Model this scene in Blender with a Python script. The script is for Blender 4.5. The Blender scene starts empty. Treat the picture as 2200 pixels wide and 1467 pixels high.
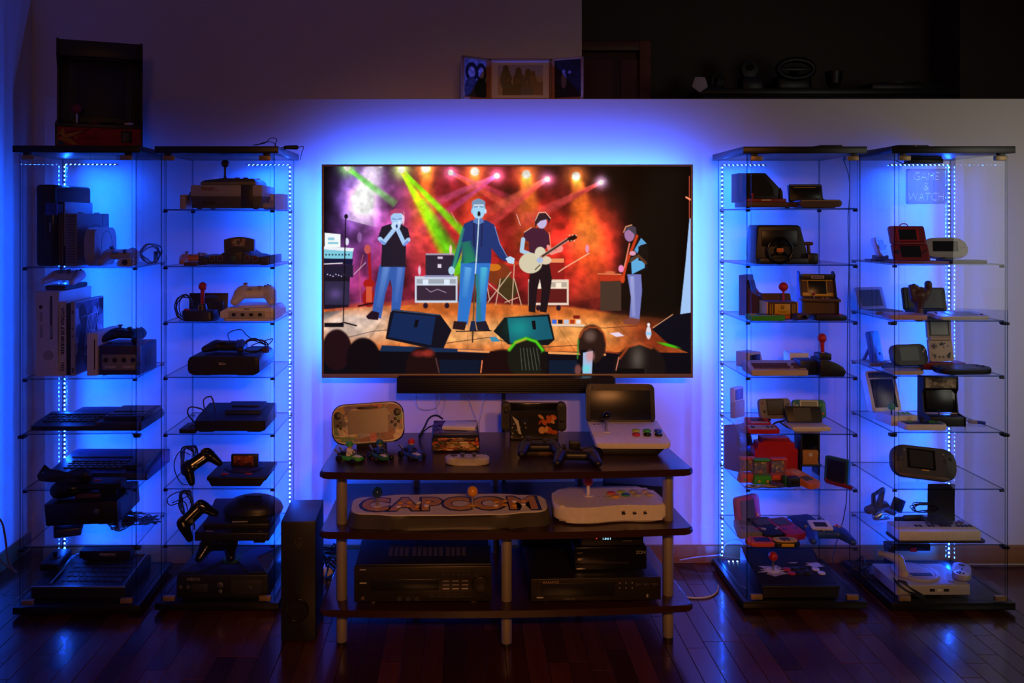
import bpy, bmesh, math, random
import numpy as np
from mathutils import Vector, Matrix, Euler

R = math.radians
random.seed(7)
scene = bpy.context.scene
COL = scene.collection

# ------------------------------------------------------------------ camera
FOC, PX, PY, CAMZ = 1770.0, 990.0, 470.0, 1.37      # focal length / principal point in px of the 2200x1467 frame
cd = bpy.data.cameras.new('camera')
cam = bpy.data.objects.new('camera', cd); COL.objects.link(cam)
cam.location = (0, 0, CAMZ); cam.rotation_euler = (R(90), 0, 0)
cd.sensor_width = 36.0; cd.lens = FOC / 2200 * 36.0
cd.shift_x = (1100 - PX) / 2200; cd.shift_y = -(733.5 - PY) / 2200
cd.clip_start = 0.05; cd.clip_end = 60
scene.camera = cam

# ------------------------------------------------------------------ world, exposure
scene.view_settings.view_transform = 'Standard'; scene.view_settings.look = 'None'
scene.view_settings.gamma = 1.0; scene.view_settings.use_curve_mapping = False
scene.view_settings.exposure = 0.0
w = bpy.data.worlds.new('dim_room'); scene.world = w; w.use_nodes = True
w.node_tree.nodes['Background'].inputs[0].default_value = (1.0, 0.62, 0.38, 1)
w.node_tree.nodes['Background'].inputs[1].default_value = 0.004
cy_ = scene.cycles
cy_.use_denoising = True
cy_.max_bounces = 8; cy_.diffuse_bounces = 3; cy_.glossy_bounces = 4
cy_.transparent_max_bounces = 40; cy_.transmission_bounces = 6
cy_.sample_clamp_indirect = 3.0; cy_.caustics_reflective = False; cy_.caustics_refractive = False

# ------------------------------------------------------------------ room lights behind the camera
def light(name, kind, loc, energy, color, rot=(0, 0, 0), parent=None, **kw):
    l = bpy.data.lights.new(name, kind); l.energy = energy; l.color = color
    for k, v in kw.items(): setattr(l, k, v)
    o = bpy.data.objects.new(name, l); COL.objects.link(o)
    o.location = loc; o.rotation_euler = rot
    if parent: o.parent = parent
    return o
WARM = (1.0, 0.37, 0.105)
def aim(o, target): o.rotation_euler = (Vector(target) - o.location).to_track_quat('-Z', 'Y').to_euler()
for lx_ in (.15, .75):                                                   # two shaded lamps low behind the camera
    aim(light('shaded_lamp_light', 'SPOT', (lx_, -.9, 2.15), 98, WARM, spot_size=R(52), spot_blend=1.0, shadow_soft_size=.09), (.30, 2.75, .42))
light('added_warm_fill', 'POINT', (.15, -1.5, 1.70), 15.5, (1.0, .42, .17), shadow_soft_size=.15)  # added warm fill for the upper wall and left side, no lamp of its own
aim(light('window_daylight', 'AREA', (3.15, 1.35, 1.45), 2.3, (1.0, 0.93, 0.76), shape='RECTANGLE', size=.9, size_y=1.2, spread=R(78)), (2.25, 3.29, 1.0))

# ------------------------------------------------------------------ pixel -> place helpers (a point at distance d from the camera)
def WX(px, d): return (px - PX) * d / FOC
def WZ(py, d): return CAMZ - (py - PY) * d / FOC

# ------------------------------------------------------------------ materials
MATS = {}
def _new(name):
    m = bpy.data.materials.new(name); m.use_nodes = True
    return m, m.node_tree.nodes, m.node_tree.links, m.node_tree.nodes['Principled BSDF']
def mat(name, col, rough=0.45, metal=0.0, var=0.12, scale=60.0, bump=0.0, spec=0.5, emit=None, es=0.0, coat=0.0):
    if name in MATS: return MATS[name]
    m, N, L, b = _new(name)
    tc = N.new('ShaderNodeTexCoord'); nz = N.new('ShaderNodeTexNoise')
    nz.inputs['Scale'].default_value = scale; nz.inputs['Detail'].default_value = 3
    L.new(tc.outputs['Object'], nz.inputs['Vector'])
    mx = N.new('ShaderNodeMix'); mx.data_type = 'RGBA'
    mx.inputs[6].default_value = (*[c * (1 - var) for c in col], 1)
    mx.inputs[7].default_value = (*[min(1, c * (1 + var)) for c in col], 1)
    L.new(nz.outputs['Fac'], mx.inputs[0]); L.new(mx.outputs[2], b.inputs['Base Color'])
    b.inputs['Roughness'].default_value = rough; b.inputs['Metallic'].default_value = metal
    b.inputs['Specular IOR Level'].default_value = spec
    b.inputs['Coat Weight'].default_value = coat
    if bump:
        bp = N.new('ShaderNodeBump'); bp.inputs['Strength'].default_value = bump; bp.inputs['Distance'].default_value = 0.002
        L.new(nz.outputs['Fac'], bp.inputs['Height']); L.new(bp.outputs['Normal'], b.inputs['Normal'])
    if emit:
        b.inputs['Emission Color'].default_value = (*emit, 1); b.inputs['Emission Strength'].default_value = es
    MATS[name] = m
    return m
def glassmat(name, tint, f0=0.04, rough=0.0, haze=0.0):
    m, N, L, b = _new(name); N.remove(b)
    out = N['Material Output']
    tr = N.new('ShaderNodeBsdfTransparent'); tr.inputs[0].default_value = (*tint, 1)
    gl = N.new('ShaderNodeBsdfGlossy'); gl.inputs['Roughness'].default_value = rough
    fr = N.new('ShaderNodeFresnel'); fr.inputs[0].default_value = 1.45
    mx = N.new('ShaderNodeMixShader')
    ge = N.new('ShaderNodeNewGeometry'); sb_ = N.new('ShaderNodeMath'); sb_.operation = 'SUBTRACT'; sb_.inputs[0].default_value = 1.0; sb_.use_clamp = True
    mu = N.new('ShaderNodeMath'); mu.operation = 'MULTIPLY'                                # reflect on the outer faces only
    L.new(ge.outputs['Backfacing'], sb_.inputs[1]); L.new(sb_.outputs[0], mu.inputs[0]); L.new(fr.outputs[0], mu.inputs[1])
    L.new(mu.outputs[0], mx.inputs[0]); L.new(tr.outputs[0], mx.inputs[1]); L.new(gl.outputs[0], mx.inputs[2])
    last = mx
    if haze:
        df = N.new('ShaderNodeBsdfDiffuse'); df.inputs[0].default_value = (.8, .85, .9, 1)
        nz = N.new('ShaderNodeTexNoise'); nz.inputs['Scale'].default_value = 40
        mr = N.new('ShaderNodeMapRange'); mr.inputs[3].default_value = haze * .6; mr.inputs[4].default_value = haze * 1.4
        L.new(nz.outputs['Fac'], mr.inputs[0])
        m2 = N.new('ShaderNodeMixShader'); L.new(mr.outputs[0], m2.inputs[0]); L.new(mx.outputs[0], m2.inputs[1]); L.new(df.outputs[0], m2.inputs[2])
        last = m2
    L.new(last.outputs[0], out.inputs[0]); MATS[name] = m
    return m
def printmat(name, emission=False, rough=0.35):
    m, N, L, b = _new(name)
    at = N.new('ShaderNodeAttribute'); at.attribute_name = 'Col'
    if emission:
        b.inputs['Base Color'].default_value = (.004, .004, .005, 1); b.inputs['Roughness'].default_value = .4; b.inputs['Specular IOR Level'].default_value = .15
        L.new(at.outputs['Color'], b.inputs['Emission Color']); b.inputs['Emission Strength'].default_value = 1.0
    else:
        L.new(at.outputs['Color'], b.inputs['Base Color']); b.inputs['Roughness'].default_value = rough
    MATS[name] = m
    return m

BLACK = mat('black_plastic', (.010, .010, .012), .42)
BLACKG = mat('gloss_black_plastic', (.006, .006, .008), .16)
CHAR = mat('charcoal_plastic', (.028, .027, .03), .5)
DGREY = mat('dark_grey_plastic', (.07, .068, .072), .5)
GREY = mat('grey_plastic', (.22, .21, .21), .5)
LGREY = mat('light_grey_plastic', (.45, .43, .42), .5)
WHITE = mat('white_plastic', (.78, .75, .72), .38)
BEIGE = mat('beige_plastic', (.56, .45, .33), .5)
RED = mat('red_plastic', (.55, .02, .02), .32)
DRED = mat('dark_red_plastic', (.25, .012, .02), .4)
ORANGE = mat('orange_plastic', (.75, .19, .02), .4)
CORAL = mat('coral_plastic', (.75, .10, .05), .4)
YELLOW = mat('yellow_plastic', (.75, .42, .03), .4)
GREEN = mat('green_plastic', (.05, .42, .04), .4)
DGREEN = mat('dark_green_plastic', (.02, .12, .05), .4)
TEAL = mat('teal_plastic', (.03, .22, .26), .35)
BLUE = mat('blue_plastic', (.02, .07, .42), .35)
NAVY = mat('navy_plastic', (.012, .02, .09), .4)
PURPLE = mat('indigo_plastic', (.10, .07, .25), .4)
MAGENTA = mat('magenta_plastic', (.42, .03, .14), .38)
PINK = mat('pale_pink_plastic', (.62, .33, .32), .4)
SILVER = mat('silver_metal', (.55, .54, .52), .32, 1.0, .05)
BRASSY = mat('brushed_hinge_metal', (.38, .26, .13), .42, .6, .08)
LEGM = mat('satin_grey_paint', (.34, .31, .27), .42, .35, .05)
SCREEN = mat('dark_lcd_screen', (.010, .011, .013), .3)
SCREENG = mat('grey_lcd_screen', (.10, .105, .085), .25)
SCREENL = mat('pale_lcd_screen', (.34, .38, .28), .25)
BROWN = mat('brown_plastic', (.10, .045, .02), .45)
DWOOD = mat('dark_stained_board', (.034, .012, .009), .30, var=.25, scale=14, coat=.12)
BLKBRD = mat('black_lacquer_board', (.006, .006, .007), .35)
LABEL = mat('paper_label', (.62, .58, .55), .6)
CABLE = mat('black_cable_rubber', (.009, .009, .010), .45)
CABLEW = mat('white_cable_rubber', (.60, .58, .56), .5)
GLASS = glassmat('clear_glass', (.975, .985, .99))
GEDGE = glassmat('glass_shelf', (.965, .98, .99), haze=.008)
CLEAR = glassmat('clear_plastic', (.90, .92, .93), haze=.05)
SMOKE = glassmat('smoked_plastic', (.55, .55, .58), haze=.03)
ETCH = glassmat('etched_acrylic', (.8, .88, .97), haze=.55)
PRINT = printmat('printed_paper', rough=.75)
PRINTG = printmat('printed_gloss', rough=.38)
SCREENP = printmat('lit_television_picture', emission=True)

# ------------------------------------------------------------------ mesh helpers: every call makes ONE mesh object
def link(name, me, m, parent=None, loc=(0, 0, 0), rot=(0, 0, 0), sharp=35):
    o = bpy.data.objects.new(name, me); COL.objects.link(o)
    if m is not None and not me.materials: me.materials.append(m)
    if sharp and len(me.polygons) < 50000:
        me.shade_smooth(); me.set_sharp_from_angle(angle=R(sharp))
    o.location = loc; o.rotation_euler = rot
    if parent is not None: o.parent = parent
    return o
def done(name, bm, m, parent, loc=(0, 0, 0), rot=(0, 0, 0), sharp=35):
    bmesh.ops.recalc_face_normals(bm, faces=bm.faces)
    me = bpy.data.meshes.new(name); bm.to_mesh(me); bm.free()
    return link(name, me, m, parent, loc, rot, sharp)
def _box(bm, xs, ys, zs, bev=0.0, seg=2):
    v = [bm.verts.new((x, y, z)) for x in xs for y in ys for z in zs]
    f = [(0, 1, 3, 2), (4, 6, 7, 5), (0, 4, 5, 1), (2, 3, 7, 6), (0, 2, 6, 4), (1, 5, 7, 3)]
    fs = [bm.faces.new([v[i] for i in q]) for q in f]
    if bev:
        bev = min(bev, .45 * min(abs(xs[1] - xs[0]), abs(ys[1] - ys[0]), abs(zs[1] - zs[0])))
        es = list({e for q in fs for e in q.edges})
        bmesh.ops.bevel(bm, geom=es, offset=bev, segments=seg, profile=.5, affect='EDGES', clamp_overlap=True)
def bx(name, p, m, xs, ys, zs, bev=.0015, loc=(0, 0, 0), rot=(0, 0, 0), seg=2):
    bm = bmesh.new(); _box(bm, xs, ys, zs, bev, seg)
    return done(name, bm, m, p, loc, rot)
def _pt3(axis, u, v, a):
    return (u, v, a) if axis == 'z' else ((u, a, v) if axis == 'y' else (a, u, v))
def pr(name, p, m, pts, axis, a0, a1, bev=0.0, loc=(0, 0, 0), rot=(0, 0, 0), seg=2, taper=1.0):
    """extrude a 2-D outline: axis z: (x,y), axis y: (x,z), axis x: (y,z)"""
    bm = bmesh.new()
    cu = sum(q[0] for q in pts) / len(pts); cv = sum(q[1] for q in pts) / len(pts)
    lo = [bm.verts.new(_pt3(axis, u, v, a0)) for u, v in pts]
    hi = [bm.verts.new(_pt3(axis, cu + (u - cu) * taper, cv + (v - cv) * taper, a1)) for u, v in pts]
    n = len(pts)
    f0 = bm.faces.new(lo); f1 = bm.faces.new(hi)
    for i in range(n): bm.faces.new([lo[i], lo[(i + 1) % n], hi[(i + 1) % n], hi[i]])
    if bev:
        es = list(set(f0.edges) | set(f1.edges))
        bmesh.ops.bevel(bm, geom=es, offset=bev, segments=seg, profile=.5, affect='EDGES', clamp_overlap=True)
    bmesh.ops.triangulate(bm, faces=[f for f in bm.faces if len(f.verts) > 4])
    return done(name, bm, m, p, loc, rot)
def rrect(w, h, r, n=5, cx=0, cy=0):
    r = min(r, .499 * w, .499 * h); out = []
    for k, (sx, sy) in enumerate(((1, 1), (-1, 1), (-1, -1), (1, -1))):
        for i in range(n + 1):
            a = math.pi / 2 * (k + i / n)
            out.append((cx + sx * (w / 2 - r) + r * math.cos(a), cy + sy * (h / 2 - r) + r * math.sin(a)))
    return out
def ell(rx, ry, n=28, cx=0, cy=0, p=2.0):
    out = []
    for i in range(n):
        a = 2 * math.pi * i / n; c, s = math.cos(a), math.sin(a)
        out.append((cx + rx * math.copysign(abs(c) ** (2 / p), c), cy + ry * math.copysign(abs(s) ** (2 / p), s)))
    return out
def _frames(a, b):
    d = (Vector(b) - Vector(a)); L = d.length; q = d.to_track_quat('Z', 'Y').to_matrix().to_4x4()
    return Matrix.Translation(a) @ q, L
def _lathe(bm, prof, M=Matrix(), seg=20):
    rings = []
    for r, z in prof:
        if r < 1e-6: rings.append([bm.verts.new(M @ Vector((0, 0, z)))])
        else: rings.append([bm.verts.new(M @ Vector((r * math.cos(2 * math.pi * i / seg), r * math.sin(2 * math.pi * i / seg), z))) for i in range(seg)])
    for A, B in zip(rings, rings[1:]):
        for i in range(seg):
            j = (i + 1) % seg
            if len(A) == 1 and len(B) == 1: continue
            if len(A) == 1: bm.faces.new([A[0], B[i], B[j]])
            elif len(B) == 1: bm.faces.new([A[i], B[0], A[j]])
            else: bm.faces.new([A[i], B[i], B[j], A[j]])
    for rg in (rings[0], rings[-1]):
        if len(rg) > 1: bm.faces.new(rg)
def cyl(name, p, m, a, b, r, r2=None, seg=20, bev=0.0, loc=(0, 0, 0), rot=(0, 0, 0)):
    bm = bmesh.new(); M, L = _frames(a, b); r2 = r if r2 is None else r2
    e = min(bev, L * .45, r * .6)
    prof = [(r, 0), (r2, L)] if not e else [(r - e, 0), (r - e * .3, e * .3), (r, e), (r2, L - e), (r2 - e * .3, L - e * .3), (r2 - e, L)]
    _lathe(bm, prof, M, seg)
    return done(name, bm, m, p, loc, rot)
def lathe(name, p, m, prof, seg=24, loc=(0, 0, 0), rot=(0, 0, 0), sharp=35):
    bm = bmesh.new(); _lathe(bm, prof, Matrix(), seg)
    return done(name, bm, m, p, loc, rot, sharp)
def sph(name, p, m, c, r, seg=20, loc=(0, 0, 0), rot=(0, 0, 0)):
    bm = bmesh.new(); r = (r, r, r) if not isinstance(r, (tuple, list)) else r
    M = Matrix.Translation(c) @ Matrix.Diagonal((*r, 1))
    n = max(8, seg // 2)
    _lathe(bm, [(math.sin(math.pi * i / n), -math.cos(math.pi * i / n)) for i in range(n + 1)], M, seg)
    return done(name, bm, m, p, loc, rot, 60)
def smooth_pts(pts, k=5, cyc=False):
    P = [Vector(q) for q in pts]; n = len(P); out = []
    rng = range(n if cyc else n - 1)
    for i in rng:
        g = (lambda j: P[j % n]) if cyc else (lambda j: P[max(0, min(n - 1, j))])
        p0, p1, p2, p3 = g(i - 1), g(i), g(i + 1), g(i + 2)
        for s in range(k):
            t = s / k
            out.append(.5 * ((2 * p1) + (p2 - p0) * t + (2 * p0 - 5 * p1 + 4 * p2 - p3) * t * t + (3 * p1 - p0 - 3 * p2 + p3) * t ** 3))
    if not cyc: out.append(P[-1])
    return out
def _tube(bm, pts, r, seg=8, cyc=False):
    n = len(pts); rings = []; up = Vector((0.13, 0.31, 1)).normalized()
    for i, q in enumerate(pts):
        a = pts[(i - 1) % n] if (cyc or i) else q
        b = pts[(i + 1) % n] if (cyc or i < n - 1) else q
        t = (b - a).normalized() if (b - a).length > 1e-9 else Vector((0, 0, 1))
        u = t.cross(up); u = (u if u.length > 1e-4 else t.cross(Vector((1, 0, 0)))).normalized(); v = t.cross(u).normalized(); up = v if v.dot(up) > 0 else -v
        v = up; u = t.cross(v).normalized()
        rings.append([bm.verts.new(q + r * (math.cos(2 * math.pi * k / seg) * u + math.sin(2 * math.pi * k / seg) * v)) for k in range(seg)])
    m = n if cyc else n - 1
    for i in range(m):
        A, B = rings[i], rings[(i + 1) % n]
        for k in range(seg): bm.faces.new([A[k], A[(k + 1) % seg], B[(k + 1) % seg], B[k]])
    if not cyc: bm.faces.new(rings[0]); bm.faces.new(rings[-1])
def tube(name, p, m, pts, r, k=5, seg=8, cyc=False, loc=(0, 0, 0), rot=(0, 0, 0)):
    bm = bmesh.new(); _tube(bm, smooth_pts(pts, k, cyc) if k > 1 else [Vector(q) for q in pts], r, seg, cyc)
    return done(name, bm, m, p, loc, rot, 60)
def torus(name, p, m, c, Rr, r, axis='z', n=36, loc=(0, 0, 0), rot=(0, 0, 0), sx=1.0, sy=1.0):
    pts = []
    for i in range(n):
        a = 2 * math.pi * i / n
        pts.append(Vector(_pt3(axis, Rr * sx * math.cos(a), Rr * sy * math.sin(a), 0)) + Vector(c))
    bm = bmesh.new(); _tube(bm, pts, r, 8, True)
    return done(name, bm, m, p, loc, rot, 60)
def text(name, p, m, s, size, loc, rot=(R(90), 0, 0), ext=.0004, align='CENTER', bold=0.0, shear=0.0, sx=1.0, space=1.0):
    c = bpy.data.curves.new(name, 'FONT'); c.body = s; c.size = size; c.extrude = ext; c.align_x = align; c.align_y = 'CENTER'
    c.offset = bold; c.shear = shear; c.space_character = space; c.resolution_u = 3
    o = bpy.data.objects.new(name, c); COL.objects.link(o)
    me = bpy.data.meshes.new_from_object(o.evaluated_get(bpy.context.evaluated_depsgraph_get()))
    bpy.data.objects.remove(o); bpy.data.curves.remove(c)
    if sx != 1.0: me.transform(Matrix.Diagonal((sx, 1, 1, 1)))
    me.materials.clear()
    return link(name, me, m, p, loc, rot, 30)
def capsules(name, p, m, caps, voxel=.004, flat=1.0, loc=(0, 0, 0), rot=(0, 0, 0), seg=14, smooth=4):
    """one continuous body grown from tapered capsules (a, b, ra, rb)"""
    bm = bmesh.new()
    for a, b, ra, rb in caps:
        M, L = _frames(a, b) if (Vector(b) - Vector(a)).length > 1e-5 else (Matrix.Translation(a), 0)
        prof = [(ra * math.cos(t), ra * math.sin(t)) for t in np.linspace(-math.pi / 2, 0, 6)] + [(rb * math.cos(t), L + rb * math.sin(t)) for t in np.linspace(0, math.pi / 2, 6)]
        prof = [(0 if r < 1e-5 else r, z) for r, z in prof]
        _lathe(bm, prof, M, seg)
    if flat != 1.0: bmesh.ops.transform(bm, matrix=Matrix.Diagonal((1, 1, flat, 1)), verts=bm.verts)
    o = done(name, bm, m, p, loc, rot, 80)
    r = o.modifiers.new('join', 'REMESH'); r.mode = 'VOXEL'; r.voxel_size = voxel; r.use_smooth_shade = True
    s = o.modifiers.new('soft', 'SMOOTH'); s.factor = .5; s.iterations = smooth
    return o

# ------------------------------------------------------------------ flat prints painted in numpy, carried as vertex colours on a fine sheet
def s2l(c):
    c = np.asarray(c, float) / 255.0
    return np.where(c <= .04045, c / 12.92, ((c + .055) / 1.055) ** 2.4)
class Canvas:
    """x0..x1 / y0..y1 are the drawing coordinates, y down; colours are 0-255 sRGB"""
    def __init__(s, x0, y0, x1, y1, nx, bg=(0, 0, 0)):
        s.b = (x0, y0, x1, y1); s.nx = nx; s.ny = max(2, round(nx * (y1 - y0) / (x1 - x0)))
        X = np.linspace(x0, x1, s.nx); Y = np.linspace(y0, y1, s.ny); s.X, s.Y = np.meshgrid(X, Y)
        s.px = (x1 - x0) / s.nx; s.im = np.zeros((s.ny, s.nx, 3)); s.im[:] = bg
    def mix(s, a, col): a = np.clip(a, 0, 1)[..., None]; s.im = s.im * (1 - a) + np.asarray(col, float) * a
    def add(s, a, col): s.im = np.clip(s.im + np.clip(a, 0, None)[..., None] * np.asarray(col, float), 0, 255)
    def ell(s, cx, cy, rx, ry, col, soft=None, alpha=1.0, rot=0):
        c, n = math.cos(rot), math.sin(rot); dx, dy = s.X - cx, s.Y - cy
        u, v = (dx * c + dy * n) / rx, (-dx * n + dy * c) / ry
        d = np.sqrt(u * u + v * v); k = soft if soft else s.px * 1.2 / min(rx, ry)
        s.mix(alpha * np.clip((1 + k / 2 - d) / k, 0, 1), col)
    def glow(s, cx, cy, rx, ry, col, amp=1.0, rot=0, p=2.0):
        c, n = math.cos(rot), math.sin(rot); dx, dy = s.X - cx, s.Y - cy
        u, v = (dx * c + dy * n) / rx, (-dx * n + dy * c) / ry
        s.add(amp * np.exp(-((u * u + v * v) ** (p / 2))), col)
    def poly(s, pts, col, alpha=1.0, soft=None):
        k = soft or s.px; n = len(pts); ins = np.zeros_like(s.X, bool); dist = np.full_like(s.X, 1e9)
        for i in range(n):
            (xa, ya), (xb, yb) = pts[i], pts[(i + 1) % n]
            cond = (ya > s.Y) != (yb > s.Y)
            with np.errstate(divide='ignore', invalid='ignore'):
                xi = (xb - xa) * (s.Y - ya) / (yb - ya) + xa
            ins ^= cond & (s.X < xi)
            L2 = (xb - xa) ** 2 + (yb - ya) ** 2 + 1e-12
            t = np.clip(((s.X - xa) * (xb - xa) + (s.Y - ya) * (yb - ya)) / L2, 0, 1)
            dist = np.minimum(dist, np.hypot(s.X - xa - t * (xb - xa), s.Y - ya - t * (yb - ya)))
        sd = np.where(ins, dist, -dist); s.mix(alpha * np.clip(sd / k + .5, 0, 1), col)
    def line(s, pts, wd, col, alpha=1.0, soft=None):
        k = soft or s.px; dist = np.full_like(s.X, 1e9)
        for (xa, ya), (xb, yb) in zip(pts, pts[1:]):
            L2 = (xb - xa) ** 2 + (yb - ya) ** 2 + 1e-12
            t = np.clip(((s.X - xa) * (xb - xa) + (s.Y - ya) * (yb - ya)) / L2, 0, 1)
            dist = np.minimum(dist, np.hypot(s.X - xa - t * (xb - xa), s.Y - ya - t * (yb - ya)))
        s.mix(alpha * np.clip((wd / 2 - dist) / k + .5, 0, 1), col)
    def beam(s, xa, ya, xb, yb, wa, wb, col, a0=1.0, a1=0.0):
        L = math.hypot(xb - xa, yb - ya); ux, uy = (xb - xa) / L, (yb - ya) / L
        t = (s.X - xa) * ux + (s.Y - ya) * uy; q = (s.X - xa) * -uy + (s.Y - ya) * ux
        f = np.clip(t / L, 0, 1); wd = wa + (wb - wa) * f
        a = np.exp(-(q / (wd * .5)) ** 4) * (a0 + (a1 - a0) * f) * ((t > 0) & (t < L)); s.mix(a, col)
    def rect(s, x0, y0, x1, y1, col, alpha=1.0): s.poly([(x0, y0), (x1, y0), (x1, y1), (x0, y1)], col, alpha)
    def noise(s, scale, amp, seed=1):
        rg = np.random.RandomState(seed); tot = np.zeros_like(s.X)
        for o in range(3):
            g = rg.rand(max(2, int(s.ny / scale * 2 ** o) + 2), max(2, int(s.nx / scale * 2 ** o) + 2)) - .5
            yi = np.linspace(0, g.shape[0] - 1.001, s.ny); xi = np.linspace(0, g.shape[1] - 1.001, s.nx)
            y0 = yi.astype(int); x0 = xi.astype(int); fy = (yi - y0)[:, None]; fx = (xi - x0)[None, :]
            fx = fx * fx * (3 - 2 * fx); fy = fy * fy * (3 - 2 * fy)
            tot += (g[y0][:, x0] * (1 - fy) * (1 - fx) + g[y0 + 1][:, x0] * fy * (1 - fx) + g[y0][:, x0 + 1] * (1 - fy) * fx + g[y0 + 1][:, x0 + 1] * fy * fx) / 2 ** o
        s.im = np.clip(s.im * (1 + amp * tot[..., None]), 0, 255)
def sheet(name, p, cv, wd, ht, loc, rot=(R(90), 0, 0), m=None, round_to=None):
    """the painted canvas as a sheet wd x ht centred on loc, facing local +z (rotated to face the viewer by default)"""
    nx, ny = cv.nx, cv.ny
    x = np.linspace(-wd / 2, wd / 2, nx); y = np.linspace(ht / 2, -ht / 2, ny); X, Y = np.meshgrid(x, y)
    if round_to:                                                # squeeze the sheet into a rounded outline
        u, v = X / (wd / 2), Y / (ht / 2)
        n = round_to; rr = np.maximum(np.abs(u), np.abs(v)); q = (np.abs(u) ** n + np.abs(v) ** n) ** (1 / n)
        f = np.where(q > 1e-6, rr / np.maximum(q, 1e-6), 1); X, Y = X * f, Y * f
    co = np.stack([X, Y, np.zeros_like(X)], -1).reshape(-1, 3)
    i = (np.arange(ny - 1)[:, None] * nx + np.arange(nx - 1)[None, :]).ravel()
    q = np.stack([i, i + nx, i + nx + 1, i + 1], -1).ravel()
    me = bpy.data.meshes.new(name); nf = len(i)
    me.vertices.add(len(co)); me.vertices.foreach_set('co', co.ravel())
    me.loops.add(nf * 4); me.loops.foreach_set('vertex_index', q.astype(np.int32))
    me.polygons.add(nf); me.polygons.foreach_set('loop_start', np.arange(0, nf * 4, 4, dtype=np.int32)); me.polygons.foreach_set('loop_total', np.full(nf, 4, np.int32))
    me.update(calc_edges=True)
    a = me.color_attributes.new('Col', 'FLOAT_COLOR', 'POINT')
    a.data.foreach_set('color', np.concatenate([s2l(cv.im), np.ones((ny, nx, 1))], -1).astype(np.float32).ravel())
    return link(name, me, m or PRINT, p, loc, rot, 0)

# ------------------------------------------------------------------ things
def tag(o, label=None, cat=None, group=None, kind=None):
    if label: o['label'] = label
    if cat: o['category'] = cat
    if group: o['group'] = group
    if kind: o['kind'] = kind
    return o
def thing(name, label, cat, px, d, z, yaw=0.0, group=None, tilt=0.0, roll=0.0):
    """an Empty at the base of the thing: px is the photo column its base stands on at distance d, z the height of what carries it"""
    o = bpy.data.objects.new(name, None); o.empty_display_size = .03; COL.objects.link(o)
    o.location = (WX(px, d), d, z); o.rotation_euler = Euler((R(tilt), R(roll), R(yaw)), 'XYZ')
    return tag(o, label, cat, group)
def struct(o): o['kind'] = 'structure'; return o
# =================================================================== THE ROOM
WALL_Y, UP_Y, LEFT_X = 3.29, 3.45, -1.795
LEDGE = WZ(212, WALL_Y)
PAINT = mat('white_wall_paint', (.78, .76, .74), .85, var=.015, scale=9, bump=.02)
FAR_SHADE = mat('far_wall_shade_tone', (.075, .068, .050), .9, var=.1, scale=3)  # darkness of the unlit back room put into the wall colour
def woodmat(name, c0, c1, rough, coat=0.0, along='y'):
    m, N, L, b = _new(name)
    tc = N.new('ShaderNodeTexCoord'); mp = N.new('ShaderNodeMapping'); oi = N.new('ShaderNodeObjectInfo')
    mp.inputs['Scale'].default_value = (30, 2.2, 30) if along == 'y' else (2.2, 30, 30)
    ad = N.new('ShaderNodeVectorMath'); ad.operation = 'ADD'
    L.new(tc.outputs['Object'], ad.inputs[0]); L.new(oi.outputs['Random'], ad.inputs[1]); L.new(ad.outputs[0], mp.inputs[0])
    nz = N.new('ShaderNodeTexNoise'); nz.inputs['Scale'].default_value = 1.6; nz.inputs['Detail'].default_value = 5; nz.inputs['Distortion'].default_value = .6
    L.new(mp.outputs[0], nz.inputs['Vector'])
    mx = N.new('ShaderNodeMix'); mx.data_type = 'RGBA'; mx.inputs[6].default_value = (*c0, 1); mx.inputs[7].default_value = (*c1, 1)
    L.new(nz.outputs['Fac'], mx.inputs[0])
    hs = N.new('ShaderNodeHueSaturation'); mr = N.new('ShaderNodeMapRange'); mr.inputs[3].default_value = .45; mr.inputs[4].default_value = 1.7
    L.new(oi.outputs['Random'], mr.inputs[0]); L.new(mr.outputs[0], hs.inputs['Value']); L.new(mx.outputs[2], hs.inputs['Color'])
    L.new(hs.outputs[0], b.inputs['Base Color'])
    b.inputs['Roughness'].default_value = rough; b.inputs['Coat Weight'].default_value = coat; b.inputs['Coat Roughness'].default_value = .08
    MATS[name] = m
    return m
PLANK = woodmat('cherry_parquet', (.030, .007, .003), (.085, .024, .009), .22, .25)
OAK = woodmat('oak_skirting', (.26, .11, .035), (.42, .20, .07), .45, along='x')
DOORW = woodmat('brown_door_wood', (.10, .03, .014), (.20, .065, .03), .5)

floor = struct(bx('floor', None, PLANK, (-1.9, 4.2), (-2.5, 6.0), (-.06, -.012), 0))
pm = {}
def plank(x, y0, ln, wd):
    k = round(ln, 2)
    if k not in pm:
        bm = bmesh.new(); _box(bm, (.0006, wd - .0006), (.0006, k - .0006), (-.012, 0), .0008, 1)
        bmesh.ops.recalc_face_normals(bm, faces=bm.faces)
        me = bpy.data.meshes.new('plank'); bm.to_mesh(me); bm.free(); me.materials.append(PLANK); pm[k] = me
    o = bpy.data.objects.new('plank', pm[k]); COL.objects.link(o); o.parent = floor; o.location = (x, y0, 0)
PW = .0645; x = LEFT_X; row = 0
while x < 1.98:
    y = 2.12 - random.choice((0, .08, .17, .25, .33)); first = True
    while y < WALL_Y + .02:
        ln = random.choice((.38, .42, .46, .50)); plank(x, y, ln, PW); y += round(ln, 2)
    x += PW; row += 1

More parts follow.
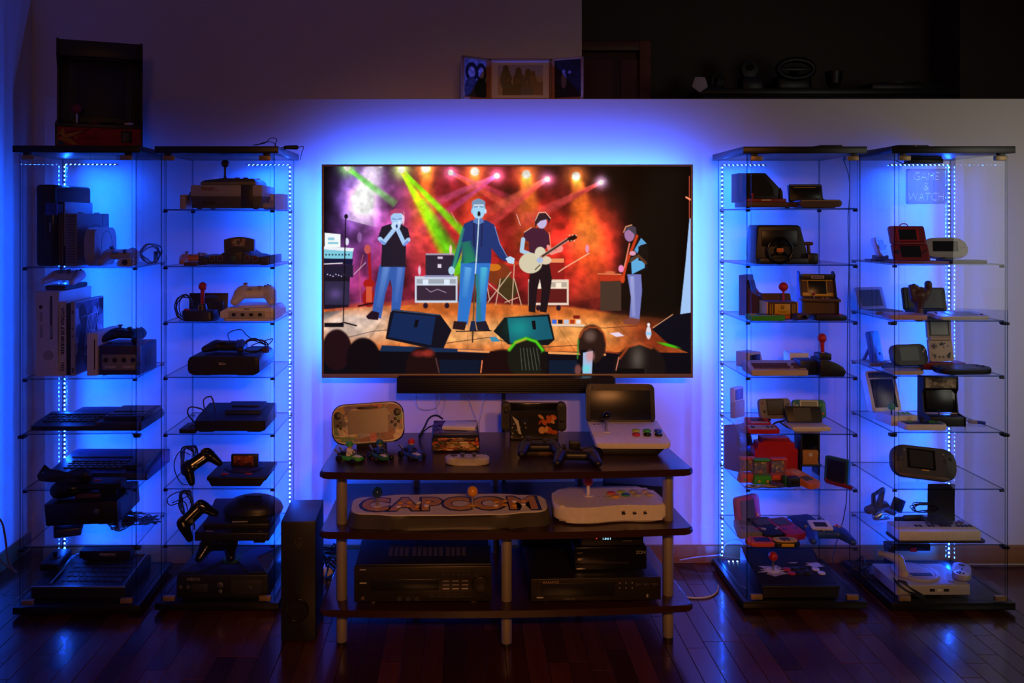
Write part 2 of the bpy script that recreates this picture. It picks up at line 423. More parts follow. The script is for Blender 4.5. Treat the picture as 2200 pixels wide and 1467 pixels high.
struct(bx('wall_back', None, PAINT, (WX(96, WALL_Y), 3.4), (WALL_Y, UP_Y - .002), (-.012, LEDGE), .002))
struct(bx('wall_upper', None, PAINT, (LEFT_X - .1, WX(1250, UP_Y)), (UP_Y, UP_Y + .12), (-.012, 3.4), .001))
struct(bx('wall_left', None, PAINT, (LEFT_X - .1, LEFT_X), (-2.5, UP_Y - .001), (-.012, 3.4), 0))
struct(bx('ceiling', None, PAINT, (LEFT_X - .1, 4.2), (-2.5, 5.2), (3.40, 3.46), 0))
struct(bx('wall_far', None, FAR_SHADE, (.3, 4.2), (5.0, 5.1), (.6, 3.4), 0))
struct(bx('wall_far_side', None, FAR_SHADE, (WX(2062, 4.7), 4.2), (4.7, 4.999), (.6, 3.4), 0))
struct(bx('baseboard_back', None, OAK, (WX(96, WALL_Y), 3.4), (WALL_Y - .014, WALL_Y), (0, .070), .003))
struct(bx('baseboard_left', None, OAK, (LEFT_X, LEFT_X + .014), (-2.5, UP_Y - .03), (0, .070), .003))
# door of the raised room behind the half-height wall
dr = struct(bx('door_1', None, DOORW, (.40, WX(1368, 4.97)), (4.95, 4.99), (.62, WZ(114, 4.97)), .002))
struct(bx('trim_1', None, DOORW, (WX(1372, 4.95), WX(1396, 4.95)), (4.92, 4.998), (.62, WZ(90, 4.95)), .003))
struct(bx('trim_2', None, DOORW, (.40, WX(1372, 4.95)), (4.92, 4.998), (WZ(110, 4.95), WZ(90, 4.95)), .003))
for k in range(3):
    xa = .52 + k * .22
    bx('panel', dr, DOORW, (xa, xa + .17), (4.943, 4.951), (1.0, WZ(128, 4.95)), .004)

# =================================================================== GLASS CABINETS
EDGE = glassmat('green_glass_edge', (.22, .32, .38))
FOOTM = mat('grey_glide_foot', (.30, .27, .22), .5)
def pane(name, p, xs, ys, zs, thin, m=GLASS):
    o = bx(name, p, None, xs, ys, zs, 0)
    me = o.data; me.materials.append(m); me.materials.append(EDGE)
    for f in me.polygons: f.material_index = 0 if abs(f.normal[thin]) > .9 else 1
    return o
BLUE_LED = (.003, .080, 1.0)
LEDM, N_, L_, b_ = _new('lit_blue_diode'); b_.inputs['Base Color'].default_value = (.1, .2, .5, 1)
b_.inputs['Emission Color'].default_value = (.30, .58, 1.0, 1); b_.inputs['Emission Strength'].default_value = 6.0
TAPE = mat('led_tape', (.55, .6, .65), .5)
CW, CD, CH = .43, .365, 1.622
SH = {}
def cabinet(key, label, cx, d, yaw, ys, led_side, led_gain, top_len, led_label, out=1.0, blocks=(), foot=0):
    r = thing('glass_display_cabinet', label, 'cabinet', cx, d, 0, yaw, 'tall glass display cabinets')
    h = CW / 2; gx = h - .018
    bx('top_board', r, BLKBRD, (-h, h), (0, CD), (CH - .024, CH), .0012)
    bx('base_board', r, BLKBRD, (-h, h), (0, CD), (.012, .036), .0012)
    for sx in (-1, 1):
        for yy in (.05, CD - .05): cyl('glide_foot', r, FOOTM, (sx * (h - .045), yy, 0), (sx * (h - .045), yy, .012), .013)
        pane('side_pane', r, (sx * gx - .002, sx * gx + .002), (.016, CD - .016), (.036, CH - .024), 0)
        for zz in (.0415, CH - .049):
            bx('hinge', r, BRASSY, (sx * (gx - .030) - .020, sx * (gx - .030) + .020), (.002, .016), (zz, zz + .0165), .001)
        bx('hinge_block', r, BLACK, (sx * (gx - .025) - .011, sx * (gx - .025) + .011), (.006, .022), (CH - .0325, CH - .024), .001)
    pane('door_pane', r, (-gx + .012, gx - .012), (.008, .012), (.042, CH - .032), 1)
    pane('back_pane', r, (-gx + .003, gx - .003), (CD - .016, CD - .012), (.036, CH - .024), 1)
    zs = []
    for y in ys:
        z = WZ(y, d + .03); zs.append(z)
        pane('shelf', r, (-gx + .004, gx - .004), (.028, CD - .018), (z - .005, z), 2, GEDGE)
        for sx in (-1, 1):
            for yy in (.032, CD - .034):
                cyl('shelf_clip', r, BLACK, (sx * (gx - .002), yy, z - .0085), (sx * (gx - .016), yy, z - .0085), .0042, seg=10)
    for k_ in blocks:
        for sx in (-1, 1): bx('shelf_block', r, BLACK, (sx * gx - .011, sx * gx + .011), (.020, .040), (zs[k_] - .016, zs[k_] - .0055), .001)
    zs.append(.036); SH[key] = zs
    # the blue LED tape stuck into one back corner and along the top
    q = thing('led_strip', led_label, 'light strip', cx, d, 0, yaw, 'blue led strips in the cabinets')
    s = led_side; lx = s * (gx - .012); ly = CD - .026; z0, z1 = .05, CH - .04
    x1 = lx - s * top_len
    bx('tape', q, TAPE, (min(lx, x1), max(lx, x1)), (ly - .004, ly + .004), (z1 - .001, z1), 0)
    bm = bmesh.new(); n = int((z1 - z0) / .0166)
    for i in range(n):
        zc = z0 + (i + .5) * .0166; _box(bm, (lx - .0022, lx + .0022), (ly - .0012, ly + .001), (zc - .0022, zc + .0022))
    for i in range(int(top_len / .0166)):
        xc = lx - s * (i + .5) * .0166; _box(bm, (xc - .0022, xc + .0022), (ly - .0022, ly + .0022), (z1 - .003, z1 - .001))
    for i in range(foot):
        xc = lx - s * (i + 1.5) * .0166; _box(bm, (xc - .0026, xc + .0026), (ly - .006, ly - .001), (.0365, .0385))
    done('diode', bm, LEDM, q, sharp=0)['kind'] = 'stuff'
    zc, ln = (z0 + z1) / 2, z1 - z0
    bm = bmesh.new()                                                     # opaque tape blocks, added to break the strip light into dots
    for i in range(n): zz = z0 + (i + 1) * .0166; _box(bm, (lx - .0038, lx + .0038), (ly - .0038, ly + .0038), (zz - .0048, zz + .0048))
    for i in range(int(top_len / .0166)):
        xc = lx - s * (i + 1) * .0166; _box(bm, (xc - .0048, xc + .0048), (ly - .004, ly + .004), (z1 - .0055, z1 - .001))
    done('tape', bm, TAPE, q, sharp=0)['kind'] = 'stuff'
    for az, e in ((s * 98, 1.15), (0, .08), (-s * 92, .7 * out)):       # inwards, forwards, outwards
        # area light looks along local -z; Rx(90) makes it face +y, then yaw
        light('strip_light', 'AREA', (lx - s * .001, ly, zc), 110 * led_gain * e, BLUE_LED, rot=(R(90), 0, R(180 - az)), parent=q, shape='RECTANGLE', size=.003, size_y=ln)
    light('strip_light', 'AREA', (lx - s * top_len / 2, ly, z1 - .004), 4.5 * led_gain, BLUE_LED, rot=(0, 0, 0), parent=q, shape='RECTANGLE', size=top_len, size_y=.003)
    return r
cabinet(1, 'tall glass cabinet at the far left with an arcade machine on its top', 164, 2.835, 2.5, (573, 812, 930, 1050, 1172), -1, 1.0, .20, 'blue led strip in the far left cabinet under the arcade machine', .45, (2, 4))
cabinet(2, 'tall glass cabinet next to the black subwoofer with wires on its top', 465, 2.86, 0, (449, 571, 691, 809, 931, 1048, 1170), 1, 1.0, .18, 'blue led strip in the cabinet beside the subwoofer', .8)
cabinet(3, 'tall glass cabinet just beyond the television with a black arcade stick at its foot', 1730, 2.87, -.6, (447, 568, 690, 809, 931, 1050, 1175), -1, .85, .17, 'blue led strip in the cabinet with the red balled joysticks', .75, (), 6)
cabinet(4, 'tall glass cabinet at the far right end with an etched lettered sign inside', 2049, 2.86, 0, (567, 688, 806, 927, 1049, 1168), 1, .9, .24, 'blue led strip in the far right cabinet beside the lettered sign', .5, (1, 3, 5))

# =================================================================== TELEVISION
TD = 3.15
tv = thing('television', 'large wall-hung flat television showing a band on stage', 'television', 1090, TD, WZ(812, TD))
sx = TD / FOC
TW, TH = 798 * sx, 459 * sx
BEZ = mat('bronze_bezel_metal', (.34, .24, .15), .42, .25, .08)
bx('back_cover', tv, BLACK, (-TW / 2 + .004, TW / 2 - .004), (.006, .030), (.004, TH - .004), .003)
bx('electronics_hump', tv, BLACK, (-TW * .36, TW * .36), (.030, .055), (.03, TH * .62), .006)
bx('wall_bracket', tv, CHAR, (-.2, .2), (.055, WALL_Y - TD - .001), (.16, .34), .002)
bx('bezel', tv, BEZ, (-TW / 2, TW / 2), (0, .02), (0, 9 * sx), .001)
bx('bezel', tv, BEZ, (-TW / 2, TW / 2), (0, .02), (TH - 4.5 * sx, TH), .001)
for s in (-1, 1): bx('bezel', tv, BEZ, (s * TW / 2 - s * 4.5 * sx, s * TW / 2), (0, .02), (9 * sx, TH - 4.5 * sx), .001)
bx('logo_plate', tv, mat('logo_blue', (.10, .13, .45), .3), (-7 * sx, 7 * sx), (-.001, .001), (.001, 3.2 * sx), 0)
SWD, SHT = TW - 9 * sx, TH - 13.5 * sx
# glow strips along the back edges, washing the wall
gl = thing('television_backlight', 'blue led backlight strip around the back of the television', 'light strip', 1090, TD, WZ(812, TD))
i_ = .035
bx('tape', gl, TAPE, (-TW / 2 + i_, TW / 2 - i_), (.031, .033), (TH - i_, TH - i_ + .008), 0)
bx('tape', gl, TAPE, (-TW / 2 + i_, TW / 2 - i_), (.031, .033), (i_ - .008, i_), 0)
for s in (-1, 1): bx('tape', gl, TAPE, (s * (TW / 2 - i_) - .004, s * (TW / 2 - i_) + .004), (.031, .033), (i_, TH - i_), 0)
TVL = (.016, .095, 1.0)
light('strip_light', 'AREA', (0, .036, TH - i_), 11.5, TVL, rot=(R(90 + 28), 0, 0), parent=gl, shape='RECTANGLE', size=TW - .1, size_y=.006)
light('strip_light', 'AREA', (0, .036, i_), 1.7, TVL, rot=(R(90 - 28), 0, 0), parent=gl, shape='RECTANGLE', size=TW - .1, size_y=.006)
for s in (-1, 1):
    light('strip_light', 'AREA', (s * (TW / 2 - i_), .036, TH / 2), 8.5, TVL, rot=(R(90), 0, -s * R(28)), parent=gl, shape='RECTANGLE', size=.006, size_y=TH - .1)

# soundbar under the television
sd = 3.09; k = sd / FOC
sb = thing('soundbar', 'long black ribbed soundbar fixed under the television', 'soundbar', 1087.5, sd, WZ(846, sd))
sw = 471 * k / 2; shh = 33 * k
bx('body', sb, BLACK, (-sw + .003, sw - .003), (.004, WALL_Y - sd - .06), (0, shh), .003)
for i in range(8):
    z = shh * (i + .5) / 8; bx('rib', sb, BLACK, (-sw, sw), (0, .05), (z - shh * .028, z + shh * .028), .0008)
bx('wall_bracket', sb, CHAR, (-.06, .06), (WALL_Y - sd - .06, WALL_Y - sd - .001), (.01, .04), 0)
t = tag(bx('cable_duct', None, BLACK, (WX(1078, 3.27), WX(1086, 3.27)), (3.262, WALL_Y - .001), (.30, WZ(838, 3.27)), .002), 'slim black cable duct running down the wall below the soundbar', 'cable duct')
# =================================================================== SMALL KIT used by many things (each call adds named parts under p)
def joy(p, ball, x, y, z, h, r, shaft=SILVER, rs=.0035, dust=None, lean=0.0):
    cyl('joystick_shaft', p, shaft, (x, y, z), (x + lean, y, z + h - r * .6), rs, seg=12)
    if dust: cyl('dust_washer', p, dust, (x, y, z), (x, y, z + .0025), r * .95, seg=24)
    return sph('joystick_ball', p, ball, (x + lean, y, z + h), r, 24)
def btn(p, m, x, y, z, r, h=.004, name='button', rim=None):
    if rim: cyl('button_rim', p, rim, (x, y, z), (x, y, z + h * .6), r * 1.25, seg=20)
    return cyl(name, p, m, (x, y, z), (x, y, z + h), r, seg=18, bev=h * .35)
def fbtn(p, m, x, y, z, r, h=.004, name='button'):                       # on a face that looks at the viewer
    return cyl(name, p, m, (x, y + .0002, z), (x, y - h, z), r, seg=18, bev=h * .3)
def dpad(p, m, x, y, z, s, h=.003):
    a = s / 2; b = s / 6
    return pr('directional_pad', p, m, [(-a, -b), (-b, -b), (-b, -a), (b, -a), (b, -b), (a, -b), (a, b), (b, b), (b, a), (-b, a), (-b, b), (-a, b)], 'z', 0, h, .0006, loc=(x, y, z))
def keys(p, m, x0, x1, y0, y1, z, nx, ny, h=.004, gap=.25, slope=0.0, name='keys'):
    bm = bmesh.new(); dx, dy = (x1 - x0) / nx, (y1 - y0) / ny
    for j in range(ny):
        for i in range(nx):
            ox = (j % 2) * dx * .25; xa = x0 + i * dx + ox; ya = y0 + j * dy; zz = z + slope * (ya - y0)
            _box(bm, (xa + dx * gap / 2, xa + dx * (1 - gap / 2)), (ya + dy * gap / 2, ya + dy * (1 - gap / 2)), (zz, zz + h), .0006, 1)
    o = done(name, bm, m, p); o['kind'] = 'stuff'
    return o
def coil(name, p, m, c, rx, ry, rz, loops, r=.0022, wob=.35, seed=1, tail=None):
    rg = random.Random(seed); pts = []
    n = loops * 8
    for i in range(n):
        a = 2 * math.pi * i / 8; k = 1 + wob * (rg.random() - .5)
        pts.append((c[0] + rx * k * math.cos(a), c[1] + ry * (rg.random() - .5), c[2] + rz * k * math.sin(a) + .15 * rz * (rg.random() - .5)))
    if tail: pts += list(tail)
    return tube(name, p, m, pts, r, 3, 6)
def heap(name, p, m, w, d, h, n, r=.0022, seed=2):
    """a tangle of cable lying on what carries it"""
    rg = random.Random(seed); pts = []
    for i in range(n):
        a = 2.4 * i + rg.random(); k = .35 + .65 * rg.random()
        pts.append((w / 2 * k * math.cos(a), d / 2 + d / 2 * k * math.sin(a) * .9, r + (h - r) * rg.random() ** 1.3))
    return tube(name, p, m, pts, r, 4, 6)
def gamepad(label, px, d, z, m, w=.15, yaw=0, tilt=0, roll=0, name='gamepad', stick=None, dots=None, drop=.55, group='game controllers', fat=1.0, sticks=True, tails=None):
    k = w / .15; stick = stick or CHAR; dots = dots or (CHAR, CHAR, CHAR, CHAR)
    t = thing(name, label, 'controller', px, d, z, yaw, group, tilt, roll)
    g = .020 * k * fat; e = drop
    c = [((-.040 * k, 0, g), (.040 * k, 0, g), g * 1.05, g * 1.05), ((-.040 * k, -.012 * k, g), (.040 * k, -.012 * k, g), g * .95, g * .95)]
    for s in (-1, 1):
        c += [((s * .045 * k, 0, g), (s * .050 * k, -.015 * k, g), g * 1.2, g * 1.15), ((s * .050 * k, -.015 * k, g), (s * .064 * k, -.062 * k, g * (1 - e) + .004), g * 1.12, g * .72)]
    capsules('body', t, m, c, voxel=.0032 * k, flat=.86)
    Mr = t.rotation_euler.to_matrix(); lo = 9; fy = 9                     # rest the lowest point on what carries it, front-most point at d
    for a, b, ra, rb in c:
        for q, rr in ((a, ra), (b, rb)):
            v = Mr @ Vector((q[0], q[1], q[2] * .86)); lo = min(lo, v.z - rr * .88); fy = min(fy, v.y - rr * .95)
    t.location.z -= lo - .001; t.location.y -= fy
    t.location.x *= t.location.y / d
    zt = g * 1.72
    if sticks:
        for s, yy in ((-1, .008 * k), (1, -.020 * k)):
            q = cyl('thumb_stick', t, stick, (s * .036 * k if yy > 0 else s * .018 * k, yy, zt - .003), (s * .036 * k if yy > 0 else s * .018 * k, yy, zt + .007 * k), .0045 * k, seg=14)
            cyl('stick_cap', q, stick, (s * .036 * k if yy > 0 else s * .018 * k, yy, zt + .007 * k), (s * .036 * k if yy > 0 else s * .018 * k, yy, zt + .011 * k), .0085 * k, seg=18, bev=.001)
    dpad(t, stick, -.018 * k, -.020 * k, zt - .0015, .020 * k)
    for i, (ax, ay) in enumerate(((0, -.009), (.009, 0), (-.009, 0), (0, .009))):
        btn(t, dots[i], .042 * k + ax * k, .006 * k + ay * k, zt - .001, .0042 * k, .004 * k)
    for s in (-1, 1): bx('shoulder_button', t, stick, (s * .028 * k, s * .052 * k), (.016 * k, .023 * k), (g * .9, g * 1.55), .002)
    if tails: tube('cord', t, CABLE, tails, .0018, 5, 6)
    return t
def slab(name, p, m, w, h, t, r=.006, bev=.0015, z0=0.0, cx=0.0, y0=0.0):
    return pr(name, p, m, rrect(w, h, r, 5, cx, y0 + h / 2), 'z', z0, z0 + t, bev)
def handheld(label, px, d, z, w, h, t, m, tilt=0, yaw=0, scr=(0, .62, .55, .4), sm=SCREEN, r=.008, pads=(), btns=(), bm_=None, name='handheld_game', cat='game console', group=None, roll=0, stand=None, bezel=None, bar=None, lift=0.0):
    """w x h face with thickness t; scr = (centre x, centre y, width, height) as shares; pads/btns = (x, y, size[, material]) as shares of w,h"""
    o = thing(name, label, cat, px, d, z, yaw, group, tilt, roll)
    if lift: o.location.z += lift
    slab('body', o, m, w, h, t, r, min(.003, t * .3))
    if bezel: slab('screen_bezel', o, bezel, w * (scr[2] + .08), h * (scr[3] + .10), .0012, .003, .0003, t - .0004, scr[0] * w, scr[1] * h - h * (scr[3] + .10) / 2)
    if scr: slab('screen', o, sm, w * scr[2], h * scr[3], .0012, .0015, .0002, t + (.0002 if bezel else -.0004), scr[0] * w, scr[1] * h - h * scr[3] / 2)
    for q in pads: dpad(o, q[3] if len(q) > 3 else CHAR, q[0] * w, q[1] * h, t - .0003, q[2] * w, .0028)
    for q in btns: btn(o, q[3] if len(q) > 3 else (bm_ or CHAR), q[0] * w, q[1] * h, t - .0003, q[2] * w, .0028)
    if bar: bx('speaker_bar', o, bar[4], (bar[0] * w, bar[1] * w), (bar[2] * h, bar[3] * h), (t - .0004, t + .0006), .0002)
    if stand:                                                            # a prop behind, from the back of the body down to what carries it
        i = o.rotation_euler.to_matrix().inverted(); a = Vector((0, h * .62, 0))
        wb = o.rotation_euler.to_matrix() @ a; f = Euler((0, 0, o.rotation_euler.z)).to_matrix() @ Vector((0, .035, 0))
        b = i @ Vector((wb.x + f.x, wb.y + f.y, .002 - lift))
        cyl('stand', o, stand, a, b, .006, seg=10)
    return o
def clamshell(label, px, d, z, w, h, t, m, open_deg=105, tilt=0, yaw=0, sm=SCREEN, sm2=None, name='folding_game', group=None, low=None, frame=None, pads=True, r=.006, top=None, scr=(.72, .72)):
    """lower half lies flat (tilt lifts the whole), the upper half stands open at the back edge"""
    o = thing(name, label, 'game console', px, d, z, yaw, group, tilt)
    slab('lower_half', o, low or m, w, h, t, r, .0012)
    if sm2: slab('lower_screen', o, sm2, w * .56, h * .66, .001, .001, .0002, t - .0003, 0, h * .2)
    if pads:
        dpad(o, CHAR, -w * .38, h * .5, t - .0002, w * .14)
        for ax, ay in ((.34, .45), (.42, .56)): btn(o, CHAR, ax * w, ay * h, t - .0002, w * .034, .002)
    u = pr('upper_half', o, top or m, rrect(w, h, r, 5, 0, h / 2), 'z', -t, 0, .0012, loc=(0, h, t), rot=(R(180 - open_deg) - math.pi + math.pi, 0, 0))
    # the inner face is local +z after opening
    u.rotation_euler = (R(180 - open_deg), 0, 0)
    if frame: slab('screen_frame', u, frame, w * (scr[0] + .12), h * (scr[1] + .1), .001, .002, .0002, -.0002, 0, h * .5 - h * (scr[1] + .1) / 2)
    slab('upper_screen', u, sm, w * scr[0], h * scr[1], .001, .001, .0002, .0004, 0, h * .5 - h * scr[1] / 2)
    cyl('hinge', o, low or m, (-w * .42, h, t), (w * .42, h, t), t * .62, seg=12)
    return o
def box_thing(name, label, cat, px, d, z, w, dep, h, m, yaw=0, bev=.003, group=None):
    o = thing(name, label, cat, px, d, z, yaw, group)
    bx('body', o, m, (-w / 2, w / 2), (0, dep), (0, h), bev)
    return o
def holes(p, m, xs, z, r, y=-.0003, dep=.001, name='port'):
    for x in xs: cyl(name, p, m, (x, .001, z), (x, y - dep, z), r, seg=18)
# =================================================================== FAR LEFT CABINET
z1, z2, z3, z4, z5, z6 = SH[1]
G1 = None
# ---- upper shelf: four consoles standing on edge, a pad and a cable
t = thing('upright_console', 'tall glossy black console standing on edge on the top shelf, biggest of four', 'game console', 97, 2.90, z1)
bx('body', t, BLACKG, (-.035, .035), (0, .285), (0, .288), .012, seg=4)
bx('disc_slot', t, CHAR, (-.003, .003), (-.0008, .002), (.06, .19), .0005)
bx('status_light', t, SILVER, (.016, .019), (-.0008, .002), (.12, .152), .0004)
t = thing('upright_console', 'slim pale console standing on edge between the black and the grey consoles', 'game console', 131, 2.93, z1)
bx('body', t, BLACK, (-.004, .010), (0, .225), (0, .228), .002)
bx('side_cover', t, LGREY, (.010, .013), (.002, .223), (.07, .226), .001)
bx('side_cover', t, CHAR, (-.009, -.004), (.002, .223), (.002, .222), .001)
for q in (-.006, .0, .006): bx('edge_strip', t, BEIGE, (q - .0007, q + .0007), (-.001, .002), (.004, .20), .0003)
bx('memory_card', t, BLUE, (-.032, .008), (-.046, -.038), (.180, .222), .001); bx('card_slot', t, CHAR, (.0, .008), (-.038, .001), (.184, .218), .001)
t = thing('upright_console', 'flat grey console standing on edge with vent lines down its front', 'game console', 153, 2.905, z1)
bx('body', t, GREY, (-.021, .021), (0, .265), (0, .186), .003)
for i in range(18): bx('vent_line', t, DGREY, (-.015, .013), (-.0006, .001), (.012 + i * .0095, .016 + i * .0095), .0003)
torus('lid_ring', t, DGREY, (.0215, .15, .075), .07, .0016, 'x')
bx('lid_seam', t, DGREY, (.0205, .0218), (.205, .208), (.10, .184), .0003)
for q in (.06, .19): cyl('lid_button', t, GREY, (.006, q, .185), (.006, q, .190), .010)
t = thing('upright_console', 'small rounded white console standing on edge beside the gamepad', 'game console', 192, 2.90, z1)
pr('body', t, LGREY, rrect(.185, .135, .032, 7, .0925, .0675), 'x', -.018, .018, .006, seg=3)
torus('lid_ring', t, GREY, (.0185, .10, .078), .045, .0012, 'x')
cyl('power_button', t, GREY, (.017, .042, .022), (.0205, .042, .022), .011)
gamepad('pale grey two-handled gamepad beside the small rounded console', 262, 2.885, z1, LGREY, .135, 8, 26, dots=(CORAL, BLUE, MAGENTA, GREEN))
t = thing('controller_plug', 'cream connector plug lying in front of the pale grey gamepad', 'plug', 268, 2.871, z1)
for i in range(4): bx('fin', t, BEIGE, (-.028, .028), (.001, .012), (.002 + i * .0072, .0062 + i * .0072), .0008)
bx('core', t, BEIGE, (-.020, .020), (.0008, .011), (0, .030), .001)
cyl('dark_port', t, BLACK, (0, .002, .015), (0, -.0006, .015), .010)
t = thing('looped_cable', 'dark looped cable behind the pale grey gamepad', 'cable', 318, 3.06, z1)
coil('cable', t, CABLE, (0, .03, .036), .032, .05, .033, 4, .0026, seed=3); bx('plug', t, BLACK, (.012, .026), (.02, .034), (.0, .045), .003)

# ---- second shelf
t = thing('upright_console', 'tall white console with waisted sides and a round power button', 'game console', 101, 2.90, z2)
pts = [(-.043 + .006 * math.sin(math.pi * i / 12), .297 * i / 12) for i in range(13)] + [(.043 - .006 * math.sin(math.pi * i / 12), .297 * i / 12) for i in range(12, -1, -1)]
pr('body', t, WHITE, pts, 'y', 0, .255, .002)
bx('disc_tray', t, DGREY, (.010, .019), (-.001, .002), (.13, .282), .004)
bx('disc_tray_trim', t, SILVER, (.012, .017), (-.0016, .002), (.135, .18), .002)
torus('power_ring', t, GREY, (.004, -.0005, .073), .016, .0010, 'y'); fbtn(t, LGREY, .004, 0, .073, .013, .0012, 'power_button'); cyl('eject_port', t, BLACK, (-.022, .002, .243), (-.022, -.001, .243), .006)
for za, zb in ((.19, .225), (.135, .18)): pr('memory_slot', t, LGREY, rrect(.009, zb - za, .004, 4, -.021, (za + zb) / 2), 'y', -.0006, .001)
bx('hard_drive', t, DGREY, (-.040, .036), (.06, .24), (.297, .314), .006)
gamepad('white gamepad lying on the tall white console', 150, 2.92, z2 + .315, WHITE, .145, -14, 14, stick=GREY)
t = thing('hardcover_book', 'white hardcover book with black handwritten lettering down its spine', 'book', 134, 2.905, z2)
bx('pages', t, LABEL, (-.010, .010), (.004, .190), (.003, .257), .0005)
pr('cover', t, WHITE, [(-.0125, 0), (.0125, 0), (.0125, .195), (.0105, .195), (.0105, .003), (-.0105, .003), (-.0105, .195), (-.0125, .195)], 'z', 0, .262, .0004)
text('spine_lettering', t, BLACK, 'VITÓRIA ATÉ MORRER.', .0165, (0, -.0006, .156), (R(90), R(90), 0), bold=.0004)
text('spine_year', t, BLACK, '1922', .0165, (0, -.0006, .033), (R(90), R(90), 0), bold=.0004)
def art(seed, cols, bg, n=26, nx=90, asp=.8, lines=True):
    rg = random.Random(seed); c = Canvas(0, 0, 1, asp, nx, bg)
    for i in range(n):
        x, y = rg.random(), rg.random() * asp; r = .04 + .12 * rg.random(); col = rg.choice(cols)
        if rg.random() < .5: c.ell(x, y, r, r * (.5 + rg.random()), col, rot=rg.random() * 3, alpha=.9)
        else: c.poly([(x + r * math.cos(a + k), y + r * math.sin(a + k)) for k in (rg.random(),) for a in (0, 1.7, 3.0, 4.6)], col, .9)
    if lines:
        for i in range(n // 3): c.line([(rg.random(), rg.random() * asp), (rg.random(), rg.random() * asp)], .006 + .01 * rg.random(), rg.choice(cols))
    c.noise(8, .3, seed)
    return c
t = thing('slim_console', 'black slim console squeezed between the white book and the picture-covered case', 'game console', 146, 2.905, z2)
bx('body', t, BLACK, (-.006, .006), (0, .235), (0, .256), .004)
t = thing('illustrated_case', 'book-like case with a pale spine and a blue monochrome picture on its side', 'case', 156, 2.90, z2)
bx('body', t, LGREY, (-.008, .008), (0, .235), (0, .262), .003)
c = art(11, ((30, 34, 50), (150, 160, 180), (60, 70, 95), (190, 200, 215), (20, 22, 34)), (95, 105, 130), 34, 90, 1.1); 
for k in range(6): c.line([(.45 + k * .05, .25), (.3 + k * .06, .7)], .018, (205, 212, 225))
c.line([(.42, .25), (.78, .22), (.82, .75), (.30, .85), (.42, .25)], .012, (215, 220, 232)); c.line([(.55, .78), (.60, .95), (.72, .7), (.78, .9)], .015, (210, 215, 230))
sheet('cover_picture', t, c, .225, .250, (.0086, .1175, .131), (R(90), 0, R(90)), PRINTG)
for zz, s in ((.224, 'IN'), (.166, '+'), (.14, 'V'), (.02, 'PS4')): text('spine_lettering', t, BLACK, s, .011, (0, -.0006, zz), (R(90), R(90), 0), bold=.0004)
t = thing('upright_console', 'small white console standing on edge with a black disc slot', 'game console', 198, 2.905, z2)
bx('body', t, WHITE, (-.0195, .0195), (0, .21), (0, .150), .003); bx('disc_slot', t, BLACK, (.006, .0105), (-.001, .003), (.022, .128), .0015)
for za in (.10, .055): bx('front_line', t, LGREY, (-.016, -.002), (-.0005, .001), (za, za + .0012), 0)
t = thing('cube_console', 'dark cube-shaped console with four round ports under the black gamepad', 'game console', 257, 2.90, z2 + .004)
bx('body', t, mat('dark_indigo_plastic', (.030, .024, .060), .4), (-.074, .074), (0, .155), (0, .104), .004)
bx('front_panel', t, GREY, (-.062, .062), (-.003, .002), (.018, .072), .002); holes(t, BLACK, (-.048, -.016, .016, .048), .053, .0088, -.003)
for s in (-1, 1): bx('card_door', t, LGREY, (s * .032 - .019, s * .032 + .019), (-.0042, 0), (.024, .033), .001)
for s in (-1, 1):
    for q in (.02, .13): cyl('foot', t, BLACK, (s * .06, q, -.004), (s * .06, q, .001), .008)
bx('side_vent', t, CHAR, (.0735, .0752), (.05, .11), (.02, .08), .001)
gamepad('black gamepad resting on the dark cube-shaped console', 277, 2.915, z2 + .109, BLACK, .15, -10, 8, stick=CHAR)

# ---- third shelf
t = thing('rubber_key_computer', 'small black home computer with rubber keys on the third shelf down', 'computer', 141, 2.895, z3)
pr('body', t, BLACK, [(0, 0), (.0, .016), (.03, .022), (.145, .034), (.15, .03), (.15, 0)], 'x', -.122, .122, .002)
keys(t, CHAR, -.102, .090, .034, .100, .0225, 10, 4, .0045, .28, .105)
bx('name_strip', t, NAVY, (-.11, .11), (.106, .140), (.032, .0345), .0005, rot=(0, 0, 0))
t = thing('thin_drive', 'flat dark lid-like drive lying behind the rubber-keyed computer', 'drive', 206, 3.07, z3); slab('body', t, NAVY, .185, .10, .018, .006, .002, z0=.004)
for s in (-1, 1): bx('foot', t, BLACK, (s * .075 - .008, s * .075 + .008), (.01, .09), (0, .0042), .0005)
t = thing('flat_console', 'flat black console at the end of the third shelf with a ridged lid', 'game console', 256, 2.892, z3)
bx('body', t, BLACK, (-.086, .078), (0, .215), (0, .030), .003); pr('lid', t, BLACKG, [(.02, .030), (.03, .045), (.20, .045), (.205, .030)], 'x', -.066, .076, .001)
bx('front_band', t, BROWN, (-.083, -.066), (-.001, .002), (.022, .030), .0005); bx('lid_ridge', t, CHAR, (-.06, .072), (.10, .103), (.0445, .047), .0004); bx('lid_ridge', t, CHAR, (-.06, .072), (.05, .053), (.0445, .047), .0004); cyl('switch', t, CHAR, (0, .102, .045), (0, .102, .053), .003)

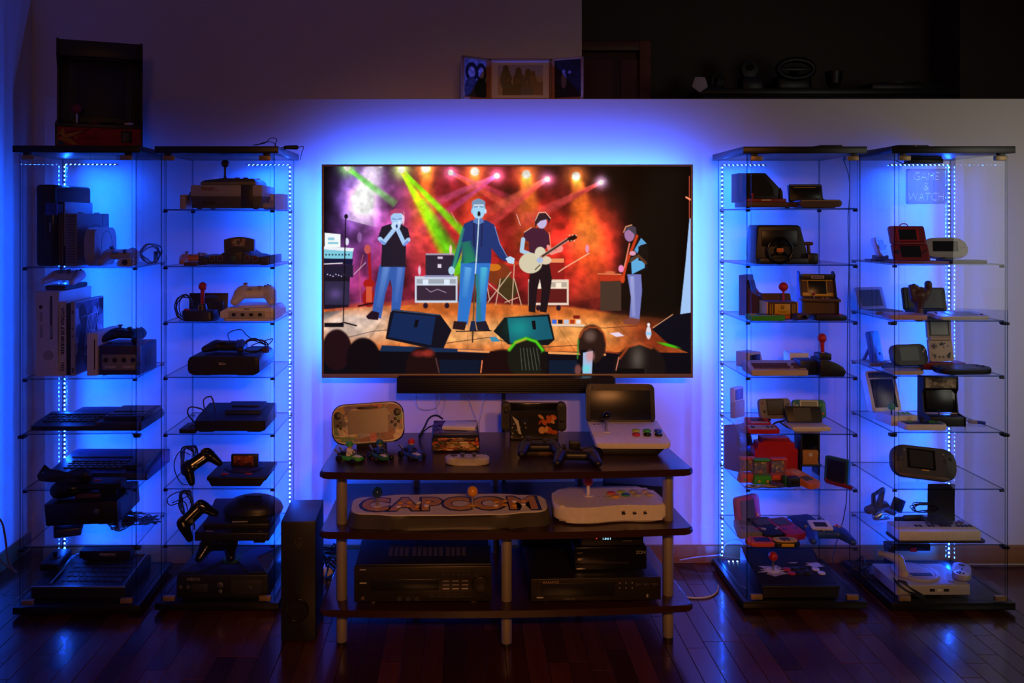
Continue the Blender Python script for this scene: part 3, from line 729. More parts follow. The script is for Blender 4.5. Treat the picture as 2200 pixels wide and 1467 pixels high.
# ---- fourth shelf
t = thing('keyboard_computer', 'wide black keyboard computer lying across the fourth shelf', 'computer', 230, 2.95, z4)
pr('body', t, NAVY, [(0, .012), (.002, .028), (.05, .034), (.20, .052), (.235, .05), (.235, .0), (.01, .0)], 'x', -.215, .142, .002)
keys(t, CHAR, -.175, .04, .030, .105, .0335, 10, 4, .006, .25, .12); bx('data_recorder', t, BLACK, (.055, .13), (.03, .19), (.030, .0475), .002, rot=(R(5), 0, 0)); bx('name_strip', t, CHAR, (-.19, .04), (.135, .142), (.046, .0485), .0003)
t = thing('cable_bundle', 'thick bundle of black cables lying in front of the wide keyboard computer', 'cable', 133, 2.89, z4)
for i in range(5):
    a = .012 * i
    tube('cable', t, CABLE, [(-.088, .02, .016 + a * .5), (-.094 + a * .4, .022, .034 + a * .6), (-.07, .024, .050 + a * .3), (-.03, .028, .048 - a * .3), (.02, .03, .035 + a * .2), (.06, .034, .045 + a * .2), (.088, .030, .030 - a * .2), (.07, .026, .012 + a * .1), (.02, .022, .010 + a * .3), (-.04, .02, .012 + a * .3), (-.088, .02, .016 + a * .5)], .0034, 4, 6)
capsules('wrapped_middle', t, CABLE, [((-.065, .026, .028), (-.02, .028, .030), .020, .016), ((-.02, .028, .030), (.03, .03, .030), .016, .014), ((.03, .03, .030), (.07, .032, .032), .015, .021)], .004)
handheld('small dark gamepad with red buttons lying at the front of the fourth shelf', 224, 2.875, z4, .118, .052, .016, BLACK, 6, 0, (.0, .70, .0001, .0001), r=.004, pads=((.30, .5, .16, DGREY),), btns=((-.34, .5, .055, RED), (-.24, .5, .055, RED)), name='flat_gamepad', cat='controller')

# ---- fifth shelf
t = thing('wide_black_console', 'black console with a round silver button propped on two small stands', 'game console', 176, 2.93, z5, tilt=3, roll=-2.5); t.location.z += .048
bx('body', t, BLACK, (-.130, .130), (0, .20), (0, .080), .004); fbtn(t, SILVER, .055, 0, .046, .0095, .0015, 'power_button'); bx('side_panel', t, CHAR, (.1295, .1315), (.02, .19), (.006, .074), .002)
for s in (-1, 1): pr('silver_stand', t, SILVER, [(0, 0), (.004, 0), (.004, -.034), (.020, -.036), (.020, -.041), (-.001, -.041)] if s < 0 else [(0, 0), (-.004, 0), (-.004, -.030), (-.020, -.030), (-.020, -.036), (.001, -.036)], 'y', .03, .05, loc=(s * .118, 0, 0))
t = thing('sensor_pod', 'smooth black pod-shaped sensor lying on the propped black console', 'sensor', 166, 2.95, z5 + .128)
capsules('body', t, BLACKG, [((-.075, .02, .030), (-.03, .03, .032), .031, .030), ((-.03, .03, .032), (.065, .05, .056), .026, .027)], .004)
torus('lens_ring', t, SILVER, (-.047, -.004, .044), .011, .0010, 'y', rot=(R(-30), 0, 0)); bx('base', t, BROWN, (-.02, .07), (.02, .06), (.0, .018), .004); bx('neck', t, BLACK, (.07, .095), (.045, .062), (.035, .055), .003)
t = thing('small_black_box', 'small black box standing open on the propped black console', 'box', 234, 2.99, z5 + .127)
bx('body', t, BLACK, (-.036, .028), (0, .05), (0, .034), .003, rot=(0, 0, R(6))); pr('flap', t, NAVY, [(.0, 0), (.05, .0), (.056, -.004), (.004, -.005)], 'x', -.036, .03, loc=(0, 0, .04), rot=(R(12), 0, 0)); pr('side_wing', t, BLACK, [(.034, 0), (.062, 0), (.036, .052)], 'y', .02, .035, .001)
t = thing('tangled_cables', 'tangle of thin black cables under the propped black console', 'cable', 250, 2.98, z5); heap('cable', t, CABLE, .20, .15, .045, 60, .0019, 5)
t = thing('tangled_cables', 'loose black cable loops at the inner side of the fifth shelf', 'cable', 312, 3.03, z5); heap('cable', t, CABLE, .085, .08, .035, 24, .0026, 8)
t = thing('dark_adapter', 'dark slab-shaped power adapter lying under the propped black console', 'adapter', 148, 2.94, z5, 20); bx('body', t, NAVY, (-.05, .04), (.0, .12), (0, .03), .006)

# ---- base board
t = thing('silver_edged_computer', 'flat home computer with silver edges and a membrane keyboard on the cabinet floor', 'computer', 168, 2.885, z6)
pr('body', t, BLACK, [(.0, .006), (.0, .040), (.03, .043), (.225, .066), (.24, .06), (.24, .0), (.02, .0)], 'x', -.165, .165, .002)
bx('front_trim', t, SILVER, (-.164, .164), (-.002, .006), (.040, .0475), .001); bx('back_trim', t, SILVER, (-.11, .165), (.222, .228), (.066, .0715), .001)
bx('side_trim', t, SILVER, (.152, .158), (.004, .225), (0, .004), .0005, loc=(0, 0, .0435), rot=(R(6.3), 0, 0)); bx('side_trim', t, SILVER, (-.110, -.105), (.02, .225), (0, .004), .0005, loc=(0, 0, .0435), rot=(R(6.3), 0, 0))
keys(t, CHAR, -.085, .135, .04, .190, .0455, 10, 5, .002, .3, .115); 
t = thing('game_cartridge', 'black game cartridge with faint lettering behind the silver-edged computer', 'cartridge', 228, 3.06, z6 + .0655)
bx('body', t, BLACK, (-.10, .09), (0, .05), (.006, .035), .002); text('lettering', t, LGREY, 'VIDEOPAC', .013, (.005, -.0005, .022), bold=.0002); bx('grip', t, BLACK, (-.02, .02), (-.004, .0), (.008, .016), .001); bx('feet', t, BLACK, (-.09, .08), (.005, .045), (0, .007), .001)
t = thing('dark_console', 'small black console with a stubby joystick lying on the silver-edged computer', 'game console', 108, 2.985, z6 + .0565, tilt=6.5)
bx('body', t, BLACK, (-.038, .030), (.0, .11), (0, .028), .004); cyl('stubby_joystick', t, BLACK, (-.004, .05, .028), (-.004, .05, .050), .008); cyl('joystick_base', t, CHAR, (-.004, .05, .0275), (-.004, .05, .032), .018)
# =================================================================== CABINET BESIDE THE SUBWOOFER
a1, a2, a3, a4, a5, a6, a7, a8 = SH[2]
# ---- top shelf
t = thing('two_tone_console', 'boxy grey two-tone cartridge console with a black band under the joystick board', 'game console', 486, 2.91, a1)
bx('upper_shell', t, LGREY, (-.126, .126), (0, .20), (.045, .085), .002)
pr('lower_shell', t, DGREY, [(-.126, .045), (.126, .045), (.118, .004), (-.118, .004)], 'y', .003, .198, .001)
bx('black_band', t, BLACK, (.052, .094), (-.0012, .19), (.004, .0862), .001)
bx('seam', t, GREY, (-.09, .05), (-.0006, .001), (.051, .0522), 0); text('red_lettering', t, DRED, 'Nintendo', .012, (-.088, -.0005, .0735), align='LEFT', bold=.0003); text('red_lettering', t, DRED, 'ENTERTAINMENT SYSTEM', .0052, (-.088, -.0005, .066), align='LEFT')
for q in (-.075, -.05): bx('front_button', t, CHAR, (q - .010, q + .010), (-.0015, .004), (.018, .028), .0006)
for s in (-1, 1):
    for q in (.02, .18): cyl('foot', t, BLACK, (s * .1, q, 0), (s * .1, q, .005), .009)
t = thing('joystick_board', 'grey joystick board with a black ball-top stick on the two-tone console', 'joystick', 485, 2.93, a1 + .0865)
pr('base', t, GREY, [(-.09, 0), (.105, 0), (.105, .012), (-.09, .010)], 'y', 0, .17, .002); pr('top_plate', t, NAVY, [(-.09, .010), (.105, .012), (.095, .022), (-.015, .024), (-.078, .016)], 'y', .004, .165, .001)
joy(t, BLACKG, -.022, .07, .020, .060, .0145, BLACK, .005); cyl('stick_boot', t, BLACK, (-.022, .07, .02), (-.022, .07, .034), .010, .005)
for q in (.025, .055): btn(t, BLACK, q, .06, .022, .009, .007)
for q in (.07, .088): btn(t, WHITE, q, .11, .0215, .009, .006)
t = thing('power_brick', 'narrow cream box standing at the edge of the top shelf', 'adapter', 392.5, 2.895, a1); bx('body', t, BEIGE, (-.010, .010), (0, .07), (0, .050), .0015); tube('cord', t, CABLE, [(.010, .02, .03), (.02, .03, .062), (.022, .04, .03), (.02, .045, .004)], .0022)
t = thing('light_box', 'pale square box seen through the side glass of the top shelf', 'box', 595, 3.04, a1); bx('body', t, WHITE, (-.036, .022), (0, .09), (0, .058), .002); coil('cord', t, CABLE, (-.055, -.06, .045), .016, .02, .026, 2, .0022, seed=4)
t = thing('light_gun', 'small pale toy gun lying at the end of the two-tone console', 'light gun', 573, 2.93, a1); capsules('body', t, LGREY, [((-.012, .02, .012), (.018, .03, .014), .012, .009), ((.010, .03, .010), (.016, .02, .030), .008, .006)], .003)
# ---- second shelf
t = thing('curved_console', 'dark console with a wavy top, four controller ports and a cartridge', 'game console', 503, 2.90, a2)
n = 24; top = [(-.126 + .252 * i / n, .030 + .030 * math.exp(-((i / n - .5) / .20) ** 2) + .004 * math.cos(4 * math.pi * i / n)) for i in range(n + 1)]
pr('body', t, CHAR, [(-.126, .004)] + top + [(.126, .004)], 'y', 0, .19, .003); bx('nose', t, CHAR, (-.030, .030), (-.010, .05), (.008, .052), .006)
for s in (-1, 1):
    pr('front_foot', t, CHAR, rrect(.030, .028, .006, 4, s * .108, .016), 'y', -.012, .05, .002)
    for q in (.048, .076):
        torus('port_ring', t, GREY, (s * q - .002, -.001, .026), .0095, .0012, 'y'); cyl('port', t, BLACK, (s * q - .002, .001, .026), (s * q - .002, -.001, .026), .0085); bx('port_key', t, DRED, (s * q - .006, s * q + .002), (-.0016, 0), (.026, .031), .0004)
bx('expansion_badge', t, DGREEN, (-.008, .008), (-.0112, -.008), (.018, .034), .001)
cart = pr('cartridge', t, DGREY, [(-.052, .048), (.056, .048), (.056, .090)] + [(.056 - .108 * i / 10, .090 + .010 * math.sin(math.pi * i / 10)) for i in range(11)] + [(-.052, .090)], 'y', .055, .075, .002)
sheet('cartridge_label', cart, art(5, ((190, 170, 140), (120, 60, 30), (20, 20, 30), (200, 190, 170), (60, 70, 110)), (170, 150, 125), 16, 50, .45), .052, .026, (.0, .0535, .080), (R(90), 0, 0), PRINTG)
gamepad('orange and grey three-pronged gamepad beside the wavy dark console', 418, 2.94, a2, ORANGE, .115, 25, 10, stick=GREY)
t = thing('cartridge', 'small brown cartridge lying at the corner of the second shelf', 'cartridge', 409, 2.885, a2); bx('body', t, BROWN, (-.024, .024), (0, .05), (0, .012), .002); bx('label', t, DWOOD, (-.018, .018), (.006, .044), (.0118, .0126), .0003)
# ---- third shelf
t = thing('joystick', 'black box joystick with a red ball-topped stick on the third shelf', 'joystick', 424, 2.895, a3)
pr('base', t, BLACK, rrect(.115, .085, .018, 5, 0, .0425), 'z', 0, .036, .006, taper=.9, seg=3); bx('base_wing', t, NAVY, (-.056, -.028), (.004, .05), (.018, .038), .004); bx('fire_button', t, RED, (-.052, -.034), (.012, .03), (.0375, .043), .003); cyl('stick_collar', t, BLACK, (.004, .042, .036), (.004, .042, .058), .020, .014)
cyl('stick', t, RED, (.004, .042, .055), (.006, .042, .108), .006, .008, seg=16); sph('stick_ball', t, RED, (.006, .042, .120), .0155, 24); torus('collar_ring', t, YELLOW, (.004, .024, .046), .008, .0009, 'y')
t = thing('looped_cable', 'thin black looped cable piled beside the red-balled box joystick', 'cable', 396, 2.955, a3); coil('cable', t, CABLE, (0, .01, .044), .030, .03, .040, 5, .0019, seed=9)
t = thing('boxed_memory_card', 'black blister pack leaning behind the red-balled box joystick', 'package', 447, 3.06, a3, tilt=-6)
bx('card', t, BLACK, (-.072, .072), (0, .003), (0, .085), .001); bx('blister', t, SMOKE, (-.055, .060), (-.018, 0), (.018, .055), .004); pr('hanger_slot', t, BLUE, [(-.03, 0), (.03, 0), (.02, .008), (.008, .008), (0, .012), (-.008, .008), (-.02, .008)], 'y', -.0006, .0005, loc=(.01, 0, .068))
t = thing('white_console', 'small white console with four ports in a row under the white gamepad', 'game console', 531, 2.895, a3)
pr('body', t, WHITE, [(-.097, .010), (-.097, .034), (-.07, .048), (.085, .048), (.098, .034), (.098, .010)], 'y', .003, .185, .004); pr('base', t, WHITE, rrect(.18, .17, .02, 4, 0, .095), 'z', 0, .012, .002); bx('port_panel', t, LGREY, (-.066, .062), (-.001, .006), (.012, .036), .001)
for q in (-.047, -.016, .014, .045): pr('port', t, BLACK, rrect(.014, .011, .004, 4, q, .024), 'y', -.0016, .002); pr
text('lettering', t, DGREY, 'SEGA', .008, (-.002, -.0006 + .0025, .0425), bold=.0002); bx('side_lettering', t, CORAL, (.07, .086), (-.0004 + .003, .004), (.030, .0312), 0); cyl('lid', t, WHITE, (0, .10, .047), (0, .10, .052), .068, seg=32)
gamepad('white gamepad with a hollow handle resting on the small white console', 550, 2.90, a3 + .053, WHITE, .15, 6, 20, stick=LGREY, fat=1.15)
# ---- fourth shelf
t = thing('rounded_black_console', 'wide rounded black console on the fourth shelf under a wired gamepad', 'game console', 480, 2.905, a4)
pr('body', t, BLACK, rrect(.252, .064, .016, 5, 0, .036), 'y', 0, .225, .006, seg=3); text('lettering', t, LGREY, 'SEGA', .011, (-.004, -.0008, .042), bold=.0003)
for s in (-1, 1): bx('foot', t, BLACK, (s * .075 - .03, s * .075 + .03), (.01, .21), (0, .006), .001)
bx('side_groove', t, CHAR, (.1255, .1268), (.05, .22), (.030, .032), .0003)
gamepad('black wired gamepad lying on the wide rounded black console', 492, 2.93, a4 + .069, BLACK, .15, -4, 4, sticks=False, drop=.2, tails=[(.0, .02, .02), (-.02, .05, .05), (.02, .07, .062), (.05, .05, .045), (.085, .03, .03), (.13, .04, .012), (.145, .06, .03), (.11, .05, .022), (.07, .04, .006), (.14, .03, .008)])
t = thing('looped_cable', 'black cable loops draped over the end of the rounded black console', 'cable', 545, 2.97, a4 + .0685); coil('cable', t, CABLE, (0, .02, .026), .040, .03, .024, 3, .0026, seed=12); cyl('plug', t, BROWN, (.035, .0, .012), (.052, -.004, .012), .010)
# ---- fifth shelf
t = thing('wedge_console', 'black wedge-shaped console with a raised cartridge deck on the fifth shelf', 'game console', 493, 2.90, a5)
pr('body', t, BLACK, [(0, .006), (0, .042), (.05, .050), (.17, .068), (.19, .062), (.19, .006)], 'x', -.125, .125, .007, seg=3); pr('cartridge_deck', t, NAVY, [(.06, .05), (.068, .064), (.15, .078), (.17, .066)], 'x', -.035, .095, .002); bx('slot', t, BLACK, (-.02, .08), (.10, .115), (.069, .0735), .0005, rot=(0, 0, 0))
for s in (-1, 1): bx('foot', t, BLACK, (s * .085 - .025, s * .085 + .025), (.01, .17), (0, .007), .001)
text('lettering', t, GREY, 'SEGA', .008, (.098, .026, .0468), (R(9), 0, 0)); bx('power_slot', t, BLACK, (-.10, -.075), (.026, .034), (.0445, .0475), .001)
t = thing('flat_gamepad', 'flat black gamepad with a looped cord at the corner of the fifth shelf', 'controller', 402, 2.89, a5); slab('body', t, BLACK, .058, .10, .014, .004, .002); tube('cord', t, CABLE, [(.0, .095, .010), (-.024, .08, .05), (-.018, .09, .072), (.02, .10, .062), (.03, .11, .045), (.02, .12, .09), (.045, .13, .10), (.06, .12, .06), (.04, .115, .04)], .0026); btn(t, CHAR, .0, .03, .0138, .006); btn(t, CHAR, .0, .055, .0138, .006)
# ---- sixth shelf
t = thing('flat_black_console', 'flat black console with red switches and a picture cartridge upright in it', 'game console', 507, 2.905, a6)
pr('body', t, BLACK, [(-.104, .020), (.104, .020), (.104, .032), (-.104, .032)], 'y', 0, .19, .004); pr('lower_shell', t, BLACK, [(-.10, .021), (.10, .021), (.085, .0), (-.088, .0)], 'y', .002, .188, .002); cyl('round_deck', t, NAVY, (0, .12, .031), (0, .12, .036), .070, seg=36); torus('deck_ring', t, CHAR, (0, .12, .036), .066, .0015)
bx('red_switch', t, RED, (-.062, -.038), (.034, .042), (.0315, .036), .0015); bx('red_switch', t, RED, (.024, .046), (.034, .042), (.0315, .036), .0015); text('lettering', t, GREY, 'SEGA', .008, (-.004, .055, .0324), (0, 0, 0))
q = bx('cartridge', t, BLACK, (-.050, .050), (.115, .130), (.034, .080), .003); sheet('cartridge_label', q, art(21, ((190, 90, 30), (120, 40, 20), (230, 160, 70), (60, 20, 12), (200, 120, 50)), (160, 80, 30), 22, 60, .55), .072, .036, (-.004, .1142, .058), (R(90), 0, 0), PRINTG)
gamepad('glossy black gamepad leaning upright beside the flat black console', 425, 2.90, a6, BLACKG, .13, 28, 58, roll=-30, sticks=False, tails=[(-.01, .03, .02), (-.03, .06, .02), (-.06, .05, .01), (-.08, .02, .0), (-.085, -.03, .0), (-.07, -.05, -.005)])
# ---- seventh shelf
t = thing('stacked_console', 'black console with a white label and a domed add-on plugged in its top', 'game console', 500, 2.895, a7)
pr('body', t, BLACK, [(-.135, .010), (.125, .010), (.125, .040), (-.135, .040)], 'y', 0, .20, .006, seg=3); bx('deck', t, BLACK, (-.118, .118), (.04, .19), (.038, .058), .006); bx('paper_label', t, LABEL, (-.014, .042), (.05, .062), (.0575, .0592), .0003, rot=(0, 0, R(3))); bx('small_label', t, LGREY, (-.098, -.074), (.012, .018), (.0395, .0408), 0)
for s in (-1, 1): bx('foot', t, BLACK, (s * .09 - .02, s * .09 + .02), (.01, .19), (0, .011), .002)
text('lettering', t, GREY, 'SEGA', .008, (.094, .012, .0402), (0, 0, 0)); pr('side_ramp', t, NAVY, [(.05, .055), (.12, .055), (.185, .098), (.17, .098)], 'x', -.115, -.05, .002)
sc = [(.090 * math.cos(a), .046 * math.sin(a)) for a in np.linspace(0, math.pi / 2, 9)]
dome = lathe('domed_add_on', t, BLACK, [(.0, .0), (.098, .0), (.102, .012)] + [(.100 * math.cos(a), .016 + .044 * math.sin(a)) for a in np.linspace(0, math.pi / 2, 10)][:-1] + [(0, .060)], 36, loc=(.045, .115, .074)); dome.scale = (1.05, .8, 1)
pr('dome_slot', dome, BLACKG, rrect(.06, .02, .008, 4, 0, -.01), 'z', .0565, .0615, .001); bx('neck', t, BLACK, (-.02, .11), (.06, .17), (.056, .076), .004); torus('dome_groove', dome, CHAR, (0, -.06, .030), .04, .0014, 'y', sx=1.6, sy=.35)
gamepad('black gamepad standing on its handles beside the stacked console', 412, 2.90, a7, BLACKG, .135, 35, 62, roll=-38, sticks=False, tails=[(.0, .02, .02), (.01, .05, .03), (-.03, .075, .03), (-.02, .10, .02), (.02, .09, .01), (.03, .06, .0), (-.02, .08, -.01)])
# ---- cabinet floor
t = thing('large_black_console', 'large black console with an X-shaped lid on the floor of the second cabinet', 'game console', 477, 2.885, a8)
bx('body', t, BLACK, (-.160, .160), (0, .26), (.006, .088), .005); top_ = BLACK
for pts in ([(-.155, .01), (-.09, .01), (-.01, .13), (-.07, .25), (-.155, .25), (-.085, .13)], [(.155, .01), (.09, .01), (.01, .13), (.07, .25), (.155, .25), (.085, .13)]): pr('lid_wing', t, NAVY, pts, 'z', .087, .094, .002)
for i in range(16): bx('vent_rib', t, CHAR, (.06 + i * .001, .150), (.04 + i * .012, .046 + i * .012), (.0875, .091), .0005)
cyl('lid_jewel', t, DGREEN, (.0, .13, .087), (.0, .13, .096), .034, seg=32); text('lettering', t, GREY, 'XBOX', .0135, (-.10, -.0006, .072), bold=.0004, space=1.1, sx=1.2)
for q in (-.145, -.118, .1): fbtn(t, DGREY, q, 0, .045, .007, .002, 'port'); 
fbtn(t, SILVER, -.006, 0, .052, .0105, .003, 'power_button'); fbtn(t, SILVER, -.006, 0, .030, .007, .003, 'eject_button'); bx('disc_tray', t, CHAR, (-.105, -.05), (-.0012, .002), (.028, .056), .001); bx('disc_tray', t, CHAR, (.03, .14), (-.0012, .002), (.02, .07), .001)
for s in (-1, 1): bx('foot', t, BLACK, (s * .12 - .02, s * .12 + .02), (.02, .24), (0, .007), .001)
gamepad('bulky black gamepad standing on the large black console', 478, 2.93, a8 + .095, BLACKG, .145, -12, 30, roll=-6, fat=1.3, tails=[(-.02, .03, .02), (-.05, .05, .01), (-.085, .03, -.02), (-.10, .0, -.06)])
# ---- on the top board: little switch and its wires
t = thing('inline_switch', 'black inline switch with thin wires lying on the second cabinet top', 'switch', 625, 2.99, 1.622, 12)
capsules('body', t, BLACK, [((-.020, .01, .008), (.020, .01, .008), .007, .009)], .0025); tube('wire', t, CABLE, [(-.025, .01, .008), (-.05, .0, .005), (-.056, -.03, .012), (-.05, -.06, .030), (-.07, -.08, .032), (-.09, -.10, .012), (-.13, -.11, .003)], .0014); tube('wire', t, CABLE, [(-.05, -.02, .004), (-.06, -.05, .018), (-.085, -.08, .018), (-.12, -.10, .004)], .0014); tube('wire', t, CABLE, [(.026, .01, .008), (.045, .02, .012), (.038, .05, -.014), (.036, .10, -.03)], .0014)

t = thing('looped_cable', 'black cable loop behind the gamepad leaning beside the flat black console', 'cable', 402, 3.0, a6); coil('cable', t, CABLE, (0, .02, .062), .026, .03, .050, 4, .0032, seed=31)
t = thing('looped_cable', 'black cable loop above the gamepad beside the stacked console', 'cable', 396, 3.0, a7); coil('cable', t, CABLE, (0, .02, .105), .022, .03, .045, 4, .0032, seed=32, tail=[(.02, .02, .05), (.03, .02, .02), (.03, .02, .004)])
# =================================================================== CABINET JUST BEYOND THE TELEVISION
c1, c2, c3, c4, c5, c6, c7, c8 = SH[3]
# ---- first shelf: two tabletop electronic games
t = thing('tabletop_game', 'dark tabletop electronic game with a tall sloping hood, first shelf', 'electronic game', 1656, 2.93, c1)
pr('base', t, BROWN, [(-.085, .004), (.100, .004), (.108, .016), (.098, .022), (-.085, .022)], 'y', 0, .13, .002); bx('red_deck', t, DRED, (-.08, .06), (.01, .05), (.0215, .034), .002)
pr('screen_hood', t, BLACK, [(-.095, .022), (.062, .022), (.050, .075), (.0, .128), (-.095, .128)], 'y', .05, .14, .003); pr('hood_window', t, SCREEN, [(-.085, .045), (.030, .045), (.026, .075), (-.010, .118), (-.085, .118)], 'y', .048, .052)
bx('name_plate', t, BEIGE, (-.03, .005), (.008, .0102), (.026, .032), .0004); joy(t, RED, -.055, .03, .033, .016, .005, RED, .002)
pr('side_flag', t, BLACK, [(.05, .024), (.062, .024), (.060, .06), (.052, .075)], 'y', .045, .055, .0006)
for s in (-1, 1): cyl('foot', t, BLACK, (s * .07, .03, 0), (s * .07, .03, .005), .008)
t = thing('tabletop_game', 'smaller brown tabletop electronic game with a framed screen, first shelf', 'electronic game', 1764, 2.90, c1)
pr('base', t, BROWN, rrect(.148, .026, .011, 5, 0, .017), 'y', 0, .095, .003); bx('base_foot', t, BROWN, (-.062, .055), (.01, .09), (0, .006), .001); bx('gold_line', t, BEIGE, (-.070, .070), (-.001, .001), (.0245, .0268), .0004)
u = bx('screen_block', t, BLACK, (-.066, .054), (0, .02), (0, .062), .003, loc=(-.012, .075, .028), rot=(R(-14), 0, 0)); bx('screen', u, SCREEN, (-.054, .042), (-.001, .001), (.010, .044), .0005); bx('gold_line', u, BEIGE, (-.062, .050), (-.0012, .001), (.055, .0565), 0); bx('caption_bar', u, YELLOW, (-.05, .03), (-.0012, .001), (.0475, .0495), 0)
for q in (-.02, .0, .02): btn(t, CHAR, q, .03, .029, .005, .004)
# ---- second shelf: toy dashboard with steering wheel
t = thing('toy_racing_dashboard', 'black toy racing dashboard with a steering wheel and gear lever', 'electronic game', 1688, 2.915, c2)
pr('body', t, BLACK, [(-.094, .0), (.085, .0), (.092, .02), (.062, .132), (.052, .138), (-.088, .138), (-.094, .128), (-.098, .03)], 'y', .02, .12, .006, seg=3); bx('screen', t, SCREEN, (-.078, .048), (.0175, .021), (.062, .120), .002); bx('foot_bar', t, BLACK, (-.09, .082), (.0, .11), (.0, .022), .004)
torus('steering_wheel', t, BLACKG, (-.022, -.004, .048), .044, .0052, 'y'); cyl('wheel_hub', t, BLACK, (-.022, .02, .048), (-.022, -.006, .048), .013); bx('orange_badge', t, ORANGE, (-.034, -.010), (-.0075, -.005), (.042, .057), .001)
for a in (0, 120, 240): cyl('wheel_spoke', t, BLACKG, (-.022, -.004, .048), (-.022 + .042 * math.cos(R(a + 90)), -.004, .048 + .042 * math.sin(R(a + 90))), .0035, seg=10)
bx('lever_box', t, BLACK, (.078, .118), (.0, .06), (0, .038), .006); cyl('gear_lever', t, BROWN, (.096, .03, .036), (.092, .03, .068), .006); capsules('lever_grip', t, BROWN, [((.078, .03, .072), (.104, .03, .072), .007, .007)], .0025)
# ---- third shelf
t = thing('miniature_arcade', 'brown miniature arcade cabinet seen edge-on at the corner of the third shelf', 'arcade machine', 1623, 3.08, c3, 50)
pr('body', t, BROWN, [(-.03, 0), (.05, 0), (.05, .15), (.022, .15), (.018, .11), (.0, .085), (-.035, .07)], 'x', -.035, .035, .001); bx('screen', t, SCREEN, (-.028, .028), (0, .003), (.0, .045), .0005, loc=(0, .004, .088), rot=(R(-14), 0, 0)); bx('control_panel', t, DWOOD, (-.034, .034), (-.032, .002), (.074, .0785), .0005, rot=(R(8), 0, 0)); joy(t, RED, -.012, -.012, .074, .014, .004, BLACK, .0015)
t = thing('plug_in_joystick', 'small yellow arcade-style controller with a red ball joystick', 'joystick', 1681, 2.945, c3)
pr('body', t, BROWN, [(-.054, 0), (.054, 0), (.054, .060), (.042, .062), (-.042, .062), (-.054, .060)], 'y', .0, .075, .001); bx('front_panel', t, YELLOW, (-.028, .028), (-.001, .002), (.018, .056), .001); bx('lower_panel', t, ORANGE, (-.028, .028), (-.001, .002), (.003, .016), .001)
for s in (-1, 1):
    bx('yellow_edge', t, YELLOW, (s * .054 - .002, s * .054 + .002), (-.001, .076), (0, .063), .001)
    for q in (.037, .044): bx('yellow_stripe', t, YELLOW, (s * q - .0012, s * q + .0012), (-.001, .001), (.006, .056), 0)
pr('marquee', t, BROWN, [(.050, .060), (.076, .060), (.076, .088), (.062, .088)], 'x', -.052, .052, .001); bx('top_panel', t, PURPLE, (-.05, .05), (.004, .05), (.0615, .0645), .001); joy(t, RED, .012, .022, .064, .052, .0165, RED, .004); torus('arch_mark', t, BROWN, (0, -.001, .044), .005, .0014, 'y'); bx('caption_bar', t, BROWN, (-.016, .016), (-.0014, 0), (.0295, .0308), 0); bx('caption_bar', t, BROWN, (-.012, .012), (-.0014, 0), (.0255, .0264), 0)
t = thing('miniature_arcade', 'black and yellow miniature arcade machine with a tilted screen', 'arcade machine', 1758, 3.005, c3, -10)
prof = [(-.035, 0), (.055, 0), (.055, .165), (.040, .168), (.015, .155), (.02, .140), (-.005, .078), (-.035, .074)]
for s in (-1, 1): pr('side_panel', t, mat('blue_side_art', (.05, .12, .30), .4) if s < 0 else BLACK, prof, 'x', s * .060 - .003, s * .060 + .003, .0006)
pr('body', t, BROWN, [(-.028, 0), (.053, 0), (.053, .150), (.03, .150), (.006, .075), (-.028, .068)], 'x', -.057, .057, .0005); bx('marquee', t, BLACK, (-.055, .055), (.010, .02), (.138, .158), .001, rot=(0, 0, 0)); bx('beige_name_plate', t, BEIGE, (-.022, .022), (.0085, .0105), (.142, .153), .0005); bx('name_panel', t, PURPLE, (-.018, .018), (.0078, .009), (.145, .150), 0)  # name plate on the marquee is plain beige plastic
u = bx('screen_bezel', t, YELLOW, (-.053, .053), (0, .003), (0, .062), .0005, loc=(0, .004, .079), rot=(R(-17), 0, 0)); bx('screen', u, SCREEN, (-.031, .031), (-.0012, .001), (.008, .056), .0005); bx('screen_art', u, BROWN, (-.053, -.034), (-.0008, .001), (.012, .056), 0); bx('screen_art', u, BROWN, (.034, .053), (-.0008, .001), (.012, .056), 0)
bx('control_shelf', t, BROWN, (-.066, .066), (-.045, .004), (.062, .072), .001); joy(t, RED, -.02, -.02, .072, .016, .005, SILVER, .0016)
for q in (.01, .025): btn(t, YELLOW, q, -.022, .072, .005, .003)
handheld('flat green and yellow handheld at the front of the third shelf', 1650, 2.900, c3 + .001, .125, .060, .017, GREEN, 3, 0, (0, .5, .4, .5), pads=((-.36, .5, .14, YELLOW),), btns=((.32, .45, .05, RED), (.40, .55, .05, RED)), r=.008, bezel=LGREY)
t = thing('film_roll_game', 'small brown film-roll-shaped game lying between the two flat handhelds', 'electronic game', 1722, 2.905, c3); capsules('body', t, BROWN, [((-.012, .014, .014), (.022, .02, .014), .014, .013)], .003); cyl('end_cap', t, CHAR, (-.024, .010, .013), (-.016, .012, .013), .013); bx('window', t, BLACKG, (.0, .024), (-.001, .004), (.008, .020), .002)
handheld('flat black handheld with a red top at the front of the third shelf', 1787, 2.905, c3 + .001, .118, .062, .016, BLACK, 3, 0, (0, .5, .42, .55), pads=((-.36, .5, .14, CHAR),), btns=((.33, .4, .05, RED), (.40, .6, .05, RED)), r=.014, bezel=DRED)
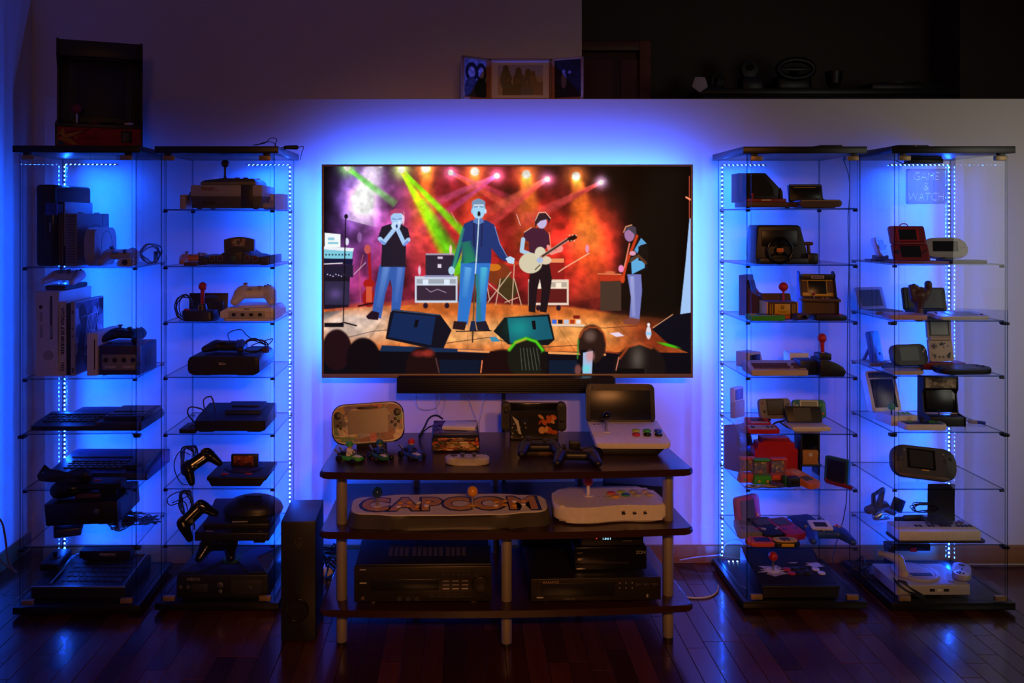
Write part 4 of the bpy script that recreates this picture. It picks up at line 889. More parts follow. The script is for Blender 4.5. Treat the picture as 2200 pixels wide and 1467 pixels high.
# ---- fourth shelf
t = thing('miniature_computer', 'beige miniature home computer with brown keys on the fourth shelf', 'computer', 1676, 2.90, c4)
pr('body', t, BEIGE, [(0, .003), (0, .022), (.03, .027), (.085, .044), (.10, .040), (.10, .003)], 'x', -.100, .100, .004, seg=3); keys(t, BROWN, -.085, .045, .016, .062, .0255, 13, 4, .004, .18, .25); keys(t, BROWN, .055, .080, .016, .062, .0255, 1, 4, .004, .15, .25, 'function_keys')
for s in (-1, 1): bx('foot', t, BROWN, (s * .08 - .01, s * .08 + .01), (.01, .09), (0, .004), .0005)
t = thing('miniature_monitor', 'tan wedge-shaped miniature monitor at the back corner of the fourth shelf', 'monitor', 1622, 3.08, c4, 30); pr('body', t, BEIGE, [(-.035, 0), (.05, 0), (.03, .056), (-.035, .056)], 'y', 0, .06, .002); bx('screen', t, SCREEN, (-.028, .028), (-.001, .002), (.012, .048), .001)
t = thing('miniature_computer', 'white miniature desktop computer with a dark screen behind the beige one', 'computer', 1722, 3.045, c4); pr('monitor', t, WHITE, [(-.036, .004), (.036, .004), (.036, .056), (-.036, .056)], 'y', .02, .08, .002); bx('screen', t, SCREEN, (-.030, .030), (.0185, .021), (.008, .038), .001); bx('base', t, WHITE, (-.055, .05), (-.03, .09), (0, .008), .002); bx('keyboard', t, LGREY, (-.045, .03), (-.055, -.034), (0, .006), .001); bx('mouse', t, DGREY, (-.078, -.060), (-.03, -.004), (0, .009), .004)
t = thing('flight_joystick', 'chunky black joystick with a bright red ball-topped stick, fourth shelf', 'joystick', 1788, 2.895, c4)
pr('base', t, BLACK, [(-.042, 0), (.042, 0), (.050, .018), (.040, .034), (.020, .046), (-.024, .062), (-.040, .058)], 'y', 0, .09, .003); bx('stick_block', t, BLACK, (-.036, .008), (.02, .07), (.055, .078), .004); bx('side_plate', t, NAVY, (-.10, -.04), (.03, .10), (0, .052), .004)
cyl('stick', t, RED, (-.014, .045, .074), (-.016, .045, .118), .0055, .0085, seg=16); sph('stick_ball', t, RED, (-.016, .045, .130), .0165, 24); cyl('stick_nut', t, SILVER, (-.014, .045, .074), (-.014, .045, .080), .008, seg=8)
# ---- fifth shelf
t = thing('folding_handheld', 'pale two-tone handheld propped open by the side glass of the fifth shelf', 'game console', 1590, 3.13, c5, 40)
bx('lower_body', t, LGREY, (-.035, .035), (0, .022), (0, .062), .004); bx('upper_body', t, WHITE, (-.033, .033), (.004, .024), (.060, .115), .004); bx('screen', t, BLUE, (-.026, .026), (.0025, .005), (.068, .108), .001); bx('label', t, BEIGE, (-.002, .030), (-.0008, .001), (.012, .034), .0005)
handheld('grey handheld with a square dark screen propped on the fifth shelf', 1664, 3.03, c5, .118, .072, .020, GREY, 74, 4, (0, .56, .48, .70), SCREENG, .012, ((-.37, .35, .10, CHAR),), ((.33, .60, .03), (.40, .70, .03), (.35, .45, .03), (-.40, .75, .03, DRED)), stand=CHAR, lift=.02, bezel=CHAR)
handheld('teal handheld with a white-framed green screen propped on the fifth shelf', 1737, 3.03, c5, .118, .066, .018, TEAL, 76, -3, (0, .60, .48, .62), SCREENL, .012, ((-.38, .65, .13, LGREY),), ((.36, .72, .055, GREEN), (.40, .25, .035, CORAL), (-.38, .3, .03, DGREEN)), stand=CHAR, lift=.022, bezel=WHITE)
handheld('black handheld leaning in front of the teal one', 1727, 2.955, c5 + .018, .122, .056, .014, BLACK, 66, -4, (-.05, .5, .50, .80), SCREENG, .006, (), ((.38, .6, .03), (.42, .45, .03)), stand=CHAR, lift=.006, name='handheld_game')
t = thing('white_flat_console', 'flat white console lying under the leaning black handheld', 'game console', 1742, 2.905, c5); pr('body', t, WHITE, [(-.058, .006), (.068, .006), (.074, .014), (.068, .021), (-.064, .021), (-.064, .012)], 'y', 0, .085, .002); bx('seam', t, BEIGE, (-.058, .068), (-.0006, .001), (.0125, .0138), 0); bx('foot', t, LGREY, (-.05, .04), (.008, .07), (0, .0065), .001)
handheld('red-rimmed pocket gamepad with a pale face at the front of the fifth shelf', 1642, 2.895, c5, .112, .050, .014, RED, 8, 0, (0, .5, .001, .001), r=.006, pads=((-.30, .5, .16, CHAR),), btns=((.18, .5, .05), (.32, .5, .05)), name='pocket_gamepad', cat='controller', bar=(-.42, .42, .16, .84, LGREY))
handheld('small red miniature console tilted behind the pocket gamepad', 1633, 2.965, c5, .080, .055, .020, RED, 10, 0, (0, .6, .6, .4), SCREEN, .004, name='miniature_console', bar=(-.4, .4, .08, .28, LGREY))
t = thing('short_cable', 'short black cable running between the red gamepad and the black handheld', 'cable', 1668, 2.96, c5); tube('cable', t, CABLE, [(-.02, .0, .006), (.0, .01, .020), (.03, .02, .024), (.06, .02, .040), (.085, .03, .05)], .0032); tube('cable', t, CABLE, [(.02, .015, .02), (.04, .0, .006), (.055, -.01, .003)], .0024)
# ---- sixth shelf
t = thing('red_block_lamp', 'chunky red block lamp standing behind the three water games', 'lamp', 1668, 3.06, c6)
steps = [(-.080, 0), (.080, 0), (.080, .095), (.068, .095), (.068, .118), (.050, .118), (.050, .135), (-.050, .135), (-.050, .118), (-.068, .118), (-.068, .095), (-.080, .095)]
pr('body', t, RED, steps, 'y', 0, .05, .001); bx('base', t, DRED, (-.085, .085), (-.004, .054), (0, .010), .002)
t = thing('tabletop_game', 'black tabletop game on tall side legs with an amber front, sixth shelf', 'electronic game', 1741, 3.05, c6)
for s in (-1, 1): bx('side_leg', t, BLACK, (s * .033 - .003, s * .033 + .003), (0, .06), (0, .155), .001); cyl('side_knob', t, BLACK, (s * .033, .02, .082), (s * .044, .02, .082), .004)
bx('hood', t, BLACKG, (-.030, .030), (.002, .05), (.095, .155), .003); pr('amber_panel', t, mat('amber_panel', (.50, .22, .05), .4), [(-.030, .040), (.030, .040), (.026, .062), (.030, .085), (.026, .094), (-.026, .094), (-.030, .085), (-.026, .062)], 'y', -.002, .045, .001); cyl('white_dial', t, LABEL, (0, .0, .078), (0, -.004, .078), .007); bx('lower_lip', t, BLACK, (-.032, .032), (-.006, .05), (.034, .042), .003)
def water_game(label, px, d, m, dots, seed):
    t = thing('water_ring_game', label, 'toy', px, d, c6, 0, 'water ring games')
    pr('base', t, m, [(-.034, 0), (.034, 0), (.029, .030), (-.029, .030)], 'y', 0, .035, .003); pr('tank', t, CLEAR, [(-.026, .029), (.026, .029), (.026, .082), (-.026, .082)], 'y', .010, .028, .001); bx('tank_lid', t, m, (-.028, .028), (.006, .032), (.081, .088), .002)
    sheet('picture_card', t, art(seed, ((190, 60, 90), (90, 150, 80), (230, 200, 120), (80, 90, 160), (210, 120, 60)), (120, 110, 140), 20, 40, 1.0, False), .044, .046, (0, .027, .056))
    for s in (-1, 1): fbtn(t, dots, s * .015, .0, .012, .005, .004)
    return t
water_game('clear water game with a coral base seen through the side glass', 1610, 2.965, CORAL, GREEN, 31)
water_game('clear water game with a bright green base between the two coral ones', 1640, 2.945, GREEN, YELLOW, 32)
water_game('clear water game with an orange base in front of the red block lamp', 1677, 2.955, CORAL, GREEN, 33)
handheld('orange handheld lying askew with its screen up on the sixth shelf', 1752, 2.90, c6, .062, .118, .020, ORANGE, 10, 28, (0, .35, .62, .26), SCREENG, .012, (), ((-.0, .75, .30, mat('pale_orange', (.75, .30, .06), .4)),), stand=None)
handheld('upright dark green handheld with a large screen turned sideways', 1800, 2.95, c6, .085, .095, .018, DGREEN, 84, -52, (0, .52, .74, .70), SCREEN, .006, (), ((-.40, .12, .04, RED), (.40, .12, .04, RED)), stand=BLACK, bezel=CHAR)
t = thing('handheld_stand', 'low dark red stand under the upright dark green handheld', 'stand', 1806, 2.93, c6, -52); bx('body', t, DRED, (-.05, .045), (-.012, .0), (0, .012), .003)
handheld('small dark purple square game lying beside the orange handheld', 1679, 2.915, c6, .055, .045, .012, PURPLE, 4, 10, (0, .55, .6, .5), SCREEN, .004, (), ((-.3, .15, .05), (.3, .15, .05)))
t = thing('keyring_game', 'small navy box-shaped keyring game beside the orange handheld', 'electronic game', 1706, 2.915, c6, 12); bx('body', t, NAVY, (-.024, .026), (0, .03), (0, .034), .003); bx('screen', t, SCREEN, (-.012, .016), (-.001, .001), (.010, .026), .001); bx('green_tab', t, DGREEN, (-.034, -.024), (.004, .022), (.004, .042), .002); torus('key_ring', t, SILVER, (.0, -.02, .002), .010, .0010)
t = thing('flat_keyring', 'flat cream and green keyring tag at the front edge of the sixth shelf', 'keyring', 1621, 2.905, c6); pr('tag', t, LABEL, ell(.026, .016, 24, 0, .016), 'z', 0, .004, .0008); pr('green_patch', t, DGREEN, ell(.010, .008, 16, .0, .012), 'z', .0038, .0046); pr('rim', t, BLACK, ell(.0275, .0175, 24, 0, .016), 'z', 0, .0025)
t = thing('flat_keyring', 'flat tan cloud-shaped keyring tag beside the small purple game', 'keyring', 1660, 2.905, c6); pr('tag', t, BEIGE, [(.036 * math.cos(a) * (1 + .12 * math.sin(9 * a)), .018 + .014 * math.sin(a) * (1 + .12 * math.sin(9 * a))) for a in np.linspace(0, 2 * math.pi, 40, endpoint=False)], 'z', 0, .005, .0008); pr('rim', t, BLACK, [(.0375 * math.cos(a) * (1 + .12 * math.sin(9 * a)), .018 + .0155 * math.sin(a) * (1 + .12 * math.sin(9 * a))) for a in np.linspace(0, 2 * math.pi, 40, endpoint=False)], 'z', 0, .003)
t = thing('miniature_arcade', 'grey-purple miniature arcade machine against the side glass of the sixth shelf', 'arcade machine', 1597, 3.13, c6, 38)
for s in (-1, 1): pr('side_panel', t, PURPLE, [(-.03, 0), (.05, 0), (.05, .165), (.01, .175), (-.008, .155), (.0, .12), (-.012, .085), (-.04, .07)], 'x', s * .048 - .002, s * .048 + .002, .0005)
bx('body', t, DGREY, (-.046, .046), (-.015, .048), (0, .068), .001); u = bx('screen_bezel', t, DGREY, (-.046, .046), (0, .004), (0, .066), .001, loc=(0, .0, .082), rot=(R(-12), 0, 0)); bx('screen', u, SCREENG, (-.030, .030), (-.001, .001), (.010, .052), .0005); bx('marquee', t, GREY, (-.046, .046), (.004, .02), (.150, .168), .001); bx('control_shelf', t, DGREY, (-.046, .046), (-.04, .0), (.066, .072), .001)
# ---- seventh shelf
handheld('large red and yellow handheld standing behind the others by the side glass', 1604, 3.10, c7, .115, .112, .020, RED, 82, 28, (-.05, .55, .56, .56), SCREENG, .012, (), ((-.36, .12, .05, YELLOW), (.36, .18, .05, YELLOW), (.36, .34, .05, YELLOW)), stand=BLACK, bezel=BROWN)
handheld('grey brick handheld lying under the large red one', 1615, 2.97, c7, .092, .10, .026, GREY, 6, -8, (0, .72, .62, .30), SCREENG, .006, ((-.28, .32, .2, CHAR),), ((.25, .30, .06, MAGENTA), (.38, .36, .06, MAGENTA)), bezel=DGREY, group='handhelds lying in a row')
handheld('black handheld lying beside the magenta one on the bottom glass shelf', 1668, 2.955, c7, .090, .130, .024, BLACK, 7, 12, (0, .74, .66, .34), SCREENG, .006, ((-.28, .34, .2, LGREY),), ((.25, .30, .06, LGREY), (.38, .36, .06, LGREY)), bezel=CHAR, group='handhelds lying in a row')
handheld('magenta handheld lying between the black and the blue handhelds', 1712, 2.96, c7, .080, .125, .024, MAGENTA, 7, 16, (0, .74, .66, .36), SCREENG, .008, ((-.28, .34, .2, PURPLE),), ((.25, .30, .06, PURPLE), (.38, .36, .06, PURPLE)), bezel=DRED, group='handhelds lying in a row')
handheld('large plain blue handheld lying behind the blue gamepad', 1762, 3.0, c7, .098, .125, .020, NAVY, 7, 18, (0, .74, .66, .36), NAVY, .006, ((-.28, .30, .2, YELLOW),), ((.30, .30, .05, YELLOW),), group='handhelds lying in a row')
handheld('small oval red handheld at the front of the bottom glass shelf', 1640, 2.90, c7, .108, .052, .014, CORAL, 5, 0, (.04, .52, .46, .5), SCREEN, .024, (), (), bezel=DRED)
t = thing('pocket_game', 'small yellow and black pocket game at the front of the bottom glass shelf', 'electronic game', 1693, 2.893, c7); pr('bumper', t, BLACK, ell(.050, .026, 26, 0, .027, 3), 'z', 0, .016, .003); pr('face', t, YELLOW, ell(.042, .021, 26, 0, .028, 3), 'z', .0155, .020, .001); bx('screen', t, SCREEN, (-.017, .017), (.022, .040), (.0198, .0212), .0005); bx('yellow_tab', t, YELLOW, (-.022, .022), (-.001, .006), (.003, .014), .001)
for s in (-1, 1): btn(t, BLACK, s * .008, .013, .0196, .004, .002)
gamepad('translucent blue gamepad at the end of the bottom glass shelf', 1774, 2.895, c7, BLUE, .158, -4, 6, stick=LGREY, dots=(YELLOW, YELLOW, CORAL, CORAL), sticks=False, drop=.3)
handheld('white miniature tablet lying on the translucent blue gamepad', 1768, 2.955, c7 + .038, .075, .055, .006, WHITE, 12, -4, (0, .5, .6, .5), SCREEN, .004, name='miniature_tablet')
# ---- cabinet floor: black arcade stick
t = thing('arcade_stick', 'black arcade stick with a red ball joystick and a white starburst', 'joystick', 1721, 2.89, c8)
prb = [(0, .006), (0, .040), (.015, .052), (.165, .066), (.21, .092), (.235, .092), (.24, .0), (.02, .0)]
pr('body', t, BLACK, prb, 'x', -.134, .134, .003); bx('front_lip', t, BLACK, (-.136, .136), (-.004, .012), (.036, .048), .003)
def top(y): return .052 + (y - .015) * (.014 / .15)
star = []
for i in range(22):
    a = 2 * math.pi * i / 22; r = (.052 if i % 4 == 0 else .040) if i % 2 == 0 else .022; star.append((r * math.cos(a) * 1.2, r * .8 * math.sin(a)))
sl = math.atan2(.014, .15)
pr('starburst', t, LABEL, star, 'z', 0, .0008, loc=(-.062, .095, top(.095)), rot=(sl, 0, 0)); pr('joystick_plate', t, WHITE, ell(.022, .020, 28), 'z', 0, .0022, .0004, loc=(-.062, .095, top(.095)), rot=(sl, 0, 0)); joy(t, RED, -.062, .095, top(.095), .052, .0165, SILVER, .004)
pr('starburst', t, LABEL, [(p[0] * .62, p[1] * .5) for p in star], 'z', 0, .0008, loc=(.105, .135, top(.135)), rot=(sl, 0, 0)); pr('logo_mark', t, LGREY, [(-.018, 0), (.0, .004), (.02, .003), (.012, -.003), (-.004, -.002)], 'z', 0, .0008, loc=(.03, .15, top(.15)), rot=(sl, 0, 0))
for x, y, m in ((-.010, .10, RED), (-.004, .072, RED), (.022, .108, BLACKG), (.026, .080, BLACKG), (.052, .110, BLACKG), (.057, .082, BLACKG), (.094, .100, WHITE), (.104, .074, WHITE)): btn(t, m, x, y, top(y), .0135, .006, rim=CHAR if m == BLACKG else None)
for s in (-1, 1):
    for q in (.03, .2): cyl('foot', t, BLACK, (s * .11, q, 0), (s * .11, q, .007), .010)
t = thing('thin_wire', 'thin black wire hanging down inside the cabinet beside the television', 'wire', 1822, 3.12, c8)
tube('wire', t, CABLE, [(WX(x, 3.12) - WX(1822, 3.12), 0, WZ(y, 3.12) - c8) for x, y in ((1812, 342), (1822, 372), (1826, 410), (1822, 470), (1824, 560), (1821, 700), (1820, 900), (1818, 1080), (1790, 1190), (1795, 1215))], .0020, 4, 6)
t = thing('thin_wire', 'pale cable arching behind the glass at the foot of the cabinet beside the television', 'cable', 1580, 3.262, 0)
tube('wire', t, CABLEW, [(WX(x, 3.262) - WX(1580, 3.262), 0, max(.004, WZ(y, 3.262))) for x, y in ((1460, 1203), (1500, 1196), (1550, 1190), (1556, 1172), (1580, 1160), (1605, 1168), (1630, 1185), (1638, 1198))], .0030, 4, 6)
t = thing('white_cable', 'white cable lying on the floor between the stand and the glass cabinet', 'cable', 1490, 2.97, 0); tube('wire', t, CABLEW, [(-.06, .02, .004), (0, 0, .004), (.06, .01, .004), (.10, .05, .004), (.12, .10, .004)], .0032)
# =================================================================== FAR RIGHT CABINET
d1, d2, d3, d4, d5, d6, d7 = SH[4]
t = thing('etched_sign', 'clear acrylic sign etched with the words GAME and WATCH', 'sign', 1991, 3.10, WZ(438, 3.10))
sw_, sh_ = .155, .132
# one plate, its tint deepened so the letters let into it look lit (2-D curve: rounded outline with letter-shaped openings)
fc = bpy.data.curves.new('lettering', 'FONT'); fc.body = 'GAME\n&\nWATCH'; fc.align_x = 'CENTER'; fc.align_y = 'CENTER'; fc.size = .046; fc.space_line = .88; fc.shear = .10; fc.resolution_u = 3; fc.offset = .0012
fo = bpy.data.objects.new('lettering', fc); COL.objects.link(fo)
lt_me = bpy.data.meshes.new_from_object(fo.evaluated_get(bpy.context.evaluated_depsgraph_get()))
xs_ = [v.co.x for v in lt_me.vertices]; ys_ = [v.co.y for v in lt_me.vertices]; k_ = (.138 / (max(xs_) - min(xs_)), .110 / (max(ys_) - min(ys_))); c_ = ((max(xs_) + min(xs_)) / 2, (max(ys_) + min(ys_)) / 2)
MT = Matrix.Diagonal((k_[0], k_[1], 1, 1)) @ Matrix.Translation((-c_[0], -c_[1], 0))
bpy.context.view_layer.objects.active = fo; fo.select_set(True); bpy.ops.object.convert(target='CURVE'); fc = fo.data
fc.transform(MT); lt_me.transform(MT)
fc.dimensions = '2D'; fc.fill_mode = 'BOTH'; fc.extrude = .002; fc.offset = 0
sp_ = fc.splines.new('POLY'); rr_ = rrect(sw_, sh_, .008, 5); sp_.points.add(len(rr_) - 1); sp_.use_cyclic_u = True
for q_, (x_, y_) in zip(sp_.points, rr_): q_.co = (x_, y_, 0, 1)
bpy.context.view_layer.update()
pl_me = bpy.data.meshes.new_from_object(fo.evaluated_get(bpy.context.evaluated_depsgraph_get())); bpy.data.objects.remove(fo)
pl_me.materials.clear(); lt_me.materials.clear()
link('plate', pl_me, glassmat('acrylic_dimmed_for_letters', (.48, .58, .68)), t, (0, .002, sh_ / 2), (R(90), 0, 0), 0)
link('lettering', lt_me, glassmat('etched_letter_glass', (.995, 1.0, 1.0), haze=.05), t, (0, .002, sh_ / 2), (R(90), 0, 0), 0)
bm = bmesh.new(); _tube(bm, [Vector((x, -.0006, z)) for x, z in rrect(sw_ - .008, sh_ - .008, .006, 5, 0, sh_ / 2)], .0006, 6, True); done('etched_border', bm, ETCH, t)
for s in (-1, 1): cyl('hanging_thread', t, CLEAR, (s * .05, .002, sh_ - .004), (s * .05, .002, 1.596 - t.location.z), .0006, seg=6)
t = thing('led_controller', 'black led controller box hanging under the far right cabinet top', 'controller box', 1989, 3.02, WZ(351, 3.02)); bx('body', t, BLACK, (-.066, .066), (0, .03), (.0, .018), .004); bx('mount', t, BLACK, (-.06, .062), (.002, .028), (.018, 1.597 - t.location.z), .002); tube('wire', t, CABLE, [(-.066, .01, .005), (-.078, .0, -.002), (-.088, .01, .004), (-.10, .02, .012)], .0015)
t = thing('small_black_remote', 'thin black box lying on top of the far right cabinet', 'box', 1962, 2.90, 1.622); bx('body', t, BLACK, (-.055, .055), (0, .04), (0, .008), .002); bx('status_light', t, SILVER, (.008, .012), (-.0005, .001), (.003, .005), 0)
t = thing('small_black_remote', 'thin black box lying on top of the cabinet next to the television', 'box', 1792, 2.90, 1.622); bx('body', t, BLACK, (-.05, .03), (0, .05), (0, .008), .002); tube('wire', t, CABLE, [(-.05, .02, .004), (-.07, .02, .003), (-.09, .03, .002)], .0015)
# ---- first shelf
def oval(label, px, d, z, w, h, m, yaw, tilt, dark, lift, standm):
    o = thing('oval_handheld', label, 'game console', px, d, z, yaw, None, tilt); o.location.z += lift
    pr('body', o, m, ell(w / 2, h / 2, 36, 0, h / 2, 3.2), 'z', 0, .020, .006, seg=3); pr('screen_window', o, dark, [(-w * .30, h * .30), (w * .26, h * .30), (w * .30, h * .82), (-w * .26, h * .82)], 'z', .0195, .0212); dpad(o, LGREY, -w * .40, h * .5, .0195, h * .2)
    for q in (.36, .42): btn(o, LGREY, w * q, h * (.3 + q * .5), .0195, h * .05, .003)
    i = o.rotation_euler.to_matrix().inverted()
    b = bx('stand', o, standm, (-.022, .022), (-.012, .030), (0, lift + .010), .003); b.matrix_parent_inverse = Matrix(); b.rotation_euler = i.to_euler(); b.location = i @ Vector((0, -.006, -lift))
    return o
oval('white oval handheld angled by the side glass of the first shelf', 1892, 3.10, d1, .115, .078, WHITE, 48, 70, LGREY, .012, CHAR)
oval('silver oval handheld with a dark wide screen on a small black stand', 2031, 3.01, d1, .158, .078, LGREY, -4, 66, SCREEN, .010, BLACK)
t = clamshell('red folding two-screen handheld standing wide open on the first shelf', 1958, 2.985, d1 + .002, .125, .068, .012, DRED, 178, 66, -4, SCREEN, SCREEN, top=DRED, frame=RED, scr=(.50, .60)); tube('carry_loop', t, RED, [(-.02, .135, .004), (-.01, .148, .004), (.008, .148, .004), (.012, .136, .004)], .002)
t = thing('handheld_dock', 'thin dark red tray lying flat at the front of the first shelf', 'tray', 1980, 2.91, d1); slab('body', t, DRED, .21, .06, .008, .006, .001)
t = thing('slim_case', 'thin black case lying flat at the front corner of the first shelf', 'case', 2082, 2.905, d1); slab('body', t, BLACK, .132, .06, .012, .006, .002)
t = thing('slim_case', 'thin dark blue case lying flat under the white oval handheld', 'case', 1898, 3.06, d1); slab('body', t, NAVY, .095, .05, .008, .004, .001)
# ---- second shelf
clamshell('blue grey folding handheld standing open at the side glass of the second shelf', 1912, 3.07, d2, .125, .085, .012, GREY, 108, 0, 14, SCREEN, SCREEN, scr=(.74, .74))
clamshell('black folding handheld open behind the dark hand figure', 2014, 3.02, d2, .155, .086, .012, BLACK, 104, 0, -4, SCREEN, SCREEN, scr=(.80, .80))
t = thing('hand_figure', 'dark brown open hand figure standing on the second shelf', 'figurine', 1981, 2.945, d2)
capsules('body', t, BROWN, [((0, .02, .004), (0, .02, .035), .019, .013), ((0, .02, .035), (0, .02, .080), .014, .026), ((-.018, .02, .07), (-.030, .02, .112), .016, .009), ((-.024, .02, .10), (-.022, .012, .118), .008, .007), ((-.006, .02, .085), (-.010, .014, .112), .011, .007), ((.006, .02, .085), (.006, .014, .106), .010, .007), ((.018, .02, .072), (.034, .02, .100), .014, .012), ((.034, .02, .100), (.032, .018, .122), .012, .013)], .0035)
cyl('base', t, BROWN, (0, .02, 0), (0, .02, .006), .026, seg=28, bev=.001)
handheld('pink flat folded handheld lying at the front of the second shelf', 1953, 2.905, d2, .132, .070, .016, PINK, 3, -3, (0, .5, .001, .001), r=.008, btns=((.42, .1, .02),), name='folded_handheld')
handheld('white wedge tablet game with a pale screen at the front of the second shelf', 2074, 2.905, d2, .185, .085, .012, WHITE, 6, 4, (.06, .55, .52, .6), SCREENL, .012, (), ((-.40, .6, .02), (-.36, .75, .02), (.42, .3, .025, DRED)), name='tablet_game', bezel=LGREY)
# ---- third shelf
handheld('blue upright handheld leaning on the side glass of the third shelf', 1880, 3.10, d3, .065, .125, .018, NAVY, 80, 35, (0, .76, .75, .42), SCREEN, .008, ((-.2, .3, .25, BLUE),), ((.25, .32, .08, BLUE),), stand=NAVY)
handheld('dark rounded handheld propped up beside the cream tribal-marked handheld', 1952, 2.985, d3 + .012, .138, .075, .022, CHAR, 72, 10, (-.02, .55, .55, .68), SCREEN, .022, (), ((.38, .62, .028, LGREY), (.43, .72, .028, LGREY)), stand=BLACK, lift=.004)
t = clamshell('cream folding handheld with black tribal marks standing fully open', 2020, 3.03, d3 + .0245, .086, .082, .012, BEIGE, 178, 80, -1, SCREENG, None, pads=False, top=BEIGE, frame=CHAR, scr=(.74, .64))
torus('pad_ring', t, GREY, (-.024, .055, .0122), .012, .0008); dpad(t, DGREY, -.024, .055, .0118, .017)
for x, y in ((.014, .052), (.029, .056), (-.006, .016), (.008, .016)): btn(t, LGREY if y > .03 else GREY, x, y, .0118, .0048, .0025)
for pts in ([(-.036, .034), (-.030, .022), (-.024, .028), (-.018, .020), (-.022, .012), (-.030, .010), (-.024, .018), (-.032, .020)], [(.036, .034), (.030, .022), (.024, .028), (.018, .020), (.022, .012), (.030, .010), (.024, .018), (.032, .020)], [(-.008, .066), (.0, .056), (.004, .064), (.012, .060), (.022, .068), (.010, .066), (.004, .072), (.0, .064)]): pr('tribal_mark', t, CHAR, pts, 'z', .0118, .0124)
t = thing('folded_handheld', 'long dark red folded handheld lying on the third shelf stack', 'game console', 2031, 2.99, d3); slab('body', t, DRED, .16, .075, .024, .010, .004); bx('seam', t, MAGENTA, (-.07, .07), (-.0005, .001), (.011, .0125), 0); cyl('lens', t, BLACK, (.07, .001, .012), (.07, -.001, .012), .004)
t = thing('folded_handheld', 'cream folded handheld lying at the front of the third shelf', 'game console', 1952, 2.90, d3); slab('body', t, BEIGE, .112, .07, .012, .006, .002)
t = thing('folded_handheld', 'orange and dark folded handheld under the dark rounded one', 'game console', 1948, 2.975, d3); slab('body', t, CHAR, .125, .06, .012, .006, .002); bx('orange_line', t, ORANGE, (-.05, .05), (-.0006, .001), (.004, .008), 0)
t = thing('folded_handheld', 'silver blue folded handheld by the side glass of the third shelf', 'game console', 1894, 3.06, d3); slab('body', t, GREY, .09, .09, .012, .006, .002)
t = handheld('flat black rounded handheld lying at the front corner of the third shelf', 2082, 2.90, d3, .198, .080, .018, BLACK, 4, 3, (0, .5, .52, .75), SCREEN, .036, ((-.38, .6, .07, CHAR),), ((.40, .5, .022, CHAR), (.43, .6, .022, CHAR), (.36, .75, .022, CHAR)), name='flat_handheld')
# ---- fourth shelf
t = thing('miniature_arcade', 'white miniature arcade machine with a green ball joystick', 'arcade machine', 1932, 3.0, d4, 6)
pr('body', t, WHITE, [(-.03, 0), (.085, 0), (.085, .036), (-.03, .036)], 'x', -.052, .052, .004)
u = pr('monitor', t, WHITE, rrect(.115, .150, .010, 5, 0, .075), 'y', 0, .030, .004, loc=(-.012, .050, .034), rot=(R(-20), 0, R(0))); bx('screen', u, SCREEN, (-.045, .045), (-.001, .002), (.014, .118), .001); bx('header', u, NAVY, (-.048, .048), (-.001, .002), (.124, .144), .001)
joy(t, GREEN, -.034, -.006, .036, .028, .0125, BLACK, .003)
for q in (-.002, .016, .034): btn(t, GREEN, q, -.004, .0355, .006, .003); btn(t, GREEN, q + .006, .012, .0355, .006, .003)
t = thing('arcade_gamepad', 'white flat gamepad with green buttons in front of the white miniature arcade', 'controller', 1991, 2.905, d4); pr('body', t, WHITE, rrect(.150, .062, .012, 5, 0, .031), 'z', 0, .020, .005, seg=3); bx('face', t, NAVY, (-.066, .066), (.010, .056), (.0195, .0208), .0005); cyl('thumb_stick', t, BLACK, (.0, .035, .02), (.0, .035, .034), .006); cyl('stick_cap', t, BLACK, (.0, .035, .034), (.0, .035, .038), .011)
for x, y in ((-.045, .03), (-.033, .042), (.03, .03), (.042, .03), (.054, .03), (.034, .043), (.046, .043)): btn(t, GREEN, x, y, .0206, .0055, .003)
t = thing('miniature_arcade', 'black miniature arcade machine with a picture header, fourth shelf', 'arcade machine', 2023, 3.0, d4, -3)
prof = [(-.045, 0), (.05, 0), (.05, .172), (.006, .172), (.004, .125), (.016, .108), (.004, .040), (-.045, .034)]
for s in (-1, 1): pr('side_panel', t, BLACK, prof, 'x', s * .060 - .002, s * .060 + .002, .0006)
bx('body', t, BLACK, (-.058, .058), (-.042, .048), (0, .034), .002); q = bx('header', t, BLACK, (-.058, .058), (.006, .03), (.125, .170), .001); sheet('header_picture', q, art(44, ((150, 140, 120), (90, 85, 75), (180, 170, 150), (60, 60, 65), (200, 190, 165)), (120, 112, 100), 26, 60, .38), .108, .038, (0, .0052, .148))
u = bx('screen_bezel', t, BLACKG, (-.058, .058), (0, .004), (0, .085), .001, loc=(0, .008, .040), rot=(R(-8), 0, 0)); bx('screen', u, SCREEN, (-.046, .046), (-.001, .001), (.010, .078), .0005); bx('trim_strip', t, BEIGE, (-.058, .058), (.0, .004), (.036, .040), .0005); joy(t, BLACK, -.02, -.02, .034, .016, .005, BLACK, .002)
for q_ in (.012, .026, .04): btn(t, CHAR, q_, -.022, .034, .005, .003)
t = thing('usb_stick', 'small usb stick on a red lead beside the black miniature arcade', 'usb stick', 2090, 3.0, d4, -28); bx('body', t, LGREY, (-.014, .014), (0, .016), (0, .012), .002); bx('blue_end', t, BLUE, (.014, .040), (.001, .015), (.001, .011), .002); tube('red_lead', t, DRED, [(-.014, .008, .006), (-.03, .02, .012), (-.048, .01, .010), (-.06, -.005, .012)], .0018)
